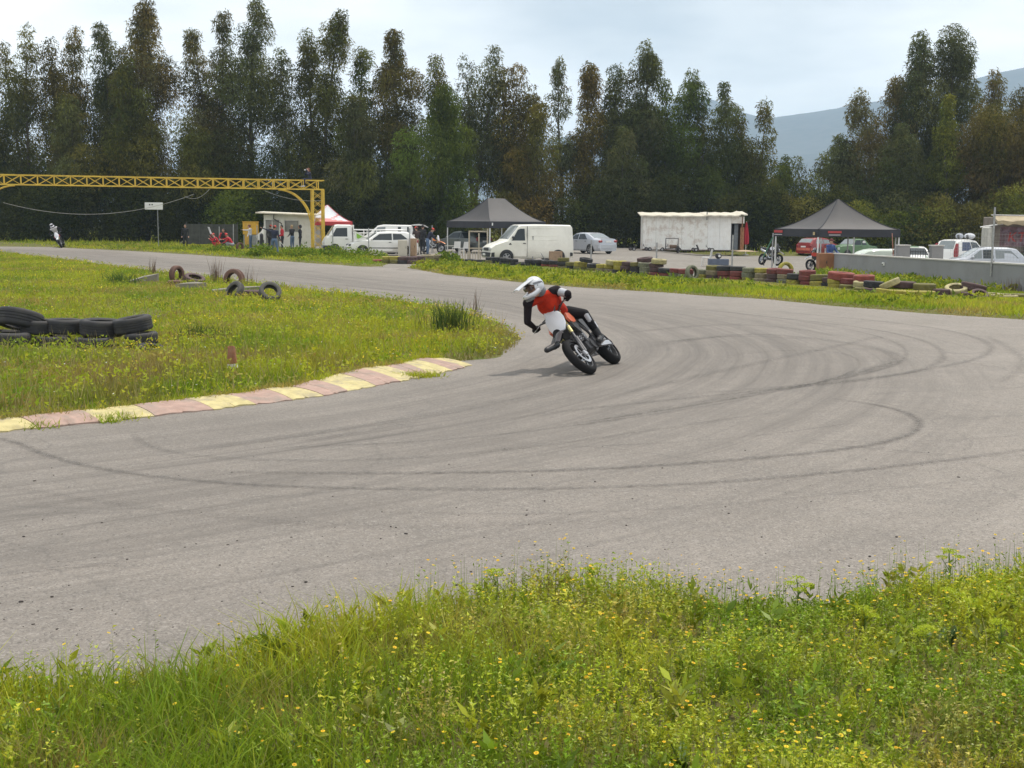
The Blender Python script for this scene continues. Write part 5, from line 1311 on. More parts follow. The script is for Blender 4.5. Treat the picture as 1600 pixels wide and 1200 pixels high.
# ------------------------------------------------------------------ tents
def tent(label, C, hx, hy, yaw, eave, val, peak, rx, canopy_m, val_m, panels=None, red=None, z=0, group=None):
    t = thing('canopy_tent', label, 'tent', (C[0], C[1], z), yaw, group); n = 14; m_ = 8; mb = MB(); vs = []
    for i in range(n + 1):
        d = max(1 - i / n, .004); X, Y_ = rx + (hx - rx) * d, hy * d; zt = eave + (peak - eave) * (1 - d) ** 1.45
        cs = [(-X, -Y_), (X, -Y_), (X, Y_), (-X, Y_)]
        for q in range(4):
            (xa, ya), (xb, yb) = cs[q], cs[(q + 1) % 4]
            for j in range(m_):
                u = j / m_; sag = .05 * math.sin(math.pi * u) * math.sin(math.pi * min(1, d * 1.02)) + .02 * math.sin(7 * u + q * 2 + 3 * d) * math.sin(math.pi * u)
                vs.append((xa + (xb - xa) * u, ya + (yb - ya) * u, zt - sag))
    N_ = 4 * m_
    fs = [(i * N_ + j, i * N_ + (j + 1) % N_, (i + 1) * N_ + (j + 1) % N_, (i + 1) * N_ + j) for i in range(n) for j in range(N_)]
    fs.append(tuple(n * N_ + j for j in range(N_)))
    mb.add(vs, fs)
    if red is not None:
        for k, f in enumerate(fs):
            i, j = k // N_, k % N_
            mb.m[k] = 1 if (i < 2 or (m_ <= j < 2 * m_ and i < 11) or (j < m_ and i + j < 9 and i < 5) or (k * 7) % 11 == 0) else 0
    o = mb.build('canopy', [canopy_m] + ([red] if red else []), t, 28)
    for q in range(4):     # stitched seam along each hip
        hp = [Vector(vs[i * N_ + q * m_]) + Vector((0, 0, .012)) for i in range(n + 1)]
        sm_ = MB(); sm_.tube(hp, .018, 5); sm_.build('seam', val_m, t)
    for k, (x0, y0, x1, y1) in enumerate(((-hx, -hy, hx, -hy), (hx, -hy, hx, hy), (hx, hy, -hx, hy), (-hx, hy, -hx, -hy))):
        v = MB(); m = 8; rows = []
        for i in range(m + 1):
            u = i / m; x, y = x0 + (x1 - x0) * u, y0 + (y1 - y0) * u; s_ = .025 * math.sin(u * 9 + k)
            nx, ny = (y1 - y0), -(x1 - x0); l = math.hypot(nx, ny); nx, ny = nx / l, ny / l
            rows.append([(x + nx * .004, y + ny * .004, eave + .01), (x + nx * .02, y + ny * .02, eave + .01), (x + nx * (.02 + s_), y + ny * (.02 + s_), eave - val), (x + nx * (.005 + s_), y + ny * (.005 + s_), eave - val)])
        v.loft(rows); vo = v.build('valance', val_m, t, 50)
        if panels and k in panels:
            for (u, w_, hh, mm, nm, dz) in panels[k]:
                x, y = x0 + (x1 - x0) * u, y0 + (y1 - y0) * u; a = math.atan2(y1 - y0, x1 - x0); nx, ny = math.sin(a), -math.cos(a)
                p = MB(); p.box((x + nx * .055, y + ny * .055, eave - val * dz), (w_, .012, hh), Matrix.Rotation(a, 3, 'Z')); p.build(nm, mm, vo)
    for x in (-hx, hx):
        for y in (-hy, hy):
            p = MB(); p.box((x * .985, y * .985, (eave - .02) / 2), (.055, .055, eave - .04)); p.build('pole', M_PLATE, t)
            sc = MB(); sc.tube([(x * .985, y * .985, eave - .1), (0, 0 if abs(y) < 9 else y, eave - .02)], .014, 5)
    fr = MB(); fr.tube([(-hx * .97, 0, eave - .06), (0, 0, eave + .3), (hx * .97, 0, eave - .06)], .016, 5); fr.build('roof_strut', M_STEEL, t)
    fr = MB(); fr.tube([(0, -hy * .97, eave - .06), (0, 0, eave + .32), (0, hy * .97, eave - .06)], .016, 5); fr.build('roof_strut', M_STEEL, t)
    return t
M_TENT = mat('tent_black_cloth', (.046, .043, .044), .65, var=.10, scale=2, spec=.6)
M_TENTV = mat('tent_black_valance', (.028, .029, .036), .7, var=.15, scale=2)
n1 = Vector((XatY(766, 83, 1), 83)); l1 = n1 + Vector((-3.0, 3.3)); r1 = n1 + Vector((3.65, 3.2))
c1 = (l1 + r1) / 2
tent('black canopy tent with short ridge over the grey hatchback', c1, (r1 - n1).length / 2, (l1 - n1).length / 2, math.atan2(r1.y - n1.y, r1.x - n1.x), 2.08, .42, 3.62, .75, M_TENT, M_TENTV, {0: [(.035, .10, .18, M_PLATE, 'white_tag', .4)]})
n2 = Vector((XatY(1277, 60, 1), 60)); l2 = n2 + Vector((-1.35, 3.1)); r2 = n2 + Vector((4.4, 1.95)); c2 = (l2 + r2) / 2
M_SIGNR = mat('banner_red', (.42, .05, .05), .6, var=.1); M_SIGNW = mat('banner_white', (.62, .58, .58), .6, var=.05)
tent('black pyramid canopy tent with red banner strips before the grey wall', c2, (r2 - n2).length / 2, (l2 - n2).length / 2, math.atan2(r2.y - n2.y, r2.x - n2.x), 1.98, .36, 3.42, .05, M_TENT, M_TENTV,
     {0: [(.19, .78, .10, M_SIGNR, 'red_banner', .35), (.19, .66, .03, M_SIGNW, 'banner_stripe', .72)], 3: [(.10, .70, .12, M_SIGNR, 'red_banner', .35), (.10, .62, .03, M_SIGNW, 'banner_stripe', .75), (.93, .14, .14, mat('crest_gold', (.5, .38, .2), .5), 'crest', .55)]}, z=-.12)
pc = W(506, 335, 91)
tent('red and white canopy tent behind the right gantry post', (pc.x, 92.6), 1.75, 1.6, R(8), 1.97, .26, 3.15, .05, mat('tent_white_cloth', (.62, .64, .68), .5, var=.05), mat('tent_red_cloth', (.50, .05, .06), .6, var=.1), red=mat('tent_faded_red', (.60, .22, .22), .6, var=.15))

# ------------------------------------------------------------------ sheds, walls, fence bits
M_SHEDW = mat('shed_white_metal', (.78, .77, .73), .55, var=.05, scale=1.2, dirt=(.30, .17, .09), dirt_amt=.55, dirt_scale=1.6)
def shed():
    Y = 98; x0, x1 = XatY(1004, Y), XatY(1160, Y); Wd = x1 - x0; t = thing('shed', 'rust-stained white sheet-metal shed with open doorway at its right', 'shed', (x0, Y, 0), R(1))
    H0 = 2.62
    def sheets(xa, xb, za, zb, m):
        n_ = int((xb - xa) / .95 + .5)
        for i in range(n_):
            a, b = xa + (xb - xa) * i / n_, xa + (xb - xa) * (i + 1) / n_; mb = MB(); k = 10; rows = []
            for q in range(k + 1):
                xx = a + .006 + (b - a - .012) * q / k; yy = -.018 if q % 2 else .0
                rows.append([(xx, yy, za), (xx, yy, zb), (xx, yy + .03, zb), (xx, yy + .03, za)])
            mb.loft(rows); mb.build('wall_panel', m, t, 15)
    sheets(0, 4.95, .08, H0, M_SHEDW)
    sheets(4.95, 6.72, .08, H0, mat('shed_clean_white', (.80, .80, .78), .5, var=.03, dirt=(.4, .33, .25), dirt_amt=.25))
    b = MB(); b.box((7.22, .012, 2.36), (.99, .05, .52)); b.build('lintel_panel', M_SHEDW, t)
    b = MB(); b.box((Wd - .04, .012, 1.35), (.08, .05, 2.5)); b.build('door_post', mat('rusty_steel', (.26, .12, .05), .8, var=.4), t)
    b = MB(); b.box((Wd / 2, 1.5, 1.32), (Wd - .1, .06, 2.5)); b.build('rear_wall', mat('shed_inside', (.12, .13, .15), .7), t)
    b = MB(); b.box((.03, .8, 1.32), (.05, 1.5, 2.5)); b.build('end_wall', M_SHEDW, t); b = MB(); b.box((Wd - .03, .85, 1.32), (.05, 1.4, 2.5)); b.build('end_wall', mat('rusty_steel', (.26, .12, .05), .8, var=.4), t)
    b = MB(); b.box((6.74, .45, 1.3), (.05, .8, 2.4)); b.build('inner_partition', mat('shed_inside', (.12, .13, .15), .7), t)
    b = MB(); b.box((7.20, .5, 1.05), (.30, .05, 2.0), bev=.01); b.build('inner_door', mat('blue_grey_paint', (.22, .25, .28), .6), t)
    b = MB(); b.box((7.58, .03, .95), (.28, .03, 1.7)); b.build('door', mat('rust_red_sheet', (.30, .14, .07), .8, var=.4), t)
    for (xa, xb, dz, dy, nm) in ((-.25, 4.7, 0, 0, 'a'), (4.6, Wd + .25, .05, -.08, 'b')):
        mb = MB(); rows = []; k = 14
        for q in range(k + 1):
            xx = xa + (xb - xa) * q / k; zz_ = H0 + .05 + dz + .025 * math.sin(q * 1.9 + xa) + (.10 if (nm == 'b' and q > 11) else 0)
            rows.append([(xx, -.45 + dy, zz_ - .02), (xx, 1.75, zz_ + .22), (xx, 1.75, zz_ + .17), (xx, -.45 + dy, zz_ - .11)])
        mb.loft(rows); mb.build('roof_sheet', mat('roof_cream', (.62, .58, .48), .6, var=.1, dirt=(.3, .24, .16), dirt_amt=.4), t, 20)
    b = MB(); b.tube([(4.82, -.2, H0 - .3), (4.82, -.2, H0 + .32)], .045, 6); b.build('roof_stub', M_GREYP, t)
    b = MB(); b.box((Wd / 2 - .3, .05, .04), (Wd - .6, .16, .075)); b.build('sill', mat('dark_timber', (.09, .07, .05), .8), t)
    b = MB(); b.loft([[(6.7, -.05, .10), (7.9, -.05, .10), (7.9, -.05, .0), (6.7, -.05, .0)], [(6.9, -1.5, .012), (8.6, -1.5, .012), (8.6, -1.5, 0), (6.9, -1.5, 0)]]); b.build('ramp', mat('plywood', (.42, .32, .20), .8), t)
shed()
def booth():
    Y = 89.5; x0, x1 = XatY(413, Y), XatY(487, Y); Wd = x1 - x0; t = thing('booth', 'white timekeeping booth with flat overhanging roof and window', 'booth', (x0, Y, 0), 0)
    Mw = mat('booth_white', (.78, .77, .72), .6, var=.04, dirt=(.4, .36, .3), dirt_amt=.3)
    H0 = 2.42; wx0, wx1 = Wd * .44, Wd * .73
    for (a, b_, z0, z1) in ((0, .08, 0, H0), (1.10, wx0, 0, H0), (wx0, wx1, 0, 1.25), (wx0, wx1, 2.02, H0), (wx1, Wd, 0, H0), (.08, 1.10, 2.05, H0)):
        b = MB(); b.box(((a + b_) / 2, 0, (z0 + z1) / 2), (b_ - a - .004, .08, z1 - z0)); b.build('wall_panel', Mw, t)
    for xx in (.02, Wd - .02): b = MB(); b.box((xx, .95, H0 / 2), (.08, 1.8, H0)); b.build('side_wall', Mw, t)
    b = MB(); b.box((Wd / 2, 1.85, H0 / 2), (Wd, .08, H0)); b.build('back_wall', Mw, t)
    Mg = mat('booth_glass', (.22, .22, .20), .12, var=.3, scale=2)
    w = MB(); w.box(((wx0 + wx1) / 2, .0, 1.635), (wx1 - wx0 - .08, .02, .74)); wn_ = w.build('window', Mg, t)
    for zc in (1.27, 2.0): f = MB(); f.box(((wx0 + wx1) / 2, -.01, zc), (wx1 - wx0, .10, .045)); f.build('frame', M_GREYP, wn_)
    d = MB(); d.box((.34, 0, 1.02), (.46, .03, 2.0)); do = d.build('glass_door', Mg, t); d = MB(); d.box((.84, 0, 1.02), (.46, .03, 2.0)); d.build('glass_door', Mg, t)
    for xx in (.10, .58, 1.08): f = MB(); f.box((xx, -.015, 1.02), (.05, .07, 2.04)); f.build('door_frame', M_PLATE, t)
    r = MB(); r.loft([[(-.45, -.7, H0 + .16), (Wd + .4, -.7, H0 + .02), (Wd + .4, -.7, H0 - .06), (-.45, -.7, H0 + .08)], [(-.45, 2.1, H0 + .24), (Wd + .4, 2.1, H0 + .10), (Wd + .4, 2.1, H0 + .02), (-.45, 2.1, H0 + .16)]]); r.build('roof', mat('roof_cream', (.62, .58, .48), .6), t)
    br = MB(); br.tube([(.72, -.06, H0 + .05), (.72, -.3, 2.15), (1.28, -.3, 1.82), (1.28, -.06, 1.0)], .035, 6); br.build('bracket', M_BLKPL, t)
    return
booth()
def white_box_van():
    Y = 93.5; x = XatY(453, Y); L = 4.6; h = L / 2; H = 2.22
    top = [(-h, .5), (-h + .03, H - .1), (-h + .15, H), (1.0, H + .02), (1.35, H - .05), (1.75, 1.65), (1.95, 1.25), (h - .06, 1.0), (h, .5)]
    c = Car('panel_van', 'high-roofed white van nose peeping out left of the booth', 'van', (x, Y, 0), 180 + 4, L, 1.85, H, top, 1.2, M_WHITE, (-1.4, 1.5), .33, tuck=.10)
    c.screen(1.36, 1.74, inset=.1); c.pane([(.85, 1.3), (1.55, 1.3), (1.35, 1.8), (.85, 1.85)]); c.bumper(h, .5, M_BLKPL, .24); c.lamp(h - .03, .66, .85, (.1, .3, .2), M_LAMP, 'headlight')
white_box_van()
def yellow_cabin():
    Y = 95; x = XatY(390, Y); t = thing('cabin', 'yellow-topped narrow cabin left of the white van nose', 'cabin', (x, Y, 0))
    b = MB(); b.box((0, .5, .5), (.92, .9, .9), bev=.02); b.build('base_panel', M_GREYP, t)
    b = MB(); b.box((0, .5, 1.42), (.98, .96, .9), bev=.02); b.build('upper_panel', mat('cabin_yellow', (.62, .36, .03), .5, var=.08), t)
    b = MB(); b.box((0, .5, 1.90), (1.04, 1.02, .06)); b.build('roof', mat('cabin_yellow', (.62, .36, .03), .5), t)
    b = MB(); b.box((-.1, .01, 1.0), (.5, .04, 1.6), bev=.01); d = b.build('door', mat('cabin_yellow_door', (.55, .33, .05), .5), t)
    b = MB(); b.tube([(.08, -.03, .95), (.08, -.03, 1.12)], .014, 5); b.build('handle', M_BLKPL, d)
yellow_cabin()
def grey_wall():
    a, b = G(1300, 425.5), G(1600, 458.5); d = (b - a); e = a + d * 1.9
    t = thing('plaster_wall', 'long low grey plastered wall with sunlit-toned coping on the right', 'wall', a, math.atan2(d.y, d.x)); L = (e - a).length
    Mw = mat('wall_plaster', (.26, .26, .265), .85, var=.05, scale=.7, bump=.1, dirt=(.19, .185, .18), dirt_amt=.5, dirt_scale=.9)
    m = MB(); m.loft([[(0, 0, -.05), (0, .20, -.6), (0, .20, .80), (0, 0, .80)], [(L, 0, -.05), (L, .20, -.6), (L, .20, .93), (L, 0, .93)]]); m.build('wall_face', Mw, t, 0)
    m = MB(); m.loft([[(-.03, -.03, .803), (-.03, .23, .803), (-.03, .23, .85), (-.03, -.03, .85)], [(L, -.03, .933), (L, .23, .933), (L, .23, .98), (L, -.03, .98)]]); m.build('coping', mat('coping_sunlit_tone', (.52, .50, .46), .8, var=.1), t, 0)  # paler than the wall: sunlight on the top edge put into the colour
    u = (1387 - 1300) / 300 * .5; k = 5.6
    v = MB(); v.box((k, -.035, .55), (.16, .07, .13), bev=.01); vo = v.build('vent', M_PLATE, t); s_ = MB(); s_.box((k, -.075, .53), (.08, .012, .06)); s_.build('grille', M_BLKPL, vo)
    return t, L
wall_t, wall_L = grey_wall()
def gate_pillars():
    Y = 54.5
    for px, lab in ((1409, 'left grey gate pillar behind the wall'), (1461, 'right grey gate pillar behind the wall')):
        x = XatY(px, Y); t = thing('gate_pillar', lab, 'pillar', (x, Y, pad_z(x, Y)), 0, 'gate pillars behind the grey wall')
        b = MB(); b.box((0, 0, .78), (.48, .40, 1.56)); b.build('shaft', mat('pillar_plaster', (.26, .255, .25), .85, var=.06), t); b = MB(); b.box((0, 0, 1.59), (.54, .46, .05)); b.build('cap', mat('coping_sunlit_tone', (.52, .50, .46), .8), t)
    xa, xb = XatY(1419, Y), XatY(1451, Y); t = thing('iron_gate', 'dark iron bar gate between the two grey pillars', 'gate', ((xa + xb) / 2, Y, pad_z(xa, Y)))
    w = xb - xa
    for z in (.5, 1.32): b = MB(); b.box((0, 0, z), (w, .03, .03)); b.build('rail', M_BLKPL, t)
    bm_ = MB(); bm_.tube([(0, 0, .35), (0, 0, 1.42)], .012, 5); bm__ = bm_.mesh('bar', M_BLKPL)
    for k in range(8): o = link('bar', bm__, t); o.location = (-w / 2 + w * (k + .5) / 8, .025, 0)
gate_pillars()
FP = 'thin grey fence posts along the paddock'
def fence_post(px, ptop, pbase, label, brace=None, Y=None, z=0):
    p = G(px, pbase); Y = Y or p.y; x = XatY(px, Y); top = W(px, ptop, Y).z
    t = thing('fence_post', label, 'post', (x, Y, z), 0, FP)
    m = MB(); m.tube([(0, 0, 0), (.01, 0, top - z)], .035, 7); m.build('pole', M_STEEL, t)
    if brace:
        m = MB(); m.tube([(0, .02, (top - z) * .85), (brace, .15, 0)], .022, 6); m.build('brace', M_STEEL, t)
for px, a, b, lab, br in [(832, 369, 411, 'grey fence post with slanting brace before the white van door', .75), (923, 375, 417, 'grey fence post before the silver sedan', None), (1025, 379, 424, 'grey fence post before the middle of the shed', None),
                          (1143, 367, 431, 'grey fence post before the dark shed doorway', None), (520, 356, 398, 'thin fence post before the truck cab', None), (576, 356, 400, 'thin fence post before the white hatchback windscreen', None), (640, 357, 402, 'thin fence post at the beige cabinets', None),
                          (675, 352, 396, 'tall thin fence post left of the first black tent', None), (402, 352, 392, 'fence post left of the white booth', None), (343, 354, 388, 'fence post by the crouching marshals', None), (365, 350, 388, 'fence post behind the right crouching marshal', None)]:
    fence_post(px, a, b, lab, br)
for px, a, Y, lab in [(1206, 364, 66, 'white tent-side pole by the parked dirt bike'), (1280.5, 372, 58.5, 'second grey pole beside the near tent leg'), (1288, 388, 57.5, 'short thin pole before the brown cupboard'), (1323, 366, 64, 'grey pole before the green saloon'), (1397, 368, 62, 'white pole right of the black pyramid tent')]:
    fence_post(px, a, 400, lab, None, Y, -.15)
t = thing('leaning_stick', 'green and dark stick leaning on a pole left of the dirt bike', 'stick', (XatY(1192, 65), 65, 0)); m = MB(); m.tube([(.05, 0, 0), (0, 0, .42)], .03, 6); m.build('lower_end', M_BLKPL, t); m = MB(); m.tube([(0, 0, .42), (.48, .1, 1.42)], .03, 6); m.build('upper_end', mat('stick_green', (.05, .17, .09), .5), t)
t = thing('leaning_stick', 'thin reddish stick leaning left of the white tent pole', 'stick', (XatY(1394, 61.5), 61.5, -.2)); m = MB(); m.tube([(.1, 0, 0), (-.08, 0, 1.9)], .022, 6); m.build('shaft', mat('stick_red', (.42, .20, .14), .6), t)
def mesh_fence():
    t = thing('wire_fence', 'wire mesh fence fixed above the right part of the grey wall', 'fence', wall_t.location + Vector((0, 0, 0)), wall_t.rotation_euler.z)
    x0 = min(np.linspace(5, 20, 301), key=lambda q: abs(pix(wall_t.location + Matrix.Rotation(wall_t.rotation_euler.z, 3, 'Z') @ Vector((q, -.03, .9)))[0] - 1549)); k = 2.9; zt = 1.95
    for i in range(5):
        m = MB(); m.tube([(x0 + i * k, -.03, .45), (x0 + i * k + .02, -.03, zt + (.75 if i == 0 else .05))], .035, 6); m.build('post', M_STEEL, t)
    for j in range(8):
        m = MB(); m.tube([(x0 - 3.0, -.03, .98 + j * .12), (x0 + 4 * k, -.03, 1.0 + j * .12)], .0035, 4); m.build('wire', M_STEEL, t)
    m = MB()
    for j in range(70): m.tube([(x0 - 3.0 + j * .2, -.03, .98), (x0 - 3.0 + j * .2, -.03, 1.86)], .0025, 3)
    o = m.build('wire_mesh', M_STEEL, t); o['kind'] = 'stuff'
mesh_fence()
def left_fence():
    Y = 97; xa, xb = XatY(292, Y), XatY(372, Y); t = thing('mesh_fence', 'dark shade-cloth fence behind the marshals at the left', 'fence', (xa, Y, 0)); w = xb - xa
    m = MB(); m.box((w / 2, 0, .95), (w, .02, 1.5)); m.build('shade_cloth', mat('shade_cloth', (.06, .062, .055), .9, var=.3, scale=3), t)
    for i in range(5): m = MB(); m.tube([(w * i / 4, -.03, 0), (w * i / 4, -.03, 1.85)], .022, 6); m.build('post', mat('dark_post', (.09, .09, .085), .8), t)
left_fence()
def parasol():
    Y = 99; x = XatY(1165, Y); t = thing('parasol', 'closed red parasol on a white pole right of the shed', 'parasol', (x, Y, float(pad_z(x, Y))))
    m = MB(); m.tube([(0, 0, 0), (0, 0, 2.6)], .03, 6); m.build('pole', M_PLATE, t)
    mb = MB(); rows = []
    for z, r in ((.85, .02), (.86, .14), (.95, .20), (1.3, .19), (1.8, .15), (2.3, .08), (2.6, .02)):
        rows.append([((r * (1 + .22 * math.cos(6 * a))) * math.cos(a), (r * (1 + .22 * math.cos(6 * a))) * math.sin(a), z) for a in np.linspace(0, 2 * math.pi, 25)[:-1]])
    mb.loft(rows); mb.build('canopy', mat('parasol_red', (.42, .02, .04), .7, var=.12), t, 50)
    m = MB(); m.lathe([(.001, 0), (.25, 0), (.22, .1), (.001, .12)], 14); m.build('base', M_GREYP, t)
parasol()
def box_thing(name, label, cat, px, Y, w, d, h, m, z=0.0, rz=0.0, extra=None, group=None):
    x = XatY(px, Y); t = thing(name, label, cat, (x, Y, z), rz, group)
    b = MB(); b.box((0, 0, h / 2), (w, d, h), bev=.012); b.build('case', m, t)
    if extra: extra(t)
    return t
M_BEIGE = mat('beige_panel', (.50, .46, .38), .6, var=.08, dirt=(.3, .26, .2), dirt_amt=.4)
def cab_doors(w, d, h, n, m):
    def f(t):
        for i in range(n):
            b = MB(); b.box((-w / 2 + w * (i + .5) / n, -d / 2 - .008, h / 2), (w / n - .03, .02, h - .06)); o = b.build('door', m, t); k = MB(); k.box((-w / 2 + w * (i + .85) / n, -d / 2 - .03, h * .55), (.02, .03, .12)); k.build('handle', M_BLKPL, o)
    return f
box_thing('cabinet', 'beige cabinet standing before the white hatchback rear', 'cabinet', 629, 76, .55, .5, .95, M_BEIGE, .0, .1, cab_doors(.55, .5, .95, 1, M_BEIGE))
box_thing('cabinet', 'brown wooden box at the rear of the white hatchback', 'cabinet', 645, 76.6, .42, .4, 1.05, mat('brown_board', (.30, .20, .12), .7, var=.15), 0, -.1, cab_doors(.42, .4, 1.05, 1, mat('brown_board2', (.34, .23, .14), .7)))
Mbc = mat('brown_cupboard', (.26, .115, .05), .6, var=.2, scale=3)
box_thing('cupboard', 'brown two-door cupboard at the left end of the grey wall', 'cupboard', 1290, 56.6, .74, .5, .86, Mbc, -.02, .05, cab_doors(.74, .5, .86, 2, Mbc))
box_thing('board_box', 'square brown board box before the white van rear wheel', 'box', 868, 63, .66, .12, .62, mat('chipboard', (.27, .185, .12), .8, var=.2, scale=8), .05, 0, cab_doors(.66, .12, .62, 1, mat('chipboard2', (.29, .20, .13), .8, var=.2, scale=8)))
box_thing('crate', 'blue-grey plastic crate behind the tyres left of the dark doorway', 'crate', 1122, 62, .95, .5, .30, mat('crate_blue', (.10, .12, .17), .6), .1)
box_thing('speaker_box', 'dark grey box before the white truck nose', 'box', 516, 77, .78, .5, .58, mat('dark_box', (.05, .05, .05), .7, var=.3), 0, .05, cab_doors(.78, .5, .58, 2, M_BLKPL))
def chair(px, Y, rz, label, z=0):
    x = XatY(px, Y); t = thing('plastic_chair', label, 'chair', (x, Y, z), rz, 'white plastic chairs'); Mp = mat('chair_white', (.68, .68, .66), .45, var=.03)
    b = MB(); b.box((0, 0, .44), (.42, .44, .03), bev=.01); b.build('seat', Mp, t)
    b = MB(); b.loft([[(-.20, -.21, .46), (-.20, .21, .46), (-.17, .21, .46), (-.17, -.21, .46)], [(-.27, -.2, .84), (-.27, .2, .84), (-.245, .2, .84), (-.245, -.2, .84)]]); b.build('backrest', Mp, t)
    for sx in (-1, 1):
        for sy in (-1, 1): b = MB(); b.tube([(sx * .18, sy * .19, .43), (sx * .22, sy * .22, 0)], .018, 6); b.build('leg', Mp, t)
chair(713, 80, 1.9, 'white plastic chair left of the other under the first tent'); chair(725, 79, 2.3, 'white plastic chair right of its twin before the grey hatchback'); chair(1104, 63, 2.8, 'white plastic chair beside the blue-grey crate', 0)
def small_table():
    x = XatY(706, 80.5); t = thing('table', 'small low table left of the white chairs', 'table', (x, 80.5, 0)); Mp = mat('chair_white', (.68, .68, .66), .45)
    b = MB(); b.box((0, 0, .55), (.9, .5, .03)); b.build('top', mat('table_grey', (.42, .40, .36), .6), t)
    for sx in (-1, 1):
        for sy in (-1, 1): b = MB(); b.tube([(sx * .4, sy * .2, .54), (sx * .4, sy * .2, 0)], .018, 6); b.build('leg', M_GREYP, t)
small_table()
def goal_frame():
    Y = 70.5; xa, xb = XatY(733, Y), XatY(761.5, Y); t = thing('wooden_frame', 'pale wooden gate frame standing before the grey hatchback', 'frame', (xa, Y, 0)); w = xb - xa; Mw = mat('weathered_wood', (.42, .37, .29), .8, var=.2, scale=6)
    for xx, hh in ((0, 1.58), (w * .53, 1.45), (w, 1.70)): b = MB(); b.box((xx, 0, hh / 2), (.08, .08, hh)); b.build('upright', Mw, t)
    for z in (1.54, .62): b = MB(); b.box((w / 2, .075, z), (w, .06, .08)); b.build('rail', Mw, t)
    for i in range(9): b = MB(); b.box((-.5 + i * .14, .03, .22), (.05, .03, .44)); b.build('picket', Mw, t)
goal_frame()
# pit clutter along the shed
def kart(px, Y, rz, label):
    x = XatY(px, Y); t = thing('kart', label, 'kart', (x, Y, 0), rz, 'stripped karts along the shed')
    f = MB(); f.tube([(-.8, -.3, .12), (.8, -.22, .12), (.8, .22, .12), (-.8, .3, .12)], .02, 6, closed=True); f.tube([(0, -.26, .12), (0, .26, .12)], .02, 6); f.build('frame', mat('kart_frame', (.10, .06, .045), .6, var=.3), t)
    s = MB(); s.loft([[(-.35, -.18, .14), (-.35, .18, .14), (-.3, .18, .14), (-.3, -.18, .14)], [(-.5, -.2, .5), (-.5, .2, .5), (-.46, .2, .5), (-.46, -.2, .5)]]); s.build('seat', M_BLKPL, t)
    w = MB(); w.tube([(.5, 0, .12), (.25, 0, .42)], .014, 5); w.tube([(.25 + .03 * math.cos(a), .14 * math.cos(a), .42 + .10 * math.sin(a)) for a in np.linspace(0, 6.28, 13)[:-1]], .012, 5, closed=True); w.build('steering_wheel', M_BLKPL, t)
    for sx in (-.62, .62):
        for sy in (-.45, .45): wheel(t, sx, sy, .135, .16, M_RIM, 1 if sy > 0 else -1)
kart(1000, 97, .2, 'low stripped kart at the left corner of the shed'); kart(1048, 96.2, 3.0, 'stripped kart behind the black tube frame'); kart(1098, 96, .1, 'low stripped kart before the right half of the shed')
def tube_frame():
    Y = 92; x = XatY(1050, Y); t = thing('tube_frame', 'black tube frame on the paddock with a wheel hanging at its right', 'frame', (x, Y, 0))
    m = MB(); m.tube([(-.46, 0, .25), (-.46, 0, 1.0), (.42, 0, 1.0), (.42, 0, .3)], .04, 6); m.build('hoop', M_BLKPL, t)
    m = MB(); m.tube([(-.46, 0, .25), (-.3, .5, .25), (.4, .5, .3), (.42, 0, .3)], .03, 6); m.build('base_tube', M_BLKPL, t)
    m = MB(); m.box((.1, .2, .42), (.5, .3, .25), bev=.04); m.build('engine_block', mat('rust_engine', (.14, .09, .06), .7, var=.5, scale=12), t)
    o = wheel(t, .40, -.08, .26, .16, M_BLKPL, -1); o.location.z = .22; o.rotation_euler = (math.pi / 2, 0, R(70))
tube_frame()

# ------------------------------------------------------------------ tyres
PAL = {'Y': ('yellow', (.36, .31, .055)), 'M': ('maroon', (.19, .05, .045)), 'R': ('red', (.27, .065, .05)), 'P': ('purple-brown', (.095, .055, .055)), 'G': ('grey-green', (.185, .19, .125)), 'O': ('olive', (.17, .155, .045)), 'T': ('tan', (.25, .21, .13)), 'B': ('black', (.032, .032, .036)), 'W': ('pale yellow', (.42, .37, .19))}
TM = {k: mat('tyre_' + v[0].replace(' ', '_').replace('-', '_'), v[1], .8, var=.25, scale=4, dirt=(.06, .055, .045), dirt_amt=.7, dirt_scale=4.5) for k, v in PAL.items()}
tyre_shared = tyre_mesh('tyre', .29, .175, .19, M_RUB, 24)
used_labels = set()
def put_tyre(c, loc, label, rot=(0, 0, 0), s=1.0, group=None):
    o = link('tyre', tyre_shared); o.location = loc; o.rotation_euler = rot; o.scale = (s, s, s * random.uniform(.92, 1.05))
    o.material_slots[0].link = 'OBJECT'; o.material_slots[0].material = TM[c]
    if label in used_labels: print('DUP LABEL', label)
    used_labels.add(label)
    return tag(o, label, 'tyre', group)
BASE = [(570, 411), (640, 413), (700, 409), (760, 412), (800, 416), (850, 418), (900, 423), (960, 428), (1000, 431), (1040, 434), (1100, 437), (1150, 440), (1200, 443.5), (1250, 447), (1300, 450), (1345, 455), (1390, 461), (1440, 463), (1520, 465), (1620, 466)]
bx, by = zip(*BASE)
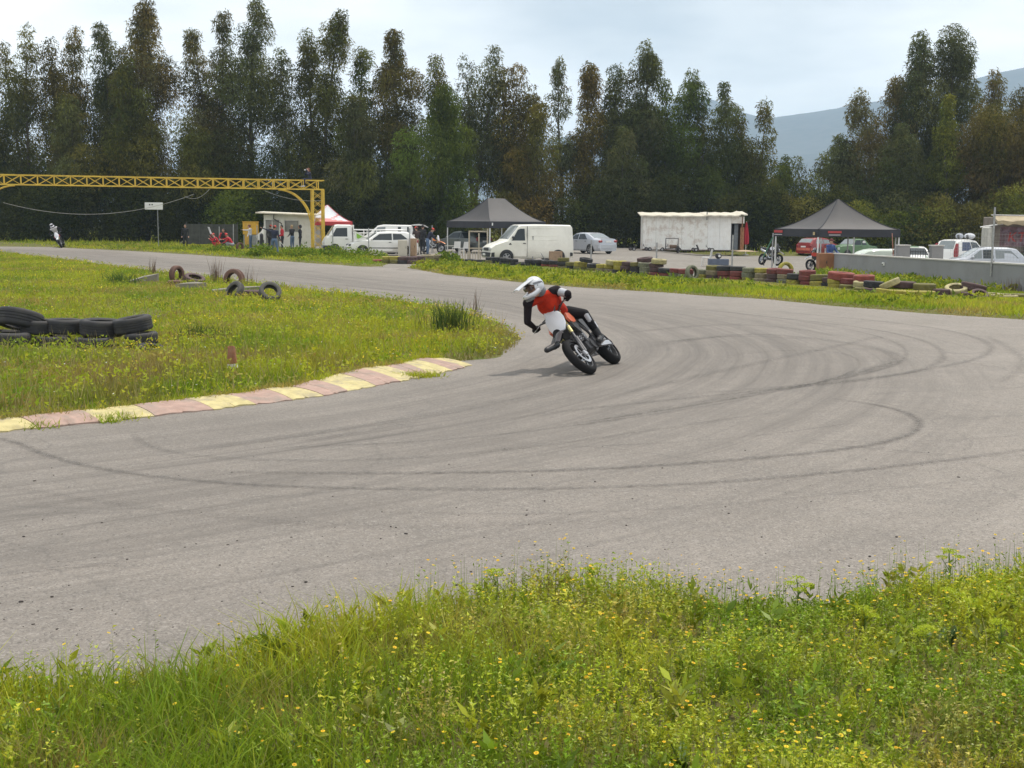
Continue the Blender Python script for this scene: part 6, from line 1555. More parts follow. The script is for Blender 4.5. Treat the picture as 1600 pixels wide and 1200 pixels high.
ST_ = [  # px, colours from the ground up, size, landmark
 (590, 'R', 1, 'at the left tip of the barrier'), (605, 'OY', 1, 'below the white hatchback'), (618, 'OY', 1, 'left of the dark low pile'), (630, 'BP', 1, 'before the beige cabinet'), (643, 'PP', 1, 'under the brown wooden box'), (655, 'MP', 1, 'under the red-capped man'), (668, 'TT', 1.1, 'below the bending man'), (683, 'TT', 1.05, 'below the orange dirt bike'),
 (698, 'B', 1, 'under the left tent pole'), (717, 'B', .95, 'before the white chairs'), (734, 'B', 1, 'before the picket frame'), (750, 'B', 1, 'at the right leg of the wooden frame'), (766, 'OB', .95, 'under the van headlight'), (777, 'BB', 1, 'before the van front wheel'), (789, 'BB', .95, 'right of the van front wheel'), (801, 'BB', .95, 'under the van door edge'), (815, 'B', 1, 'under the van door'),
 (828, 'BB', .95, 'left of the braced post'), (842, 'BB', .95, 'right of the braced post'), (854, 'RB', .95, 'left of the board box'), (867, 'MB', .95, 'under the board box'), (881, 'TBO', .95, 'under the van tail'), (893, 'BO', 1, 'at the van rear bumper'), (907, 'OY', 1.1, 'left of the sedan post'),
 (927, 'OB', 1, 'right of the sedan post'), (942, 'TY', 1, 'before the sedan tail'), (955, 'TY', 1, 'right of the silver sedan'), (968, 'BYY', .98, 'left of the two dark stacks'), (981, 'BPP', .98, 'fourth left of the shed post'), (995, 'BBO', .98, 'left of the three grey-green tyres'), (1009, 'GGG', 1, 'just left of the shed post'),
 (1025, 'MPP', 1, 'at the shed middle post'), (1040, 'MB', 1, 'right of the shed post'), (1056, 'GM', 1, 'under the black tube frame'), (1072, 'GM', 1, 'left of the upright ring'), (1097, 'YG', 1, 'behind the upright ring'), (1114, 'PTO', 1, 'before the blue-grey crate'), (1133, 'MMB', 1, 'left of the doorway post'),
 (1153, 'RMB', 1, 'right of the doorway post'), (1171, 'OGG', 1, 'below the closed parasol'), (1190, 'TTY', 1, 'left of the dirt bike'), (1209, 'PPM', 1, 'under the dirt bike rear'), (1227, 'GTM', 1, 'under the dirt bike front'), (1243, 'YB', 1.12, 'right of the dirt bike'), (1261, 'MMM', 1, 'under the second paddock bike'), (1280, 'YO', 1.1, 'before the brown cupboard'), (1296, 'BP', .95, 'at the cupboard right edge')]
n_s = len(ST_)
TG = 'painted tyres of the paddock barrier'
for i, (px, cols, sz, lm) in enumerate(ST_):
    pb = float(np.interp(px, bx, by)); p = G(px, pb); p.y += .25; k = (F / p.y)
    x = XatY(px, p.y)
    z = .0
    for j, c in enumerate(cols):
        lev = {1: ['single'], 2: ['lower', 'upper'], 3: ['lowest', 'middle', 'top']}[len(cols)][j]
        s_ = sz * random.uniform(.95, 1.04); hh = .182 * s_
        nm = PAL[c][0]
        lab = f'{lev} {nm} tyre in the stack {lm}' if len(cols) > 1 else f'single {nm} tyre lying {lm}'
        put_tyre(c, (x + random.uniform(-.025, .025), p.y + random.uniform(-.05, .05), z + hh / 2), lab, (random.uniform(-.05, .05), random.uniform(-.05, .05), random.uniform(0, 6)), s_, TG)
        z += hh
def lay(c, px, py, label, z=.09, rot=(0, 0, 0), s=1.0, group=TG, dy=.2):
    p = G(px, py); return put_tyre(c, (p.x, p.y + dy, z), label, rot, s, group)
lay('B', 916, 424, 'loose black tyre lying tilted on top of the barrier before the sedan', .48, (.10, .12, 0), 1.0)
lay('P', 1008, 431, 'flat worn brown tyre lying on top left of the shed post', .62, (.05, -.12, 0), 1.1); lay('W', 958, 428, 'pale yellow tyre tread lying on top of the tan stacks', .45, (.03, .08, 0), 1.05); lay('W', 1030, 433, 'pale yellow tyre lying on top at the shed post', .60, (.05, .05, 0), 1.05)
lay('G', 1082, 438, 'grey-green tyre ring standing upright against the barrier', .27, (R(80), 0, R(35)), 1.0)
lay('Y', 1235, 441, 'yellow tyre standing upright behind the barrier by the dirt bike', .42, (R(85), 0, R(10)), 1.0, dy=.9)
# loose ends before the grey wall
for c, px, py, z, rot, s, lab in [('Y', 1309, 452, .09, (0, 0, 0), .95, 'yellow tyre low at the left end of the grey wall'), ('R', 1316, 452, .42, (.04, .05, 0), 1.5, 'wide red tyre on top at the left end of the grey wall'), ('Y', 1308, 452, .25, (0, 0, 0), .95, 'upper yellow tyre under the wide red one'),
    ('M', 1329, 453, .27, (0, .06, 0), 1.05, 'maroon tyre under the red ones before the wall'), ('O', 1328, 454, .09, (0, 0, 0), 1.0, 'olive tyre at the bottom below the maroon one'), ('R', 1352, 455, .40, (.03, -.03, 0), 1.15, 'second red tyre lying on top before the wall'), ('W', 1352, 456, .22, (.05, 0, 0), 1.15, 'pale yellow tyre under the second red one'), ('O', 1352, 457, .06, (0, 0, 0), 1.0, 'olive tyre sunk in grass below the pale yellow one'),
    ('B', 1367, 459, .28, (0, .05, 0), 1.05, 'black tyre on the dip of the barrier before the wall'), ('P', 1367, 460, .09, (0, 0, 0), 1.0, 'purple-brown tyre under the black one before the wall'), ('Y', 1386, 462, .10, (0, .1, 0), 1.0, 'yellow tyre left of the green weed before the wall'), ('W', 1393, 461, .32, (R(-10), R(-24), 0), 1.1, 'pale yellow tyre tipped up against the purple-brown one'),
    ('P', 1415, 461, .30, (0, .03, 0), 1.2, 'long purple-brown tyre on top above the green weed'), ('Y', 1407, 463, .09, (0, 0, 0), 1.0, 'yellow tyre hidden behind the green weed'), ('Y', 1427, 464, .09, (0, 0, 0), .9, 'yellow tyre right of the green weed'), ('O', 1447, 463, .27, (0, 0, 0), 1.15, 'olive-yellow tyre with a weed growing from it'), ('Y', 1449, 465, .09, (0, 0, 0), 1.0, 'yellow tyre under the weed-filled tyre'),
    ('P', 1473, 464, .14, (0, 0, 0), .95, 'purple-brown tyre right of the weed-filled tyre'), ('W', 1497, 464, .20, (R(18), R(-8), 0), 1.15, 'pale yellow ring of tyre tilted with grass inside'), ('P', 1524, 464, .27, (0, R(12), 0), 1.3, 'big purple-brown tyre sloping down to the right'), ('P', 1518, 467, .08, (0, .1, 0), .95, 'dark brown tyre under the sloping one at its left'), ('P', 1534, 468, .10, (R(30), 0, 0), .9, 'dark brown tyre half sunk before the sloping one'),
    ('W', 1556, 467, .06, (.06, 0, 0), 1.0, 'pale yellow tyre sunk in grass near the right edge'), ('W', 1578, 468, .04, (.05, 0, 0), 1.05, 'second sunken pale yellow tyre nearer the right edge'), ('O', 1600, 468, .06, (0, 0, 0), 1.0, 'olive tyre cut by the right picture edge')]:
    lay(c, px, py, lab, z, rot, s)
# near pile on the infield
NP = 'black tyres of the near infield pile'
for c, px, py, z, rot, s, lab in [('B', 26, 547, .47, (R(-17), R(8), 0), 1.22, 'big black tyre tilted open on top at the far left of the near pile'), ('B', 4, 550, .16, (0, .06, 0), 1.25, 'big black tyre under the tilted one at the left picture edge'),
    ('B', 54, 547, .36, (.02, .06, 0), .95, 'small black tyre wedged right of the tilted big one'), ('B', 96, 547, .365, (.0, .03, 0), 1.0, 'upper black tyre left of middle in the near pile'), ('B', 76, 549, .12, (0, 0, 0), .95, 'lower black tyre left of middle in the near pile'), ('B', 154, 549, .36, (.02, .05, 0), 1.18, 'widest upper black tyre of the near pile'), ('B', 142, 552, .12, (0, 0, 0), 1.05, 'lower black tyre under the widest one'),
    ('B', 203, 551, .43, (.06, R(-9), 0), 1.04, 'black tyre tipped up at the right end of the near pile'), ('B', 216, 553, .22, (.02, R(-5), 0), .88, 'black tyre under the tipped one at the right end'), ('B', 231, 557, .06, (.1, R(10), 0), .75, 'half-buried bluish black tyre at the foot of the right end')]:
    o = lay(c, px, py, lab, z, rot, s, NP); o.scale.z *= 1.22
BP = 'weathered tyres of the rear infield pile'
TMbr = mat('tyre_rusty_brown', (.16, .085, .065), .85, var=.3, dirt=(.05, .04, .035), dirt_amt=.6)
TM['N'] = TMbr; PAL['N'] = ('rusty brown', None)
TM['D'] = mat('tyre_weathered_grey', (.085, .08, .072), .85, var=.3, dirt=(.04, .04, .035), dirt_amt=.6)
for c, px, py, z, rot, s, lab in [('N', 274, 446, .34, (R(90), 0, R(62)), .98, 'rusty brown tyre standing upright in the rear pile'), ('P', 302, 447, .20, (R(14), R(16), 0), 1.15, 'dark purple tyre slumped right of the upright brown one'), ('N', 271, 451, .16, (0, 0, 0), .8, 'flat brown tyre at the foot of the upright one'),
    ('N', 364, 449, .22, (R(86), 0, R(-20)), 1.2, 'rusty tyre half-buried like an arch in the rear pile'), ('D', 364, 472, .25, (R(60), R(-10), R(-35)), 1.0, 'grey tyre leaning like an arch in the grass'), ('D', 420, 478, .33, (R(52), 0, R(25)), .95, 'grey tyre leaning open to the camera at the right of the rear pile'), ('P', 392, 470, .17, (0, 0, 0), 1.0, 'dark tyre flat between the two leaning grey ones')]:
    lay(c, px, py, lab, z, rot, s, BP)
lay('N', 374, 392, 'brown tyre standing on edge behind the crouching marshals', .27, (R(88), 0, R(50)), 1.0, 'tyres by the marshals'); lay('D', 392, 391, 'grey tyre lying before the man in the white shirt', .1, (0, 0, 0), 1.1, 'tyres by the marshals'); lay('D', 402, 391, 'second grey tyre lying right of its twin before the white shirt', .1, (0, 0, 0), 1.1, 'tyres by the marshals'); lay('D', 287, 384, 'grey tyre half sunk in grass below the dark-clothed watcher', .1, (R(40), 0, 0), 1.2, 'tyres by the marshals')
M_CONC = mat('old_concrete', (.20, .185, .155), .9, var=.2, scale=3, bump=.3, dirt=(.16, .15, .10), dirt_amt=.6)
def slab(label, a, b, h0, h1, depth, nm='concrete_slab'):
    p, q = G(*a), G(*b); d = q - p; t = MB(); L = d.length
    t.loft([[(0, 0, -.05), (0, depth, -.05), (0, depth, h0), (0, 0, h0 * .9)], [(L * .5, -.02, -.05), (L * .5, depth, -.05), (L * .5, depth, (h0 + h1) * .56), (L * .5, 0, (h0 + h1) * .5)], [(L, 0, -.05), (L, depth * .9, -.05), (L, depth * .9, h1), (L, 0, h1)]])
    o = t.build(nm, M_CONC, None, 20); o.location = p; o.rotation_euler = (0, 0, math.atan2(d.y, d.x)); tag(o, label, 'concrete slab')
slab('wedge of old concrete lying left of the rear tyre pile', (200, 446), (246, 446), .14, .36, .6); slab('broken concrete block before the slumped purple tyre', (274, 456), (310, 457), .24, .26, .5); slab('narrow concrete beam behind the leaning grey tyres', (333, 463), (412, 462), .18, .26, .25)
def stone(label, px, py, s):
    p = G(px, py); m = MB(); m.ell((0, 0, s * .4), (s, s * .8, s * .6), n=8, m=5); o = m.build('stone', mat('pale_stone', (.48, .46, .42), .9, var=.1), None, 20); o.location = p; tag(o, label, 'stone')
stone('white stone on the broken concrete block', 287, 449, .14)
def cone():
    p = G(365, 590); t = thing('traffic_cone', 'weathered orange and white cone leaning in the grass by the kerb', 'cone', p, 0, None, .98); t.rotation_euler = (R(3), R(-4), .4)
    Mo = mat('cone_orange', (.30, .12, .06), .8, var=.35, scale=9, dirt=(.26, .2, .15), dirt_amt=.7, dirt_scale=6)
    m = MB(); m.lathe([(.11, 0), (.095, .06), (.075, .14), (.07, .14), (.09, .06), (.10, 0)], 14); m.build('lower_cone', Mo, t)
    m = MB(); m.lathe([(.078, .14), (.066, .20), (.060, .20), (.070, .14)], 14); m.build('white_band', M_PLATE, t)
    m = MB(); m.lathe([(.068, .20), (.055, .34), (.048, .43), (.040, .43), (.048, .33), (.060, .20)], 14); m.build('upper_cone', Mo, t)
    m = MB(); m.box((0, 0, .012), (.27, .27, .024), bev=.01); m.build('base', M_BLKPL, t)
cone()

# ------------------------------------------------------------------ people: one continuous voxel-skinned body each
class Body:
    def __init__(s): s.mb = MB(); s.prim = []
    def cap(s, a, b, ra, rb, m):
        a, b = Vector(a), Vector(b)
        if (b - a).length < 1e-4: b = a + Vector((0, 0, 1e-3))
        d = (b - a).normalized(); pts, rs = [], []
        for k in (-.98, -.8, -.45): pts.append(a + d * ra * k); rs.append(ra * math.sqrt(1 - k * k))
        for t in (0, .5, 1): pts.append(a.lerp(b, t)); rs.append(ra + (rb - ra) * t)
        for k in (.45, .8, .98): pts.append(b + d * rb * k); rs.append(rb * math.sqrt(1 - k * k))
        s.mb.tube(pts, rs, 12); s.prim.append((a, b, ra, rb, m))
    def ell(s, c, r, M, m):
        s.mb.ell(c, r, M, n=14, m=10); k = Vector(c)
        ax = (M @ Vector((0, 0, 1))) if M is not None else Vector((0, 0, 1)); e = max(0, r[2] - min(r[0], r[1]))
        q = (r[0] + r[1]) / 2
        s.prim.append((k - ax * e * .8, k + ax * e * .8, q, q, m))
    def build(s, name, mats, parent, voxel, smooth=3):
        me = s.mb.mesh('tmp_body', [], 0); o = bpy.data.objects.new('tmp_body', me); COL.objects.link(o)
        r = o.modifiers.new('r', 'REMESH'); r.mode = 'VOXEL'; r.voxel_size = voxel; r.adaptivity = 0
        sm = o.modifiers.new('s', 'SMOOTH'); sm.factor = .5; sm.iterations = smooth
        dg = bpy.context.evaluated_depsgraph_get()
        nm = bpy.data.meshes.new_from_object(o.evaluated_get(dg)); bpy.data.objects.remove(o); bpy.data.meshes.remove(me)
        nm.name = name; n = len(nm.polygons); c = np.zeros(n * 3); nm.polygons.foreach_get('center', c); c = c.reshape(-1, 3)
        best = np.full(n, 1e9); idx = np.zeros(n, int); order = sorted(set(p[4] for p in s.prim))
        for a, b, ra, rb, m in s.prim:
            a, b = np.array(a), np.array(b); ab = b - a; t = np.clip((c - a) @ ab / (ab @ ab + 1e-9), 0, 1)
            d = np.linalg.norm(c - a - t[:, None] * ab, axis=1) - (ra + (rb - ra) * t)
            k = d < best; best = np.where(k, d, best); idx = np.where(k, order.index(m), idx)
        nm.materials.clear()
        for m in order: nm.materials.append(mats[m])
        nm.polygons.foreach_set('material_index', idx.astype(np.int32)); nm.polygons.foreach_set('use_smooth', [True] * n); nm.update()
        return link(name, nm, parent)
    def grip_hand(s, wrist, c, axis, m, k=1.0):
        """gloved hand closed round a bar through c"""
        a = Vector(axis).normalized(); w = Vector(wrist) - Vector(c); w = (w - a * w.dot(a)).normalized(); n = a.cross(w); c = Vector(c)
        s.cap(wrist, c + w * .05 * k, .030 * k, .034 * k, m); s.cap(c + w * .034 * k - a * .030 * k, c + w * .034 * k + a * .030 * k, .024 * k, .026 * k, m)
        for i, L in enumerate((.9, 1.0, .97, .82)):
            off = a * (i - 1.5) * .022 * k; prev = c + w * .034 * k + off
            for t in (55, 115, 180, 235):
                p = c + off + (w * math.cos(R(t)) + n * math.sin(R(t))) * .031 * k * (L if t > 150 else 1); s.cap(prev, p, .0105 * k, .0098 * k, m); prev = p
        prev = c + w * .03 * k - a * .035 * k
        for t in (-40, -100): p = c - a * .030 * k + (w * math.cos(R(t)) + n * math.sin(R(t))) * .031 * k; s.cap(prev, p, .012 * k, .010 * k, m); prev = p
    def open_hand(s, wrist, elbow, m, side, k=1.0, curl=.35):
        wrist = Vector(wrist); d = (wrist - Vector(elbow)).normalized(); u = Vector((0, 0, 1)) if abs(d.z) < .8 else Vector((1, 0, 0)); sd = d.cross(u).normalized(); nn = sd.cross(d)
        pc = wrist + d * .05 * k
        for i in (-1, 0, 1): s.cap(wrist + sd * .012 * i * k, wrist + d * .085 * k + sd * .026 * i * k, .017 * k, .015 * k, m)
        for i, L in enumerate((.068, .078, .073, .058)):
            b = wrist + d * .085 * k + sd * (i - 1.5) * .021 * k; q = b + (d + nn * curl * .4) .normalized() * L * .5 * k; e = q + (d * .8 + nn * curl).normalized() * L * .5 * k
            s.cap(b, q, .0105 * k, .010 * k, m); s.cap(q, e, .010 * k, .0088 * k, m)
        b = wrist + d * .03 * k + sd * side * .03 * k; q = b + (d * .6 + sd * side * .8).normalized() * .035 * k; s.cap(b, q, .014 * k, .011 * k, m); s.cap(q, q + (d * .9 + sd * side * .3).normalized() * .03 * k, .011 * k, .009 * k, m)
CM = {'skin': mat('skin', (.46, .27, .19), .55, var=.08), 'jeans': mat('cloth_jeans', (.10, .15, .24), .85, var=.2), 'blackcl': mat('cloth_black', (.022, .022, .026), .85, var=.2), 'navy': mat('cloth_navy', (.018, .022, .045), .85, var=.2), 'redcl': mat('cloth_red', (.46, .022, .035), .8, var=.12),
      'whitecl': mat('cloth_white', (.62, .62, .65), .8, var=.06), 'khaki': mat('cloth_khaki', (.23, .21, .14), .85, var=.15), 'greycl': mat('cloth_grey', (.28, .29, .31), .85, var=.1), 'darkbrown': mat('cloth_darkbrown', (.05, .032, .028), .85, var=.2), 'bluecl': mat('cloth_blue', (.035, .07, .20), .8, var=.1),
      'shoe': mat('shoe_dark', (.03, .03, .03), .7), 'hairb': mat('hair_brown', (.06, .03, .018), .6, var=.3), 'hairr': mat('hair_auburn', (.15, .045, .02), .6, var=.3), 'hairbl': mat('hair_blond', (.36, .25, .12), .6, var=.2), 'hairk': mat('hair_black', (.015, .013, .012), .5, var=.2),
      'glove': mat('glove_black', (.012, .012, .014), .8, spec=.2), 'boot': mat('boot_black', (.016, .016, .018), .5), 'jred': mat('jersey_red', (.47, .032, .012), .85, var=.22, scale=3, bump=1.0, spec=.15, dirt=(.10, .01, .01), dirt_amt=.5, dirt_scale=5), 'silver_pad': mat('armour_silver', (.46, .47, .50), .45, .2, var=.12), 'pants': mat('race_pants_black', (.011, .011, .013), .8, var=.3, scale=3, bump=1.0, spec=.15), 'greysl': mat('sleeve_dark', (.016, .012, .015), .8, var=.25, scale=3, bump=1.0, spec=.15)}
def V3(*a): return Vector(a)
EYE = None
def person(label, pos, head, top, legs, hair=None, cap=None, pose=None, h=1.74, sleeve=None, group=None, lower=None, voxel=.017, female=False, vest=None, shoes='shoe', hood=False):
    global EYE
    t = thing('person', label, 'person', pos, R(head), group, h / 1.74)
    J = dict(pelvis=V3(0, 0, .93), neck=V3(.02, 0, 1.45), head=V3(.045, 0, 1.615), sl=V3(.015, .19, 1.395), sr=V3(.015, -.19, 1.395), el=V3(0, .25, 1.12), er=V3(0, -.25, 1.12), wl=V3(.10, .25, .89), wr=V3(.10, -.25, .89),
             hl=V3(0, .09, .90), hr=V3(0, -.09, .90), kl=V3(.03, .11, .50), kr=V3(.03, -.11, .50), al=V3(0, .11, .09), ar=V3(0, -.11, .09), fwd=V3(1, 0, 0))
    if pose:
        for k, v in pose.items(): J[k] = Vector(v)
    sleeve = sleeve or top; b = Body(); P, Nk = J['pelvis'], J['neck']; ax = (Nk - P).normalized(); q = ax.to_track_quat('Z', 'Y').to_matrix()
    lat = (J['sl'] - J['sr']).normalized(); fw = lat.cross(ax).normalized(); M = Matrix((fw, lat, ax)).transposed()
    chest = P.lerp(Nk, .66); waist = P.lerp(Nk, .30)
    b.ell(P, (.115, .165, .13), M, legs); b.ell(waist, (.105, .145, .19), M, top); b.ell(chest, (.125, .185, .21), M, vest or top); b.cap(J['sl'], J['sr'], .075, .075, top)
    b.cap(chest, Nk, .10, .06, top); b.cap(Nk, Nk.lerp(J['head'], .6), .052, .05, 'skin')
    hd = J['head']; f2 = J['fwd'].normalized(); l2 = Vector((0, 0, 1)).cross(f2); l2 = l2.normalized() if l2.length > .1 else lat; u2 = f2.cross(l2); HM = Matrix((f2, l2, u2)).transposed()
    b.ell(hd, (.098, .077, .118), HM, 'skin'); b.cap(hd + f2 * .06 - u2 * .075, hd + f2 * .072 - u2 * .085, .035, .03, 'skin'); b.cap(hd + f2 * .095 + u2 * .005, hd + f2 * .112 - u2 * .025, .012, .016, 'skin')
    for s_ in (1, -1): b.cap(hd + l2 * s_ * .078 + u2 * .015, hd + l2 * s_ * .080 - u2 * .025, .016, .013, 'skin')
    for s_, S, E, Wr in ((1, 'sl', 'el', 'wl'), (-1, 'sr', 'er', 'wr')):
        b.cap(J[S], J[E], .057, .045, sleeve); b.cap(J[E], J[Wr], .043, .032, sleeve if (Wr + '_skin') not in (pose or {}) else 'skin'); b.open_hand(J[Wr], J[E], 'skin', s_)
    for Hh, K, A in (('hl', 'kl', 'al'), ('hr', 'kr', 'ar')):
        b.cap(J[Hh], J[K], .092, .066, legs); b.cap(J[K], J[A] + V3(0, 0, .03), .062, .044, lower or legs); b.cap(J[A] + V3(-.03, 0, -.035), J[A] + V3(.15, .01 if A == 'al' else -.01, -.05), .042, .036, shoes)
    b.build('body', CM, t, voxel, 2)
    if EYE is None:
        m = MB(); m.ell((0, 0, 0), (.010, .013, .010), n=8, m=6); EYE = m.mesh('eye', mat('eye_dark', (.02, .015, .012), .2))
    for s_ in (1, -1): o = link('eye', EYE, t); o.location = hd + f2 * .086 + l2 * s_ * .033 + u2 * .018
    m = MB(); m.box(hd + f2 * .098 - u2 * .055, (.012, .045, .010), HM); m.build('mouth', mat('lips', (.28, .10, .08), .6), t)
    T = Matrix.Translation(hd) @ HM.to_4x4()
    if hair:
        m = MB(); m.ell((-.018, 0, .030), (.100, .086, .105), n=14, m=9)
        if female: m.tube([(-.06, 0, .03), (-.095, 0, -.09), (-.08, 0, -.2)], [.06, .065, .03], 8)
        o = m.build('hair', CM[hair], t, 60); o.matrix_local = T
    if cap:
        m = MB(); m.lathe([(.001, .135), (.05, .128), (.088, .098), (.102, .05), (.104, .035), (.098, .035), (.085, .09), (.001, .125)], 16); m.loft([[(.07, -.075, .045), (.07, .075, .045), (.07, .075, .035), (.07, -.075, .035)], [(.145, -.07, .040), (.145, .07, .040), (.145, .07, .032), (.145, -.07, .032)], [(.185, -.035, .030), (.185, .035, .030), (.185, .035, .024), (.185, -.035, .024)]])
        o = m.build('cap', cap, t, 40); o.matrix_local = T
    if hood:
        m = MB(); m.ell((-.02, 0, .015), (.115, .10, .135), n=14, m=9); o = m.build('hood', CM[top], t, 60); o.matrix_local = T @ Matrix.Translation((-.02, 0, 0))
    return t, J
M_CAPR = mat('cap_red', (.60, .035, .02), .6, var=.08)
M_CAPK = mat('cap_darkred', (.10, .012, .012), .7)
def at(px, Y, z=0): return (XatY(px, Y), Y, z)
ST_WALK = dict(kl=(.10, .10, .50), al=(.12, .12, .09), kr=(-.02, -.10, .50), ar=(-.16, -.10, .10))
person('person in dark clothes with brown hair watching from behind the grass at the left', at(290, 93), -80, 'blackcl', 'blackcl', 'hairb', female=True, h=1.68)
SQ = dict(pelvis=(-.12, 0, .42), neck=(.18, 0, .86), head=(.26, 0, 1.02), sl=(.16, .19, .82), sr=(.16, -.19, .82), el=(.32, .25, .58), er=(.32, -.25, .58), wl=(.52, .16, .50), wr=(.52, -.16, .50), hl=(-.10, .09, .40), hr=(-.10, -.09, .40), kl=(.30, .16, .50), kr=(.30, -.16, .50), al=(.05, .14, .09), ar=(.05, -.14, .09), fwd=(1, 0, -.35))
fl_t, fl_J = person('crouching person in all red holding a white flag at the left of the marshals', at(340, 87), 200, 'redcl', 'redcl', 'hairr', cap=M_CAPR, pose=dict(SQ, er=(.30, -.30, .70), wr=(.42, -.30, .88), el=(.36, .22, .62), wl=(.50, -.10, .74)))
def flag():
    p = W(336, 372, 87); a = W(327, 355, 87); t = thing('flag', 'white flag on a thin stick held by the crouching red person', 'flag', (p.x, 86.72, p.z)); d = a - p
    m = MB(); m.tube([(.12, 0, -.12), (d.x, 0, d.z)], .012, 6); m.build('stick', M_PLATE, t)
    m = MB(); rows = []
    for i in range(7):
        u = i / 6; rows.append([(d.x - .05 + .28 * u * .6 + .04 * math.sin(4 * u), .05 * math.sin(5 * u), d.z + .02 - .02 * u), (d.x + .10 + .12 * u + .05 * math.sin(5 * u), .08 * math.sin(6 * u), d.z - .42 - .05 * u), (d.x + .10 + .12 * u + .05 * math.sin(5 * u), .08 * math.sin(6 * u) + .012, d.z - .42 - .05 * u), (d.x - .05 + .28 * u * .6 + .04 * math.sin(4 * u), .05 * math.sin(5 * u) + .012, d.z + .02 - .02 * u)])
    m.loft(rows); m.build('cloth', CM['whitecl'], t, 60)
flag()
SIT = dict(pelvis=(-.05, 0, .62), neck=(.06, 0, 1.14), head=(.10, 0, 1.31), sl=(.05, .20, 1.08), sr=(.05, -.20, 1.08), el=(.14, .27, .82), er=(.14, -.27, .82), wl=(.34, .12, .72), wr=(.34, -.12, .72), hl=(-.03, .10, .60), hr=(-.03, -.10, .60), kl=(.38, .14, .58), kr=(.38, -.14, .58), al=(.36, .14, .12), ar=(.36, -.14, .12))
person('person sitting in a red jacket with dark vest between the two crouching ones', at(350, 88.5), -95, 'redcl', 'blackcl', 'hairb', pose=SIT, vest='blackcl')
m = MB(); m.box((0, 0, .22), (.7, .5, .44), bev=.03); o = m.build('crate', mat('dark_box', (.05, .05, .05), .7), None); o.location = at(350, 88.7); tag(o, 'dark crate the red-jacketed person sits on', 'crate')
person('crouching person in red cap and jacket with grey trousers facing left', at(361, 86.2), 185, 'redcl', 'greycl', 'hairb', cap=M_CAPR, pose=SQ)
person('person in white shirt and jeans stretching an arm to the left', at(392, 88.5), 175, 'whitecl', 'jeans', 'hairr', pose=dict(el=(.18, -.30, 1.30), wl=(.12, .32, .95), er=(.34, -.22, 1.34), wr=(.60, -.20, 1.36), neck=(.06, 0, 1.44), head=(.10, 0, 1.6)), female=False)
m = MB(); m.lathe([(.001, 0), (.13, 0), (.12, .6), (.13, 1.05), (.06, 1.14), (.001, 1.15)], 14); o = m.build('sack', mat('black_sack', (.02, .02, .022), .6), None, 50); o.location = at(409, 88); tag(o, 'tall narrow black sack standing before the white booth', 'sack')
person('person in black sweater, jeans and red cap pointing to the left with back turned', at(429, 73.5), 80, 'navy', 'jeans', 'hairb', cap=M_CAPR, pose=dict(sl=(.02, .20, 1.40), el=(.05, .48, 1.50), wl=(.06, .72, 1.58), er=(-.05, -.28, 1.14), wr=(.08, -.32, .92), kl=(.05, .16, .50), al=(.0, .20, .09), kr=(.02, -.16, .50), ar=(-.02, -.24, .09)), h=1.76)
t = thing('flag_stick', 'white stick slanting down beside the pointing man', 'stick', at(438, 73)); m = MB(); m.tube([(-.02, 0, .88), (.45, .05, .28)], .016, 6); m.build('shaft', M_PLATE, t); m = MB(); m.tube([(-.02, 0, .88), (-.10, -.01, .98)], .022, 6); m.build('grip', M_BLKPL, t)
person('person in dark clothes and red hat partly hidden behind the pointing man', at(422.5, 86), 70, 'blackcl', 'blackcl', 'hairb', cap=M_CAPR)
person('dark-haired person in a red shirt beside the pointing man', at(441.5, 86), 200, 'redcl', 'blackcl', 'hairk', pose=dict(wl=(.24, .20, .98), wr=(.26, -.16, 1.0)))
person('blond person in black jacket and jeans before the booth window', at(457, 87), 150, 'blackcl', 'jeans', 'hairbl', pose=dict(er=(.14, -.26, 1.15), wr=(.36, -.2, 1.12), wl=(.2, .2, .98)))
person('hooded person all in black behind the right fence post of the booth', at(469.5, 87.4), 190, 'blackcl', 'blackcl', 'hairk', hood=True)
# seated on the gantry
gd = Vector((math.cos(gantry_t.rotation_euler.z), math.sin(gantry_t.rotation_euler.z), 0)); gp = gantry_t.location + gd * (gantry_L - .55) + Vector((0, 0, 4.75))
person('person sitting on top of the gantry with a camera to the face', gp + Vector((.05, -.12, -.62)), -150, 'navy', 'navy', 'hairr', pose=dict(SIT, pelvis=(-.05, 0, .72), hl=(0, .1, .70), hr=(0, -.1, .70), kl=(.42, .14, .70), kr=(.42, -.14, .70), al=(.44, .14, .25), ar=(.44, -.14, .25), el=(.24, .25, .98), er=(.24, -.25, .98), wl=(.20, .06, 1.26), wr=(.20, -.06, 1.26)), shoes='whitecl', female=True)
t = thing('camera', 'small pale camera held by the person on the gantry', 'camera', gp + Vector((-.18, -.22, .68)), R(-150)); m = MB(); m.box((0, 0, 0), (.07, .13, .09), bev=.01); m.build('camera_body', M_BLKPL, t); m = MB(); m.tube([(.03, 0, 0), (.12, 0, 0)], .035, 10); m.build('lens', M_PLATE, t)
person('red-capped man in khaki trousers holding a white paper', at(651, 79.5), 120, 'darkbrown', 'khaki', 'hairb', cap=M_CAPR, pose=dict(el=(.10, .27, 1.14), wl=(.32, .18, 1.10), er=(.12, -.27, 1.14), wr=(.34, -.14, 1.10)))
t = thing('paper', 'white sheet of paper in the hand of the khaki-trousered man', 'paper', at(651, 79.2, 1.12), .4); m = MB(); m.box((-.18, .18, 0), (.21, .008, .29), Matrix.Rotation(.5, 3, 'X')); m.build('sheet', M_PLATE, t)
person('tall person all in black between the two red-capped men', at(660, 80.5), 60, 'blackcl', 'blackcl', 'hairk', h=1.84)
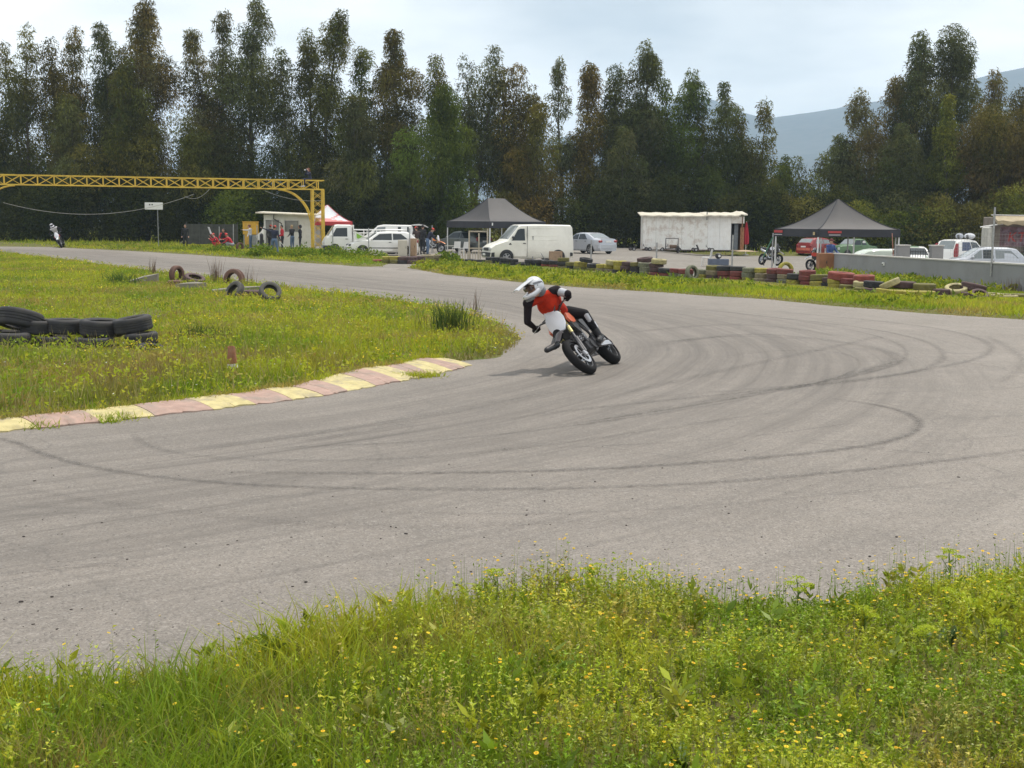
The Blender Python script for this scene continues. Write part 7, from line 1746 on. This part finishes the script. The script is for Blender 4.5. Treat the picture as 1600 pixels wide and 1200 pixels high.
person('red-capped man in dark jacket and jeans bending to the right', at(668, 79.2), 20, 'navy', 'jeans', 'hairb', cap=M_CAPR, pose=dict(neck=(.22, 0, 1.40), head=(.32, 0, 1.54), sl=(.18, .19, 1.34), sr=(.18, -.19, 1.34), el=(.38, .24, 1.12), er=(.36, -.24, 1.10), wl=(.56, .18, .95), wr=(.55, -.18, .92), fwd=(1, 0, -.3)))
person('person in blue shirt and dark red cap leaning on the wall end', at(1296, 58.5, -.25), -60, 'bluecl', 'jeans', 'hairb', cap=M_CAPK, pose=dict(er=(.10, -.27, 1.12), wr=(.36, -.30, 1.08), el=(.16, .28, 1.1), wl=(.40, .22, 1.06)), h=1.70)

# ------------------------------------------------------------------ motorcycles
M_BTYRE = mat('bike_tyre', (.011, .011, .012), .85, var=.3, scale=10, spec=.2)
M_ALLOY = mat('alloy', (.48, .48, .50), .35, .8, var=.08)
M_DARKM = mat('dark_engine_metal', (.07, .07, .075), .45, .5, var=.3, scale=20)
M_FRAME = mat('frame_steel_dark', (.06, .06, .065), .45, .3)
M_GOLD = mat('fork_gold', (.52, .45, .20), .35, .5)
M_CHROME = mat('chrome', (.60, .60, .60), .15, 1.0, var=.03)
M_DIRTYW = mat('plastic_white', (.72, .73, .78), .4, var=.03)
def plate_m(mb, poly, y0, y1, ax='y'): return mb.prism(poly, y0, y1, ax)
def bike(name, label, M4, fender, shroud, tail, plate, steer=0.0, group=None, seatm=None, fork_u=M_GOLD, number=True, cat='motorcycle', rimm=M_DARKM):
    t = thing(name, label, cat, group=group); t.matrix_world = M4
    r = .305; FX, RX = .735, -.715
    head = Matrix.Rotation(R(-26), 4, 'Y')
    # steering assembly turns about the head axis
    hp = Vector((.36, 0, .92)); axis = Vector((FX - .05 - .36, 0, .305 - .92)).normalized()
    S = Matrix.Translation(hp) @ Matrix.Rotation(steer, 4, -axis) @ Matrix.Translation(-hp)
    def add(mb, nm, m, parent=None, sm=35, st=False):
        o = mb.build(nm, m, parent or t, sm)
        if st: o.matrix_local = S
        return o
    for x, w, st in ((FX, .125, True), (RX, .155, False)):
        R1 = .222; p = []
        for k in range(13):
            a = -math.pi / 2 * 1.12 + math.pi * 1.12 * k / 12; p.append((r - .062 + .062 * math.cos(a), w / 2 * math.sin(a)))
        p += [(R1, w * .36), (R1, -w * .36)]
        rm = MB(); rm.lathe([(R1 + .006, -w * .38), (R1 + .006, w * .38), (R1 - .012, w * .34), (R1 - .018, 0), (R1 - .012, -w * .34)], 30)
        rm.lathe([(.05, -.07), (.05, .07), (.02, .07), (.02, -.07)], 12)
        wo = rm.build('wheel', rimm, t, 40)
        L = Matrix.Translation((x, 0, r)) @ Matrix.Rotation(math.pi / 2, 4, 'X'); wo.matrix_local = (S @ L) if st else L
        ty = MB(); ty.lathe(p, 36); ty.build('tyre', M_BTYRE, wo, 50)
        sp = MB()
        for k in range(32):
            a = 2 * math.pi * k / 32; b = a + (.35 if k % 2 else -.35); z = .055 * (1 if k % 4 < 2 else -1)
            sp.tube([(.045 * math.cos(a), .045 * math.sin(a), z), ((R1 - .012) * math.cos(b), (R1 - .012) * math.sin(b), z * .2)], .0028, 4, cap=False)
        o = sp.build('spokes', M_CHROME, wo, 0); o['kind'] = 'stuff'
        dk = MB(); dr = .16 if st else .115; dz = -.075 if st else .08
        dk.lathe([(dr, dz - .003), (dr, dz + .003), (dr - .045, dz + .003), (dr - .045, dz - .003)], 28)
        for k in range(5): a = 2 * math.pi * k / 5; dk.box(((dr - .05) * .7 * math.cos(a), (dr - .05) * .7 * math.sin(a), dz), (dr * .62, .016, .006), Matrix.Rotation(a, 3, 'Z'))
        dk.build('brake_disc', M_ALLOY, wo, 30)
    # fork
    for sd in (1, -1):
        y = sd * .098; top = Vector((.335, y, 1.0)); bot = Vector((FX - .03, y, .27)); mid = top.lerp(bot, .48)
        m = MB(); m.tube([top, mid], .029, 10); add(m, 'fork_tube', fork_u, None, 40, True)
        m = MB(); m.tube([mid.lerp(top, .02), bot + Vector((.0, 0, .06))], .024, 10); add(m, 'fork_slider', M_FRAME, None, 40, True)
        m = MB(); m.loft([[(bot + (top - bot) * t_ + Vector((.035 * math.cos(a), .034 * math.sin(a) + sd * .006, 0))) for a in np.linspace(-1.7, 1.7, 7)] + [(bot + (top - bot) * t_ + Vector((.028 * math.cos(a), .027 * math.sin(a) + sd * .006, 0))) for a in np.linspace(1.7, -1.7, 7)] for t_ in (.05, .2, .40)]); add(m, 'fork_guard', M_FRAME if fender is not M_FRAME else M_FRAME, None, 40, True)
        m = MB(); m.box(bot + Vector((.01, 0, .02)), (.07, .05, .09), bev=.012); add(m, 'axle_clamp', M_ALLOY, None, 30, True)
    m = MB(); m.box((.37, 0, .905), (.10, .26, .035), Matrix.Rotation(R(-26), 3, 'Y'), bev=.01); add(m, 'triple_clamp', M_ALLOY, None, 30, True)
    m = MB(); m.box((.435, 0, .76), (.10, .25, .035), Matrix.Rotation(R(-26), 3, 'Y'), bev=.01); add(m, 'triple_clamp', M_ALLOY, None, 30, True)
    # high front fender
    m = MB(); rows = []
    for i in range(9):
        u = i / 8; x = .28 + .74 * u; z = .675 + .10 * math.sin(math.pi * min(1, u * 1.05) * .75) - .11 * max(0, u - .45) ** 1.3 * 2; w = .062 + .028 * math.sin(math.pi * (.15 + .7 * u)) - .035 * max(0, u - .75) * 3
        rows.append([(x, -w, z - .03), (x, -w * .5, z), (x, 0, z + .012), (x, w * .5, z), (x, w, z - .03), (x, w * .9, z - .035), (x, 0, z), (x, -w * .9, z - .035)])
    m.loft(rows); add(m, 'front_fender', fender, None, 50, True)
    # number plate
    m = MB(); sh = [(-.055, .27), (.055, .27), (.085, .19), (.135, .13), (.155, .02), (.13, -.09), (.075, -.155), (0, -.175), (-.075, -.155), (-.13, -.09), (-.155, .02), (-.135, .13), (-.085, .19)]
    Rp = Matrix.Translation((.475, 0, .905)) @ Matrix.Rotation(R(-22), 4, 'Y')
    m.loft([[(-.02 - .25 * y * y, y * .97, z) for y, z in sh], [(.012 - 1.6 * y * y, y, z) for y, z in sh], [(.022 - 1.5 * y * y, y * .9, z * .95) for y, z in sh]], M=Rp); add(m, 'number_plate', plate, None, 50, True)
    # handlebar with grips, levers and guards
    m = MB(); hb = [(.27, -.39, 1.075), (.30, -.24, 1.085), (.335, -.11, 1.035), (.335, .11, 1.035), (.30, .24, 1.085), (.27, .39, 1.075)]; m.tube(hb, .013, 8); m.tube([(.318, -.19, 1.08), (.318, .19, 1.08)], .010, 6); m.tube([(.335, 0, .93), (.335, 0, 1.035)], .03, 8); bar = add(m, 'handlebar', M_FRAME, None, 40, True)
    for sd in (1, -1):
        m = MB(); m.tube([(.275, sd * .27, 1.084), (.269, sd * .40, 1.075)], .018, 8); g_ = m.build('grip', M_BLKPL, bar)
        m = MB(); m.tube([(.30, sd * .24, 1.08), (.345, sd * .29, 1.07), (.34, sd * .39, 1.06)], .006, 6); m.build('lever', M_ALLOY, bar)
    # tank, seat, shrouds, side panels, tail
    m = MB(); m.loft([[(x, -w, zb), (x, -w * 1.0, (zb + zt) / 2), (x, -w * .55, zt), (x, w * .55, zt), (x, w, (zb + zt) / 2), (x, w, zb)] for x, w, zb, zt in ((.30, .06, .80, .90), (.20, .12, .74, .955), (.02, .115, .72, .945), (-.12, .075, .74, .89))]); add(m, 'fuel_tank', M_FRAME, None, 40)
    m = MB(); m.loft([[(x, -w, z - .07), (x, -w * .95, z - .015), (x, -w * .4, z), (x, w * .4, z), (x, w * .95, z - .015), (x, w, z - .07)] for x, w, z in ((.12, .06, .965), (-.02, .085, .935), (-.3, .105, .905), (-.6, .105, .92), (-.80, .07, .95))]); add(m, 'seat', seatm or M_BLKPL, None, 50)
    for sd in (1, -1):
        pl = [(.44, .80), (.47, .86), (.36, .95), (.08, .95), (.02, .86), (.10, .79), (.30, .77)]
        pk = [(.43, .80), (.44, .70), (.30, .58), (.16, .64), (.10, .79)]
        m = MB(); m.loft([[(x, sd * (.115 + .06 * max(0, x - .1)), z) for x, z in pk], [(x, sd * (.135 + .10 * max(0, x - .1)), z) for x, z in pk]]); add(m, 'radiator_guard', M_BLKPL, None, 30)
        m = MB(); m.loft([[(x, sd * (.125 + .06 * max(0, x - .1)), z) for x, z in pl], [(x, sd * (.145 + .10 * max(0, x - .1)), z) for x, z in pl]]); add(m, 'radiator_shroud', shroud, None, 30)
        m = MB(); m.box((.30, sd * .10, .70), (.04, .09, .24), bev=.01); add(m, 'radiator', M_DARKM, None, 30)
        pl = [(-.10, .80), (-.55, .86), (-.60, .76), (-.42, .62), (-.16, .60)]
        m = MB(); m.loft([[(x, sd * .10, z) for x, z in pl], [(x, sd * .128, z) for x, z in pl]]); add(m, 'side_panel', tail, None, 30)
        m = MB(); m.tube([(-.12, sd * .12, .33), (-.13, sd * .24, .34)], .02, 6); add(m, 'footpeg', M_ALLOY, None, 30)
        m = MB(); m.loft([[(-.12, sd * .10, .40), (-.12, sd * .14, .40), (-.12, sd * .14, .30), (-.12, sd * .10, .30)], [(RX + .02, sd * .10, r + .04), (RX + .02, sd * .13, r + .04), (RX + .02, sd * .13, r - .03), (RX + .02, sd * .10, r - .03)]]); add(m, 'swingarm', M_ALLOY, None, 30)
        m = MB(); m.tube([(.34, sd * .05, .86), (.20, sd * .09, .66), (.16, sd * .10, .34)], .02, 6); m.tube([(.36, sd * .04, .90), (0, sd * .10, .80), (-.14, sd * .11, .60), (-.16, sd * .11, .34), (.16, sd * .10, .27)], .02, 6); m.tube([(-.10, sd * .10, .78), (-.62, sd * .07, .84)], .014, 6); add(m, 'frame', M_FRAME, None, 40)
    m = MB(); rows = []
    for i in range(7):
        u = i / 6; x = -.60 - .46 * u; z = .90 + .07 * u; w = .095 - .035 * u; rows.append([(x, -w, z - .045), (x, -w * .6, z), (x, w * .6, z), (x, w, z - .045), (x, w * .85, z - .055), (x, -w * .85, z - .055)])
    m.loft(rows); add(m, 'rear_fender', tail, None, 40)
    m = MB(); m.box((.04, 0, .40), (.36, .24, .22), bev=.05); m.tube([(-.05, -.15, .40), (-.05, .15, .40)], .10, 12); m.tube([(.12, -.13, .38), (.12, .13, .38)], .08, 12); eng = add(m, 'engine', M_DARKM, None, 35)
    m = MB()
    for k in range(5): m.box((.14 + .012 * k, 0, .54 + .035 * k), (.20, .19, .018), Matrix.Rotation(R(12), 3, 'Y'))
    m.box((.16, 0, .60), (.15, .15, .20), bev=.02); m.build('cylinder', M_ALLOY, eng, 30)
    m = MB(); m.tube([(.24, -.03, .62), (.33, -.07, .56), (.30, -.11, .40), (.14, -.15, .38), (-.10, -.15, .52), (-.30, -.14, .66)], .022, 8); add(m, 'exhaust_pipe', M_CHROME, None, 40)
    m = MB(); m.tube([(-.28, -.15, .66), (-.32, -.155, .68), (-.75, -.15, .80), (-.78, -.15, .81)], [.03, .055, .055, .03], 12); add(m, 'muffler', M_ALLOY, None, 40)
    m = MB(); m.tube([(-.20, 0, .42), (-.22, 0, .78)], .035, 10); add(m, 'shock', mat('spring_white', (.5, .5, .5), .4), None, 40)
    m = MB()
    m.tube([(-.06, .125, .44), (RX, .125, r + .055), (RX - .055, .125, r), (RX, .125, r - .055), (-.06, .125, .36), (-.01, .125, .40)], .009, 5, closed=True); add(m, 'chain', M_DARKM, None, 40)
    return t, S
def pose_bike(front, heading, lean):
    """front: ground point under the front wheel; heading in degrees; lean>0 to the rider's right"""
    h = Vector((math.cos(R(heading)), math.sin(R(heading)), 0)); Lf = Vector((-h.y, h.x, 0)); z = Vector((0, 0, 1))
    up = z * math.cos(lean) - Lf * math.sin(lean); lf = Lf * math.cos(lean) + z * math.sin(lean)
    M = Matrix((h, lf, up)).transposed().to_4x4(); w = .055 * math.sin(abs(lean))
    M.translation = Vector(front) - h * .735 + Vector((0, 0, .243 * 0)) + up * (-.305) + up * .305 
    # keep the tyre's round shoulder on the ground
    c = .305 - .062; M.translation += z * (c + .062 - (c * math.cos(lean) + .062)) * 0 
    M.translation -= z * (c * math.cos(lean) + .062 - .305 * math.cos(lean) ) * 1.0 * 0
    lowest = .305 * math.cos(lean) - (c * math.cos(lean) + .062)
    M.translation += z * (-lowest)
    return M
fc = G(928, 585)
BM = pose_bike(fc, math.degrees(math.atan2(-.95, -.31)), R(44))
hero_bike, HS = bike('motorcycle', 'black and white supermoto leaning hard into the bend', BM, M_FRAME, mat('plastic_orange', (.50, .12, .06), .4, var=.05), M_BLKPL, M_DIRTYW, steer=R(-4))
def hero():
    t = thing('person', 'racer in red jersey and silver helmet hanging off the leaning motorcycle', 'person', (0, 0, 0))
    L = lambda x, y, z: BM @ (HS @ Vector((x, y, z)).to_4d()).to_3d() if False else BM @ Vector((x, y, z))
    H = lambda x, y, z: BM @ (HS @ Vector((x, y, z)))
    b = Body()
    lg, rg = H(.272, .335, 1.08), H(.272, -.335, 1.08); ax = (H(.272, .39, 1.08) - H(.272, .27, 1.08)).normalized()
    pel = W(880, 496, 18.55)
    sr, sl = W(825, 474, 18.08), W(870, 455, 18.25); neck = W(848, 463, 18.2); hd = W(835, 452, 18.0)
    up = (neck - pel).normalized(); lat = (sl - sr).normalized(); fw = lat.cross(up).normalized(); lat = up.cross(fw); M = Matrix((fw, lat, up)).transposed()
    b.ell(pel, (.125, .17, .14), M, 'pants'); b.ell(pel.lerp(neck, .33), (.12, .155, .19), M, 'jred'); b.ell(pel.lerp(neck, .68), (.135, .19, .20), M, 'jred'); b.cap(sl, sr, .070, .070, 'jred'); b.cap(pel.lerp(neck, .75) + fw * .05, neck + fw * .02, .135, .085, 'jred')
    b.cap(sl + up * .01, sl.lerp(sr, .12) + up * .03, .082, .07, 'greysl'); b.cap(sr, sr.lerp(sl, .10) + up * .02, .078, .07, 'greysl'); b.cap(neck, hd, .06, .055, 'greysl')
    b.ell(hd, (.10, .085, .115), None, 'skin')
    el, er = W(887, 459, 18.1), W(824, 503, 18.12)
    b.cap(sl, sl.lerp(el, .4), .068, .062, 'greysl'); b.cap(sl.lerp(el, .4), el, .064, .052, 'silver_pad'); wl = el.lerp(lg, .80); b.cap(el, wl, .052, .036, 'greysl'); b.cap(el, el.lerp(lg, .25), .056, .05, 'greysl')
    b.cap(sr, er, .064, .052, 'greysl'); wr = er.lerp(rg, .72); b.cap(er, wr, .050, .036, 'greysl')
    b.grip_hand(wl, lg, ax, 'glove', 1.15); b.grip_hand(wr, rg, -ax, 'glove', 1.15)
    hl, hr = pel + lat * .10, pel - lat * .10
    kl = L(-.06, .27, .80); fl_ = L(-.16, .185, .39)
    b.cap(hl, kl, .10, .072, 'pants'); b.cap(kl, fl_ + (kl - fl_) * .15, .070, .054, 'pants'); b.cap(kl + fw * .03, kl.lerp(fl_, .22) + fw * .03, .050, .045, 'silver_pad'); b.cap(kl.lerp(fl_, .45) + lat * .03, kl.lerp(fl_, .62) + lat * .03, .040, .036, 'silver_pad'); b.cap(fl_ + (kl - fl_) * .35, fl_, .060, .050, 'boot'); h3 = (BM.to_3x3() @ Vector((1, 0, -.1))).normalized(); b.cap(fl_ - h3 * .07, fl_ + h3 * .19, .046, .040, 'boot')
    kr = W(872, 527, 17.98); fr = W(866, 541, 17.62); b.cap(hr, kr, .10, .072, 'pants'); b.cap(kr, fr, .068, .052, 'pants'); b.cap(kr.lerp(fr, .55), fr, .062, .054, 'boot'); d = Vector((-.35, -.55, -.12)).normalized(); b.cap(fr - d * .07, fr + d * .20, .050, .042, 'boot')
    b.build('body', CM, t, .0105, 2)
    # helmet: shell with face opening, chin bar, peak, goggles
    f = Vector((-.80, -.56, -.22)).normalized(); l = Vector((0, 0, 1)).cross(f).normalized(); tilt = Matrix.Rotation(R(14), 3, f); l = tilt @ l; u = f.cross(l); HM = Matrix((f, l, u)).transposed().to_4x4(); HM.translation = hd + u * .02
    Ms = mat('helmet_silver', (.58, .59, .62), .3, .15, var=.06, coat=.5); Mg = mat('helmet_grey_stripe', (.16, .165, .18), .35, var=.1)
    m = MB(); n, mm = 22, 12; rows = []
    for i in range(mm + 1):
        a = math.pi * .5 - (math.pi * .5 + .62) * i / mm; row = []
        for j in range(n):
            ph = R(62) + (2 * math.pi - R(124)) * j / (n - 1) if a < .42 else R(2) + (2 * math.pi - R(4)) * j / (n - 1)
            if .42 > a > .2: ph = R(40) + (2 * math.pi - R(80)) * j / (n - 1)
            q = math.cos(a); row.append((.148 * q * math.cos(ph) - .012, .125 * q * math.sin(ph), .142 * math.sin(a) + .02))
        rows.append(row)
    vs = [p for r_ in rows for p in r_]; fs = [(i * n + j, i * n + j + 1, (i + 1) * n + j + 1, (i + 1) * n + j) for i in range(mm) for j in range(n - 1)]
    inn = [tuple(Vector(p) * .90) for p in vs]; o_ = len(vs); m.add(vs + inn, fs + [tuple(reversed([o_ + k for k in f_])) for f_ in fs])
    hel = m.build('helmet', Ms, t, 50); hel.matrix_local = HM
    m = MB(); m.tube([(-.0, .118, -.05), (.09, .10, -.085), (.165, .045, -.095), (.178, 0, -.097), (.165, -.045, -.095), (.09, -.10, -.085), (0, -.118, -.05)], [.036, .036, .034, .034, .034, .036, .036], 10); m.build('chin_guard', Ms, hel, 50)
    m = MB(); m.tube([(.10, .085, -.13), (.155, .03, -.145), (.155, -.03, -.145), (.10, -.085, -.13)], .022, 8); m.build('chin_vent', Mg, hel, 50)
    m = MB(); rows = []
    for i in range(6):
        q = i / 5; x = .03 + .285 * q; z = .135 - .062 * q - .03 * q * q; w = .092 - .012 * q; rows.append([(x, -w, z - .022), (x, -w * .6, z), (x, w * .6, z), (x, w, z - .022), (x, w * .9, z - .030), (x, w * .5, z - .010), (x, -w * .5, z - .010), (x, -w * .9, z - .030)])
    m.loft(rows); m.build('peak', Ms, hel, 50)
    for sd in (1, -1): m = MB(); m.loft([[(x, sd * (w_ + .004), z + .01), (x + .05, sd * (w_ + .005), z + .008), (x + .05, sd * (w_ + .005), z - .02), (x, sd * (w_ + .004), z - .02)] for x, w_, z in ((-.10, .098, .05), (-.03, .121, .06), (.03, .118, .06))]); m.build('stripe', Mg, hel, 40)
    m = MB(); m.ell((-.08, 0, -.06), (.085, .10, .085), n=12, m=8); m.build('neck_padding', Mg, hel, 60)
    m = MB(); m.loft([[(.085 + .038 * math.cos(a * .75), .092 * math.sin(a), .055 - .012 * abs(math.sin(a))), (.105 + .038 * math.cos(a * .75), .095 * math.sin(a), .02), (.085 + .038 * math.cos(a * .75), .090 * math.sin(a), -.028), (.05, .085 * math.sin(a), 0)] for a in np.linspace(-1.35, 1.35, 9)]); gg = m.build('goggles', mat('goggle_lens', (.05, .03, .025), .12), hel, 50)
    m = MB(); m.tube([(.02, .118, .02), (-.10, .09, .03), (-.158, 0, .03), (-.10, -.09, .03), (.02, -.118, .02)], .012, 6); m.build('goggle_strap', Mg, gg)
    # jersey emblem and shoulder flash
    def patch(c0, w_, h_, mm_, nm, pts, off):
        m = MB(); Rm = Matrix((lat, up, fw)).transposed().to_4x4(); Rm.translation = c0 + fw * off
        m.loft([[(x * w_, y * h_, 0) for x, y in pts], [(x * w_, y * h_, .012) for x, y in pts]], M=Rm); return m.build(nm, mm_, t, 0)
    cc = pel.lerp(neck, .68) + fw * .192
    patch(cc - lat * .035 - up * .01 - fw * .018, .06, .07, mat('emblem_grey', (.10, .09, .09), .6), 'jersey_emblem', [(-1, -.9), (-.2, -.2), (.9, .8), (1, 1), (.1, .45), (-.25, -.6)], .0)
    patch(cc - up * .095 - lat * .04 - fw * .012, .075, .013, mat('emblem_pale', (.40, .38, .30), .6), 'jersey_emblem', [(-1, -1), (1, .6), (1, 1), (-1, .2)], .002)
    return t
hero()
# far rider
def far_rider():
    f0 = G(97, 387.5); M = pose_bike(f0, math.degrees(math.atan2(-.93, .20)), R(24)); 
    bt, S = bike('motorcycle', 'white and red dirt bike coming down the far straight', M, M_DIRTYW, mat('plastic_red', (.50, .05, .03), .4), M_BLKPL, M_DIRTYW)
    t = thing('person', 'rider in white and black kit on the far straight', 'person', (0, 0, 0)); L = lambda x, y, z: M @ Vector((x, y, z)); b = Body()
    pel = L(-.30, -.02, 1.03); neck = L(.05, -.02, 1.52); hd = L(.13, -.02, 1.66); sl, sr = L(.04, .19, 1.46), L(.04, -.21, 1.46); lg, rg = L(.272, .335, 1.08), L(.272, -.335, 1.08); el, er = L(.06, .42, 1.24), L(.06, -.42, 1.24)
    up = (neck - pel).normalized(); lat = (sl - sr).normalized(); fw = lat.cross(up).normalized(); MM = Matrix((fw, lat, up)).transposed()
    b.ell(pel, (.12, .17, .14), MM, 'pants'); b.ell(pel.lerp(neck, .35), (.115, .15, .18), MM, 'whitecl'); b.ell(pel.lerp(neck, .7), (.13, .19, .2), MM, 'whitecl'); b.cap(sl, sr, .075, .075, 'whitecl'); b.cap(neck, hd, .06, .055, 'glove'); b.ell(hd, (.1, .085, .11), None, 'skin')
    for s_, e_, g_, sg in ((sl, el, lg, 1), (sr, er, rg, -1)): b.cap(s_, e_, .062, .05, 'greysl'); w_ = e_.lerp(g_, .75); b.cap(e_, w_, .048, .036, 'greysl'); b.grip_hand(w_, g_, (L(0, .4 * sg, 1) - L(0, .2 * sg, 1)), 'glove', 1.15)
    for sg in (1, -1):
        h_ = pel + lat * .1 * sg; k_ = L(.10, .26 * sg, .80); f_ = L(-.14, .19 * sg, .39); b.cap(h_, k_, .10, .07, 'pants'); b.cap(k_, f_, .066, .052, 'pants'); b.cap(k_.lerp(f_, .5), f_, .06, .052, 'boot'); d = (M.to_3x3() @ Vector((1, 0, -.1))).normalized(); b.cap(f_ - d * .06, f_ + d * .19, .046, .04, 'boot')
    b.build('body', CM, t, .016, 2)
    f = (M.to_3x3() @ Vector((1, 0, .05))).normalized(); l = (M.to_3x3() @ Vector((0, 1, 0))).normalized(); u = f.cross(l); HM = Matrix((f, l, u)).transposed().to_4x4(); HM.translation = hd + u * .02
    m = MB(); m.ell((-.01, 0, .03), (.148, .125, .135), n=16, m=10); hel = m.build('helmet', mat('helmet_dark', (.10, .10, .11), .3, coat=.4), t, 60); hel.matrix_local = HM
    m = MB(); m.tube([(0, .115, -.05), (.09, .10, -.085), (.17, 0, -.097), (.09, -.10, -.085), (0, -.115, -.05)], .036, 8); m.build('chin_guard', M_DIRTYW, hel, 50)
    m = MB(); m.loft([[(.03 + .26 * q, -.085, .125 - .07 * q), (.03 + .26 * q, 0, .148 - .07 * q), (.03 + .26 * q, .085, .125 - .07 * q), (.03 + .26 * q, 0, .136 - .07 * q)] for q in (0, .5, 1)]); m.build('peak', M_DIRTYW, hel, 50)
    m = MB(); m.ell((.085, 0, .015), (.06, .085, .042), n=12, m=8); m.build('goggles', M_GLASS, hel, 60)
far_rider()
# paddock bikes on stands
def parked(px, Y, head, lean, label, fender, shroud, tail, plate, z=0, steer=0.3):
    M = pose_bike((XatY(px, Y), Y, z), head, R(lean)); t, S = bike('motorcycle', label, M, fender, shroud, tail, plate, steer=steer, group='motorcycles parked in the paddock')
    m = MB(); m.tube([(-.15, .14, .36), (-.18, .36 if lean <= 0 else .14, .03)], .016, 6); m.build('side_stand', M_ALLOY, t); return t
parked(1214, 66, -68, -10, 'black and white dirt bike parked tail to the right behind the barrier', M_BLKPL, M_DIRTYW, M_BLKPL, M_BLKPL, -.05)
parked(1268, 61, 118, -8, 'red and white bike half hidden behind the near leg of the pyramid tent', M_DIRTYW, mat('plastic_red', (.50, .05, .03), .4), M_DIRTYW, M_DIRTYW, -.15, 0.2)
parked(688, 84.5, -40, -7, 'orange and white dirt bike behind the bending man', mat('plastic_orange2', (.70, .20, .03), .4), mat('plastic_orange2', (.70, .20, .03), .4), M_DIRTYW, M_DIRTYW)
# helmet on the crate
x = XatY(1122, 61.9); t = thing('helmet', 'dark helmet with a white disc lying on the blue-grey crate', 'helmet', (x, 61.9, .40)); m = MB(); m.ell((0, 0, .14), (.16, .13, .14), n=14, m=10); sh = m.build('shell', M_BLKPL, t, 60); m = MB(); m.lathe([(.001, 0), (.06, 0), (.06, .01), (.001, .01)], 12); o = m.build('disc', M_PLATE, t); o.location = (.03, -.128, .14); o.rotation_euler = (math.pi / 2, 0, 0); m = MB(); m.box((-.1, -.02, .22), (.2, .22, .02), Matrix.Rotation(.3, 3, 'Y'), bev=.006); m.build('peak', M_BLKPL, t)
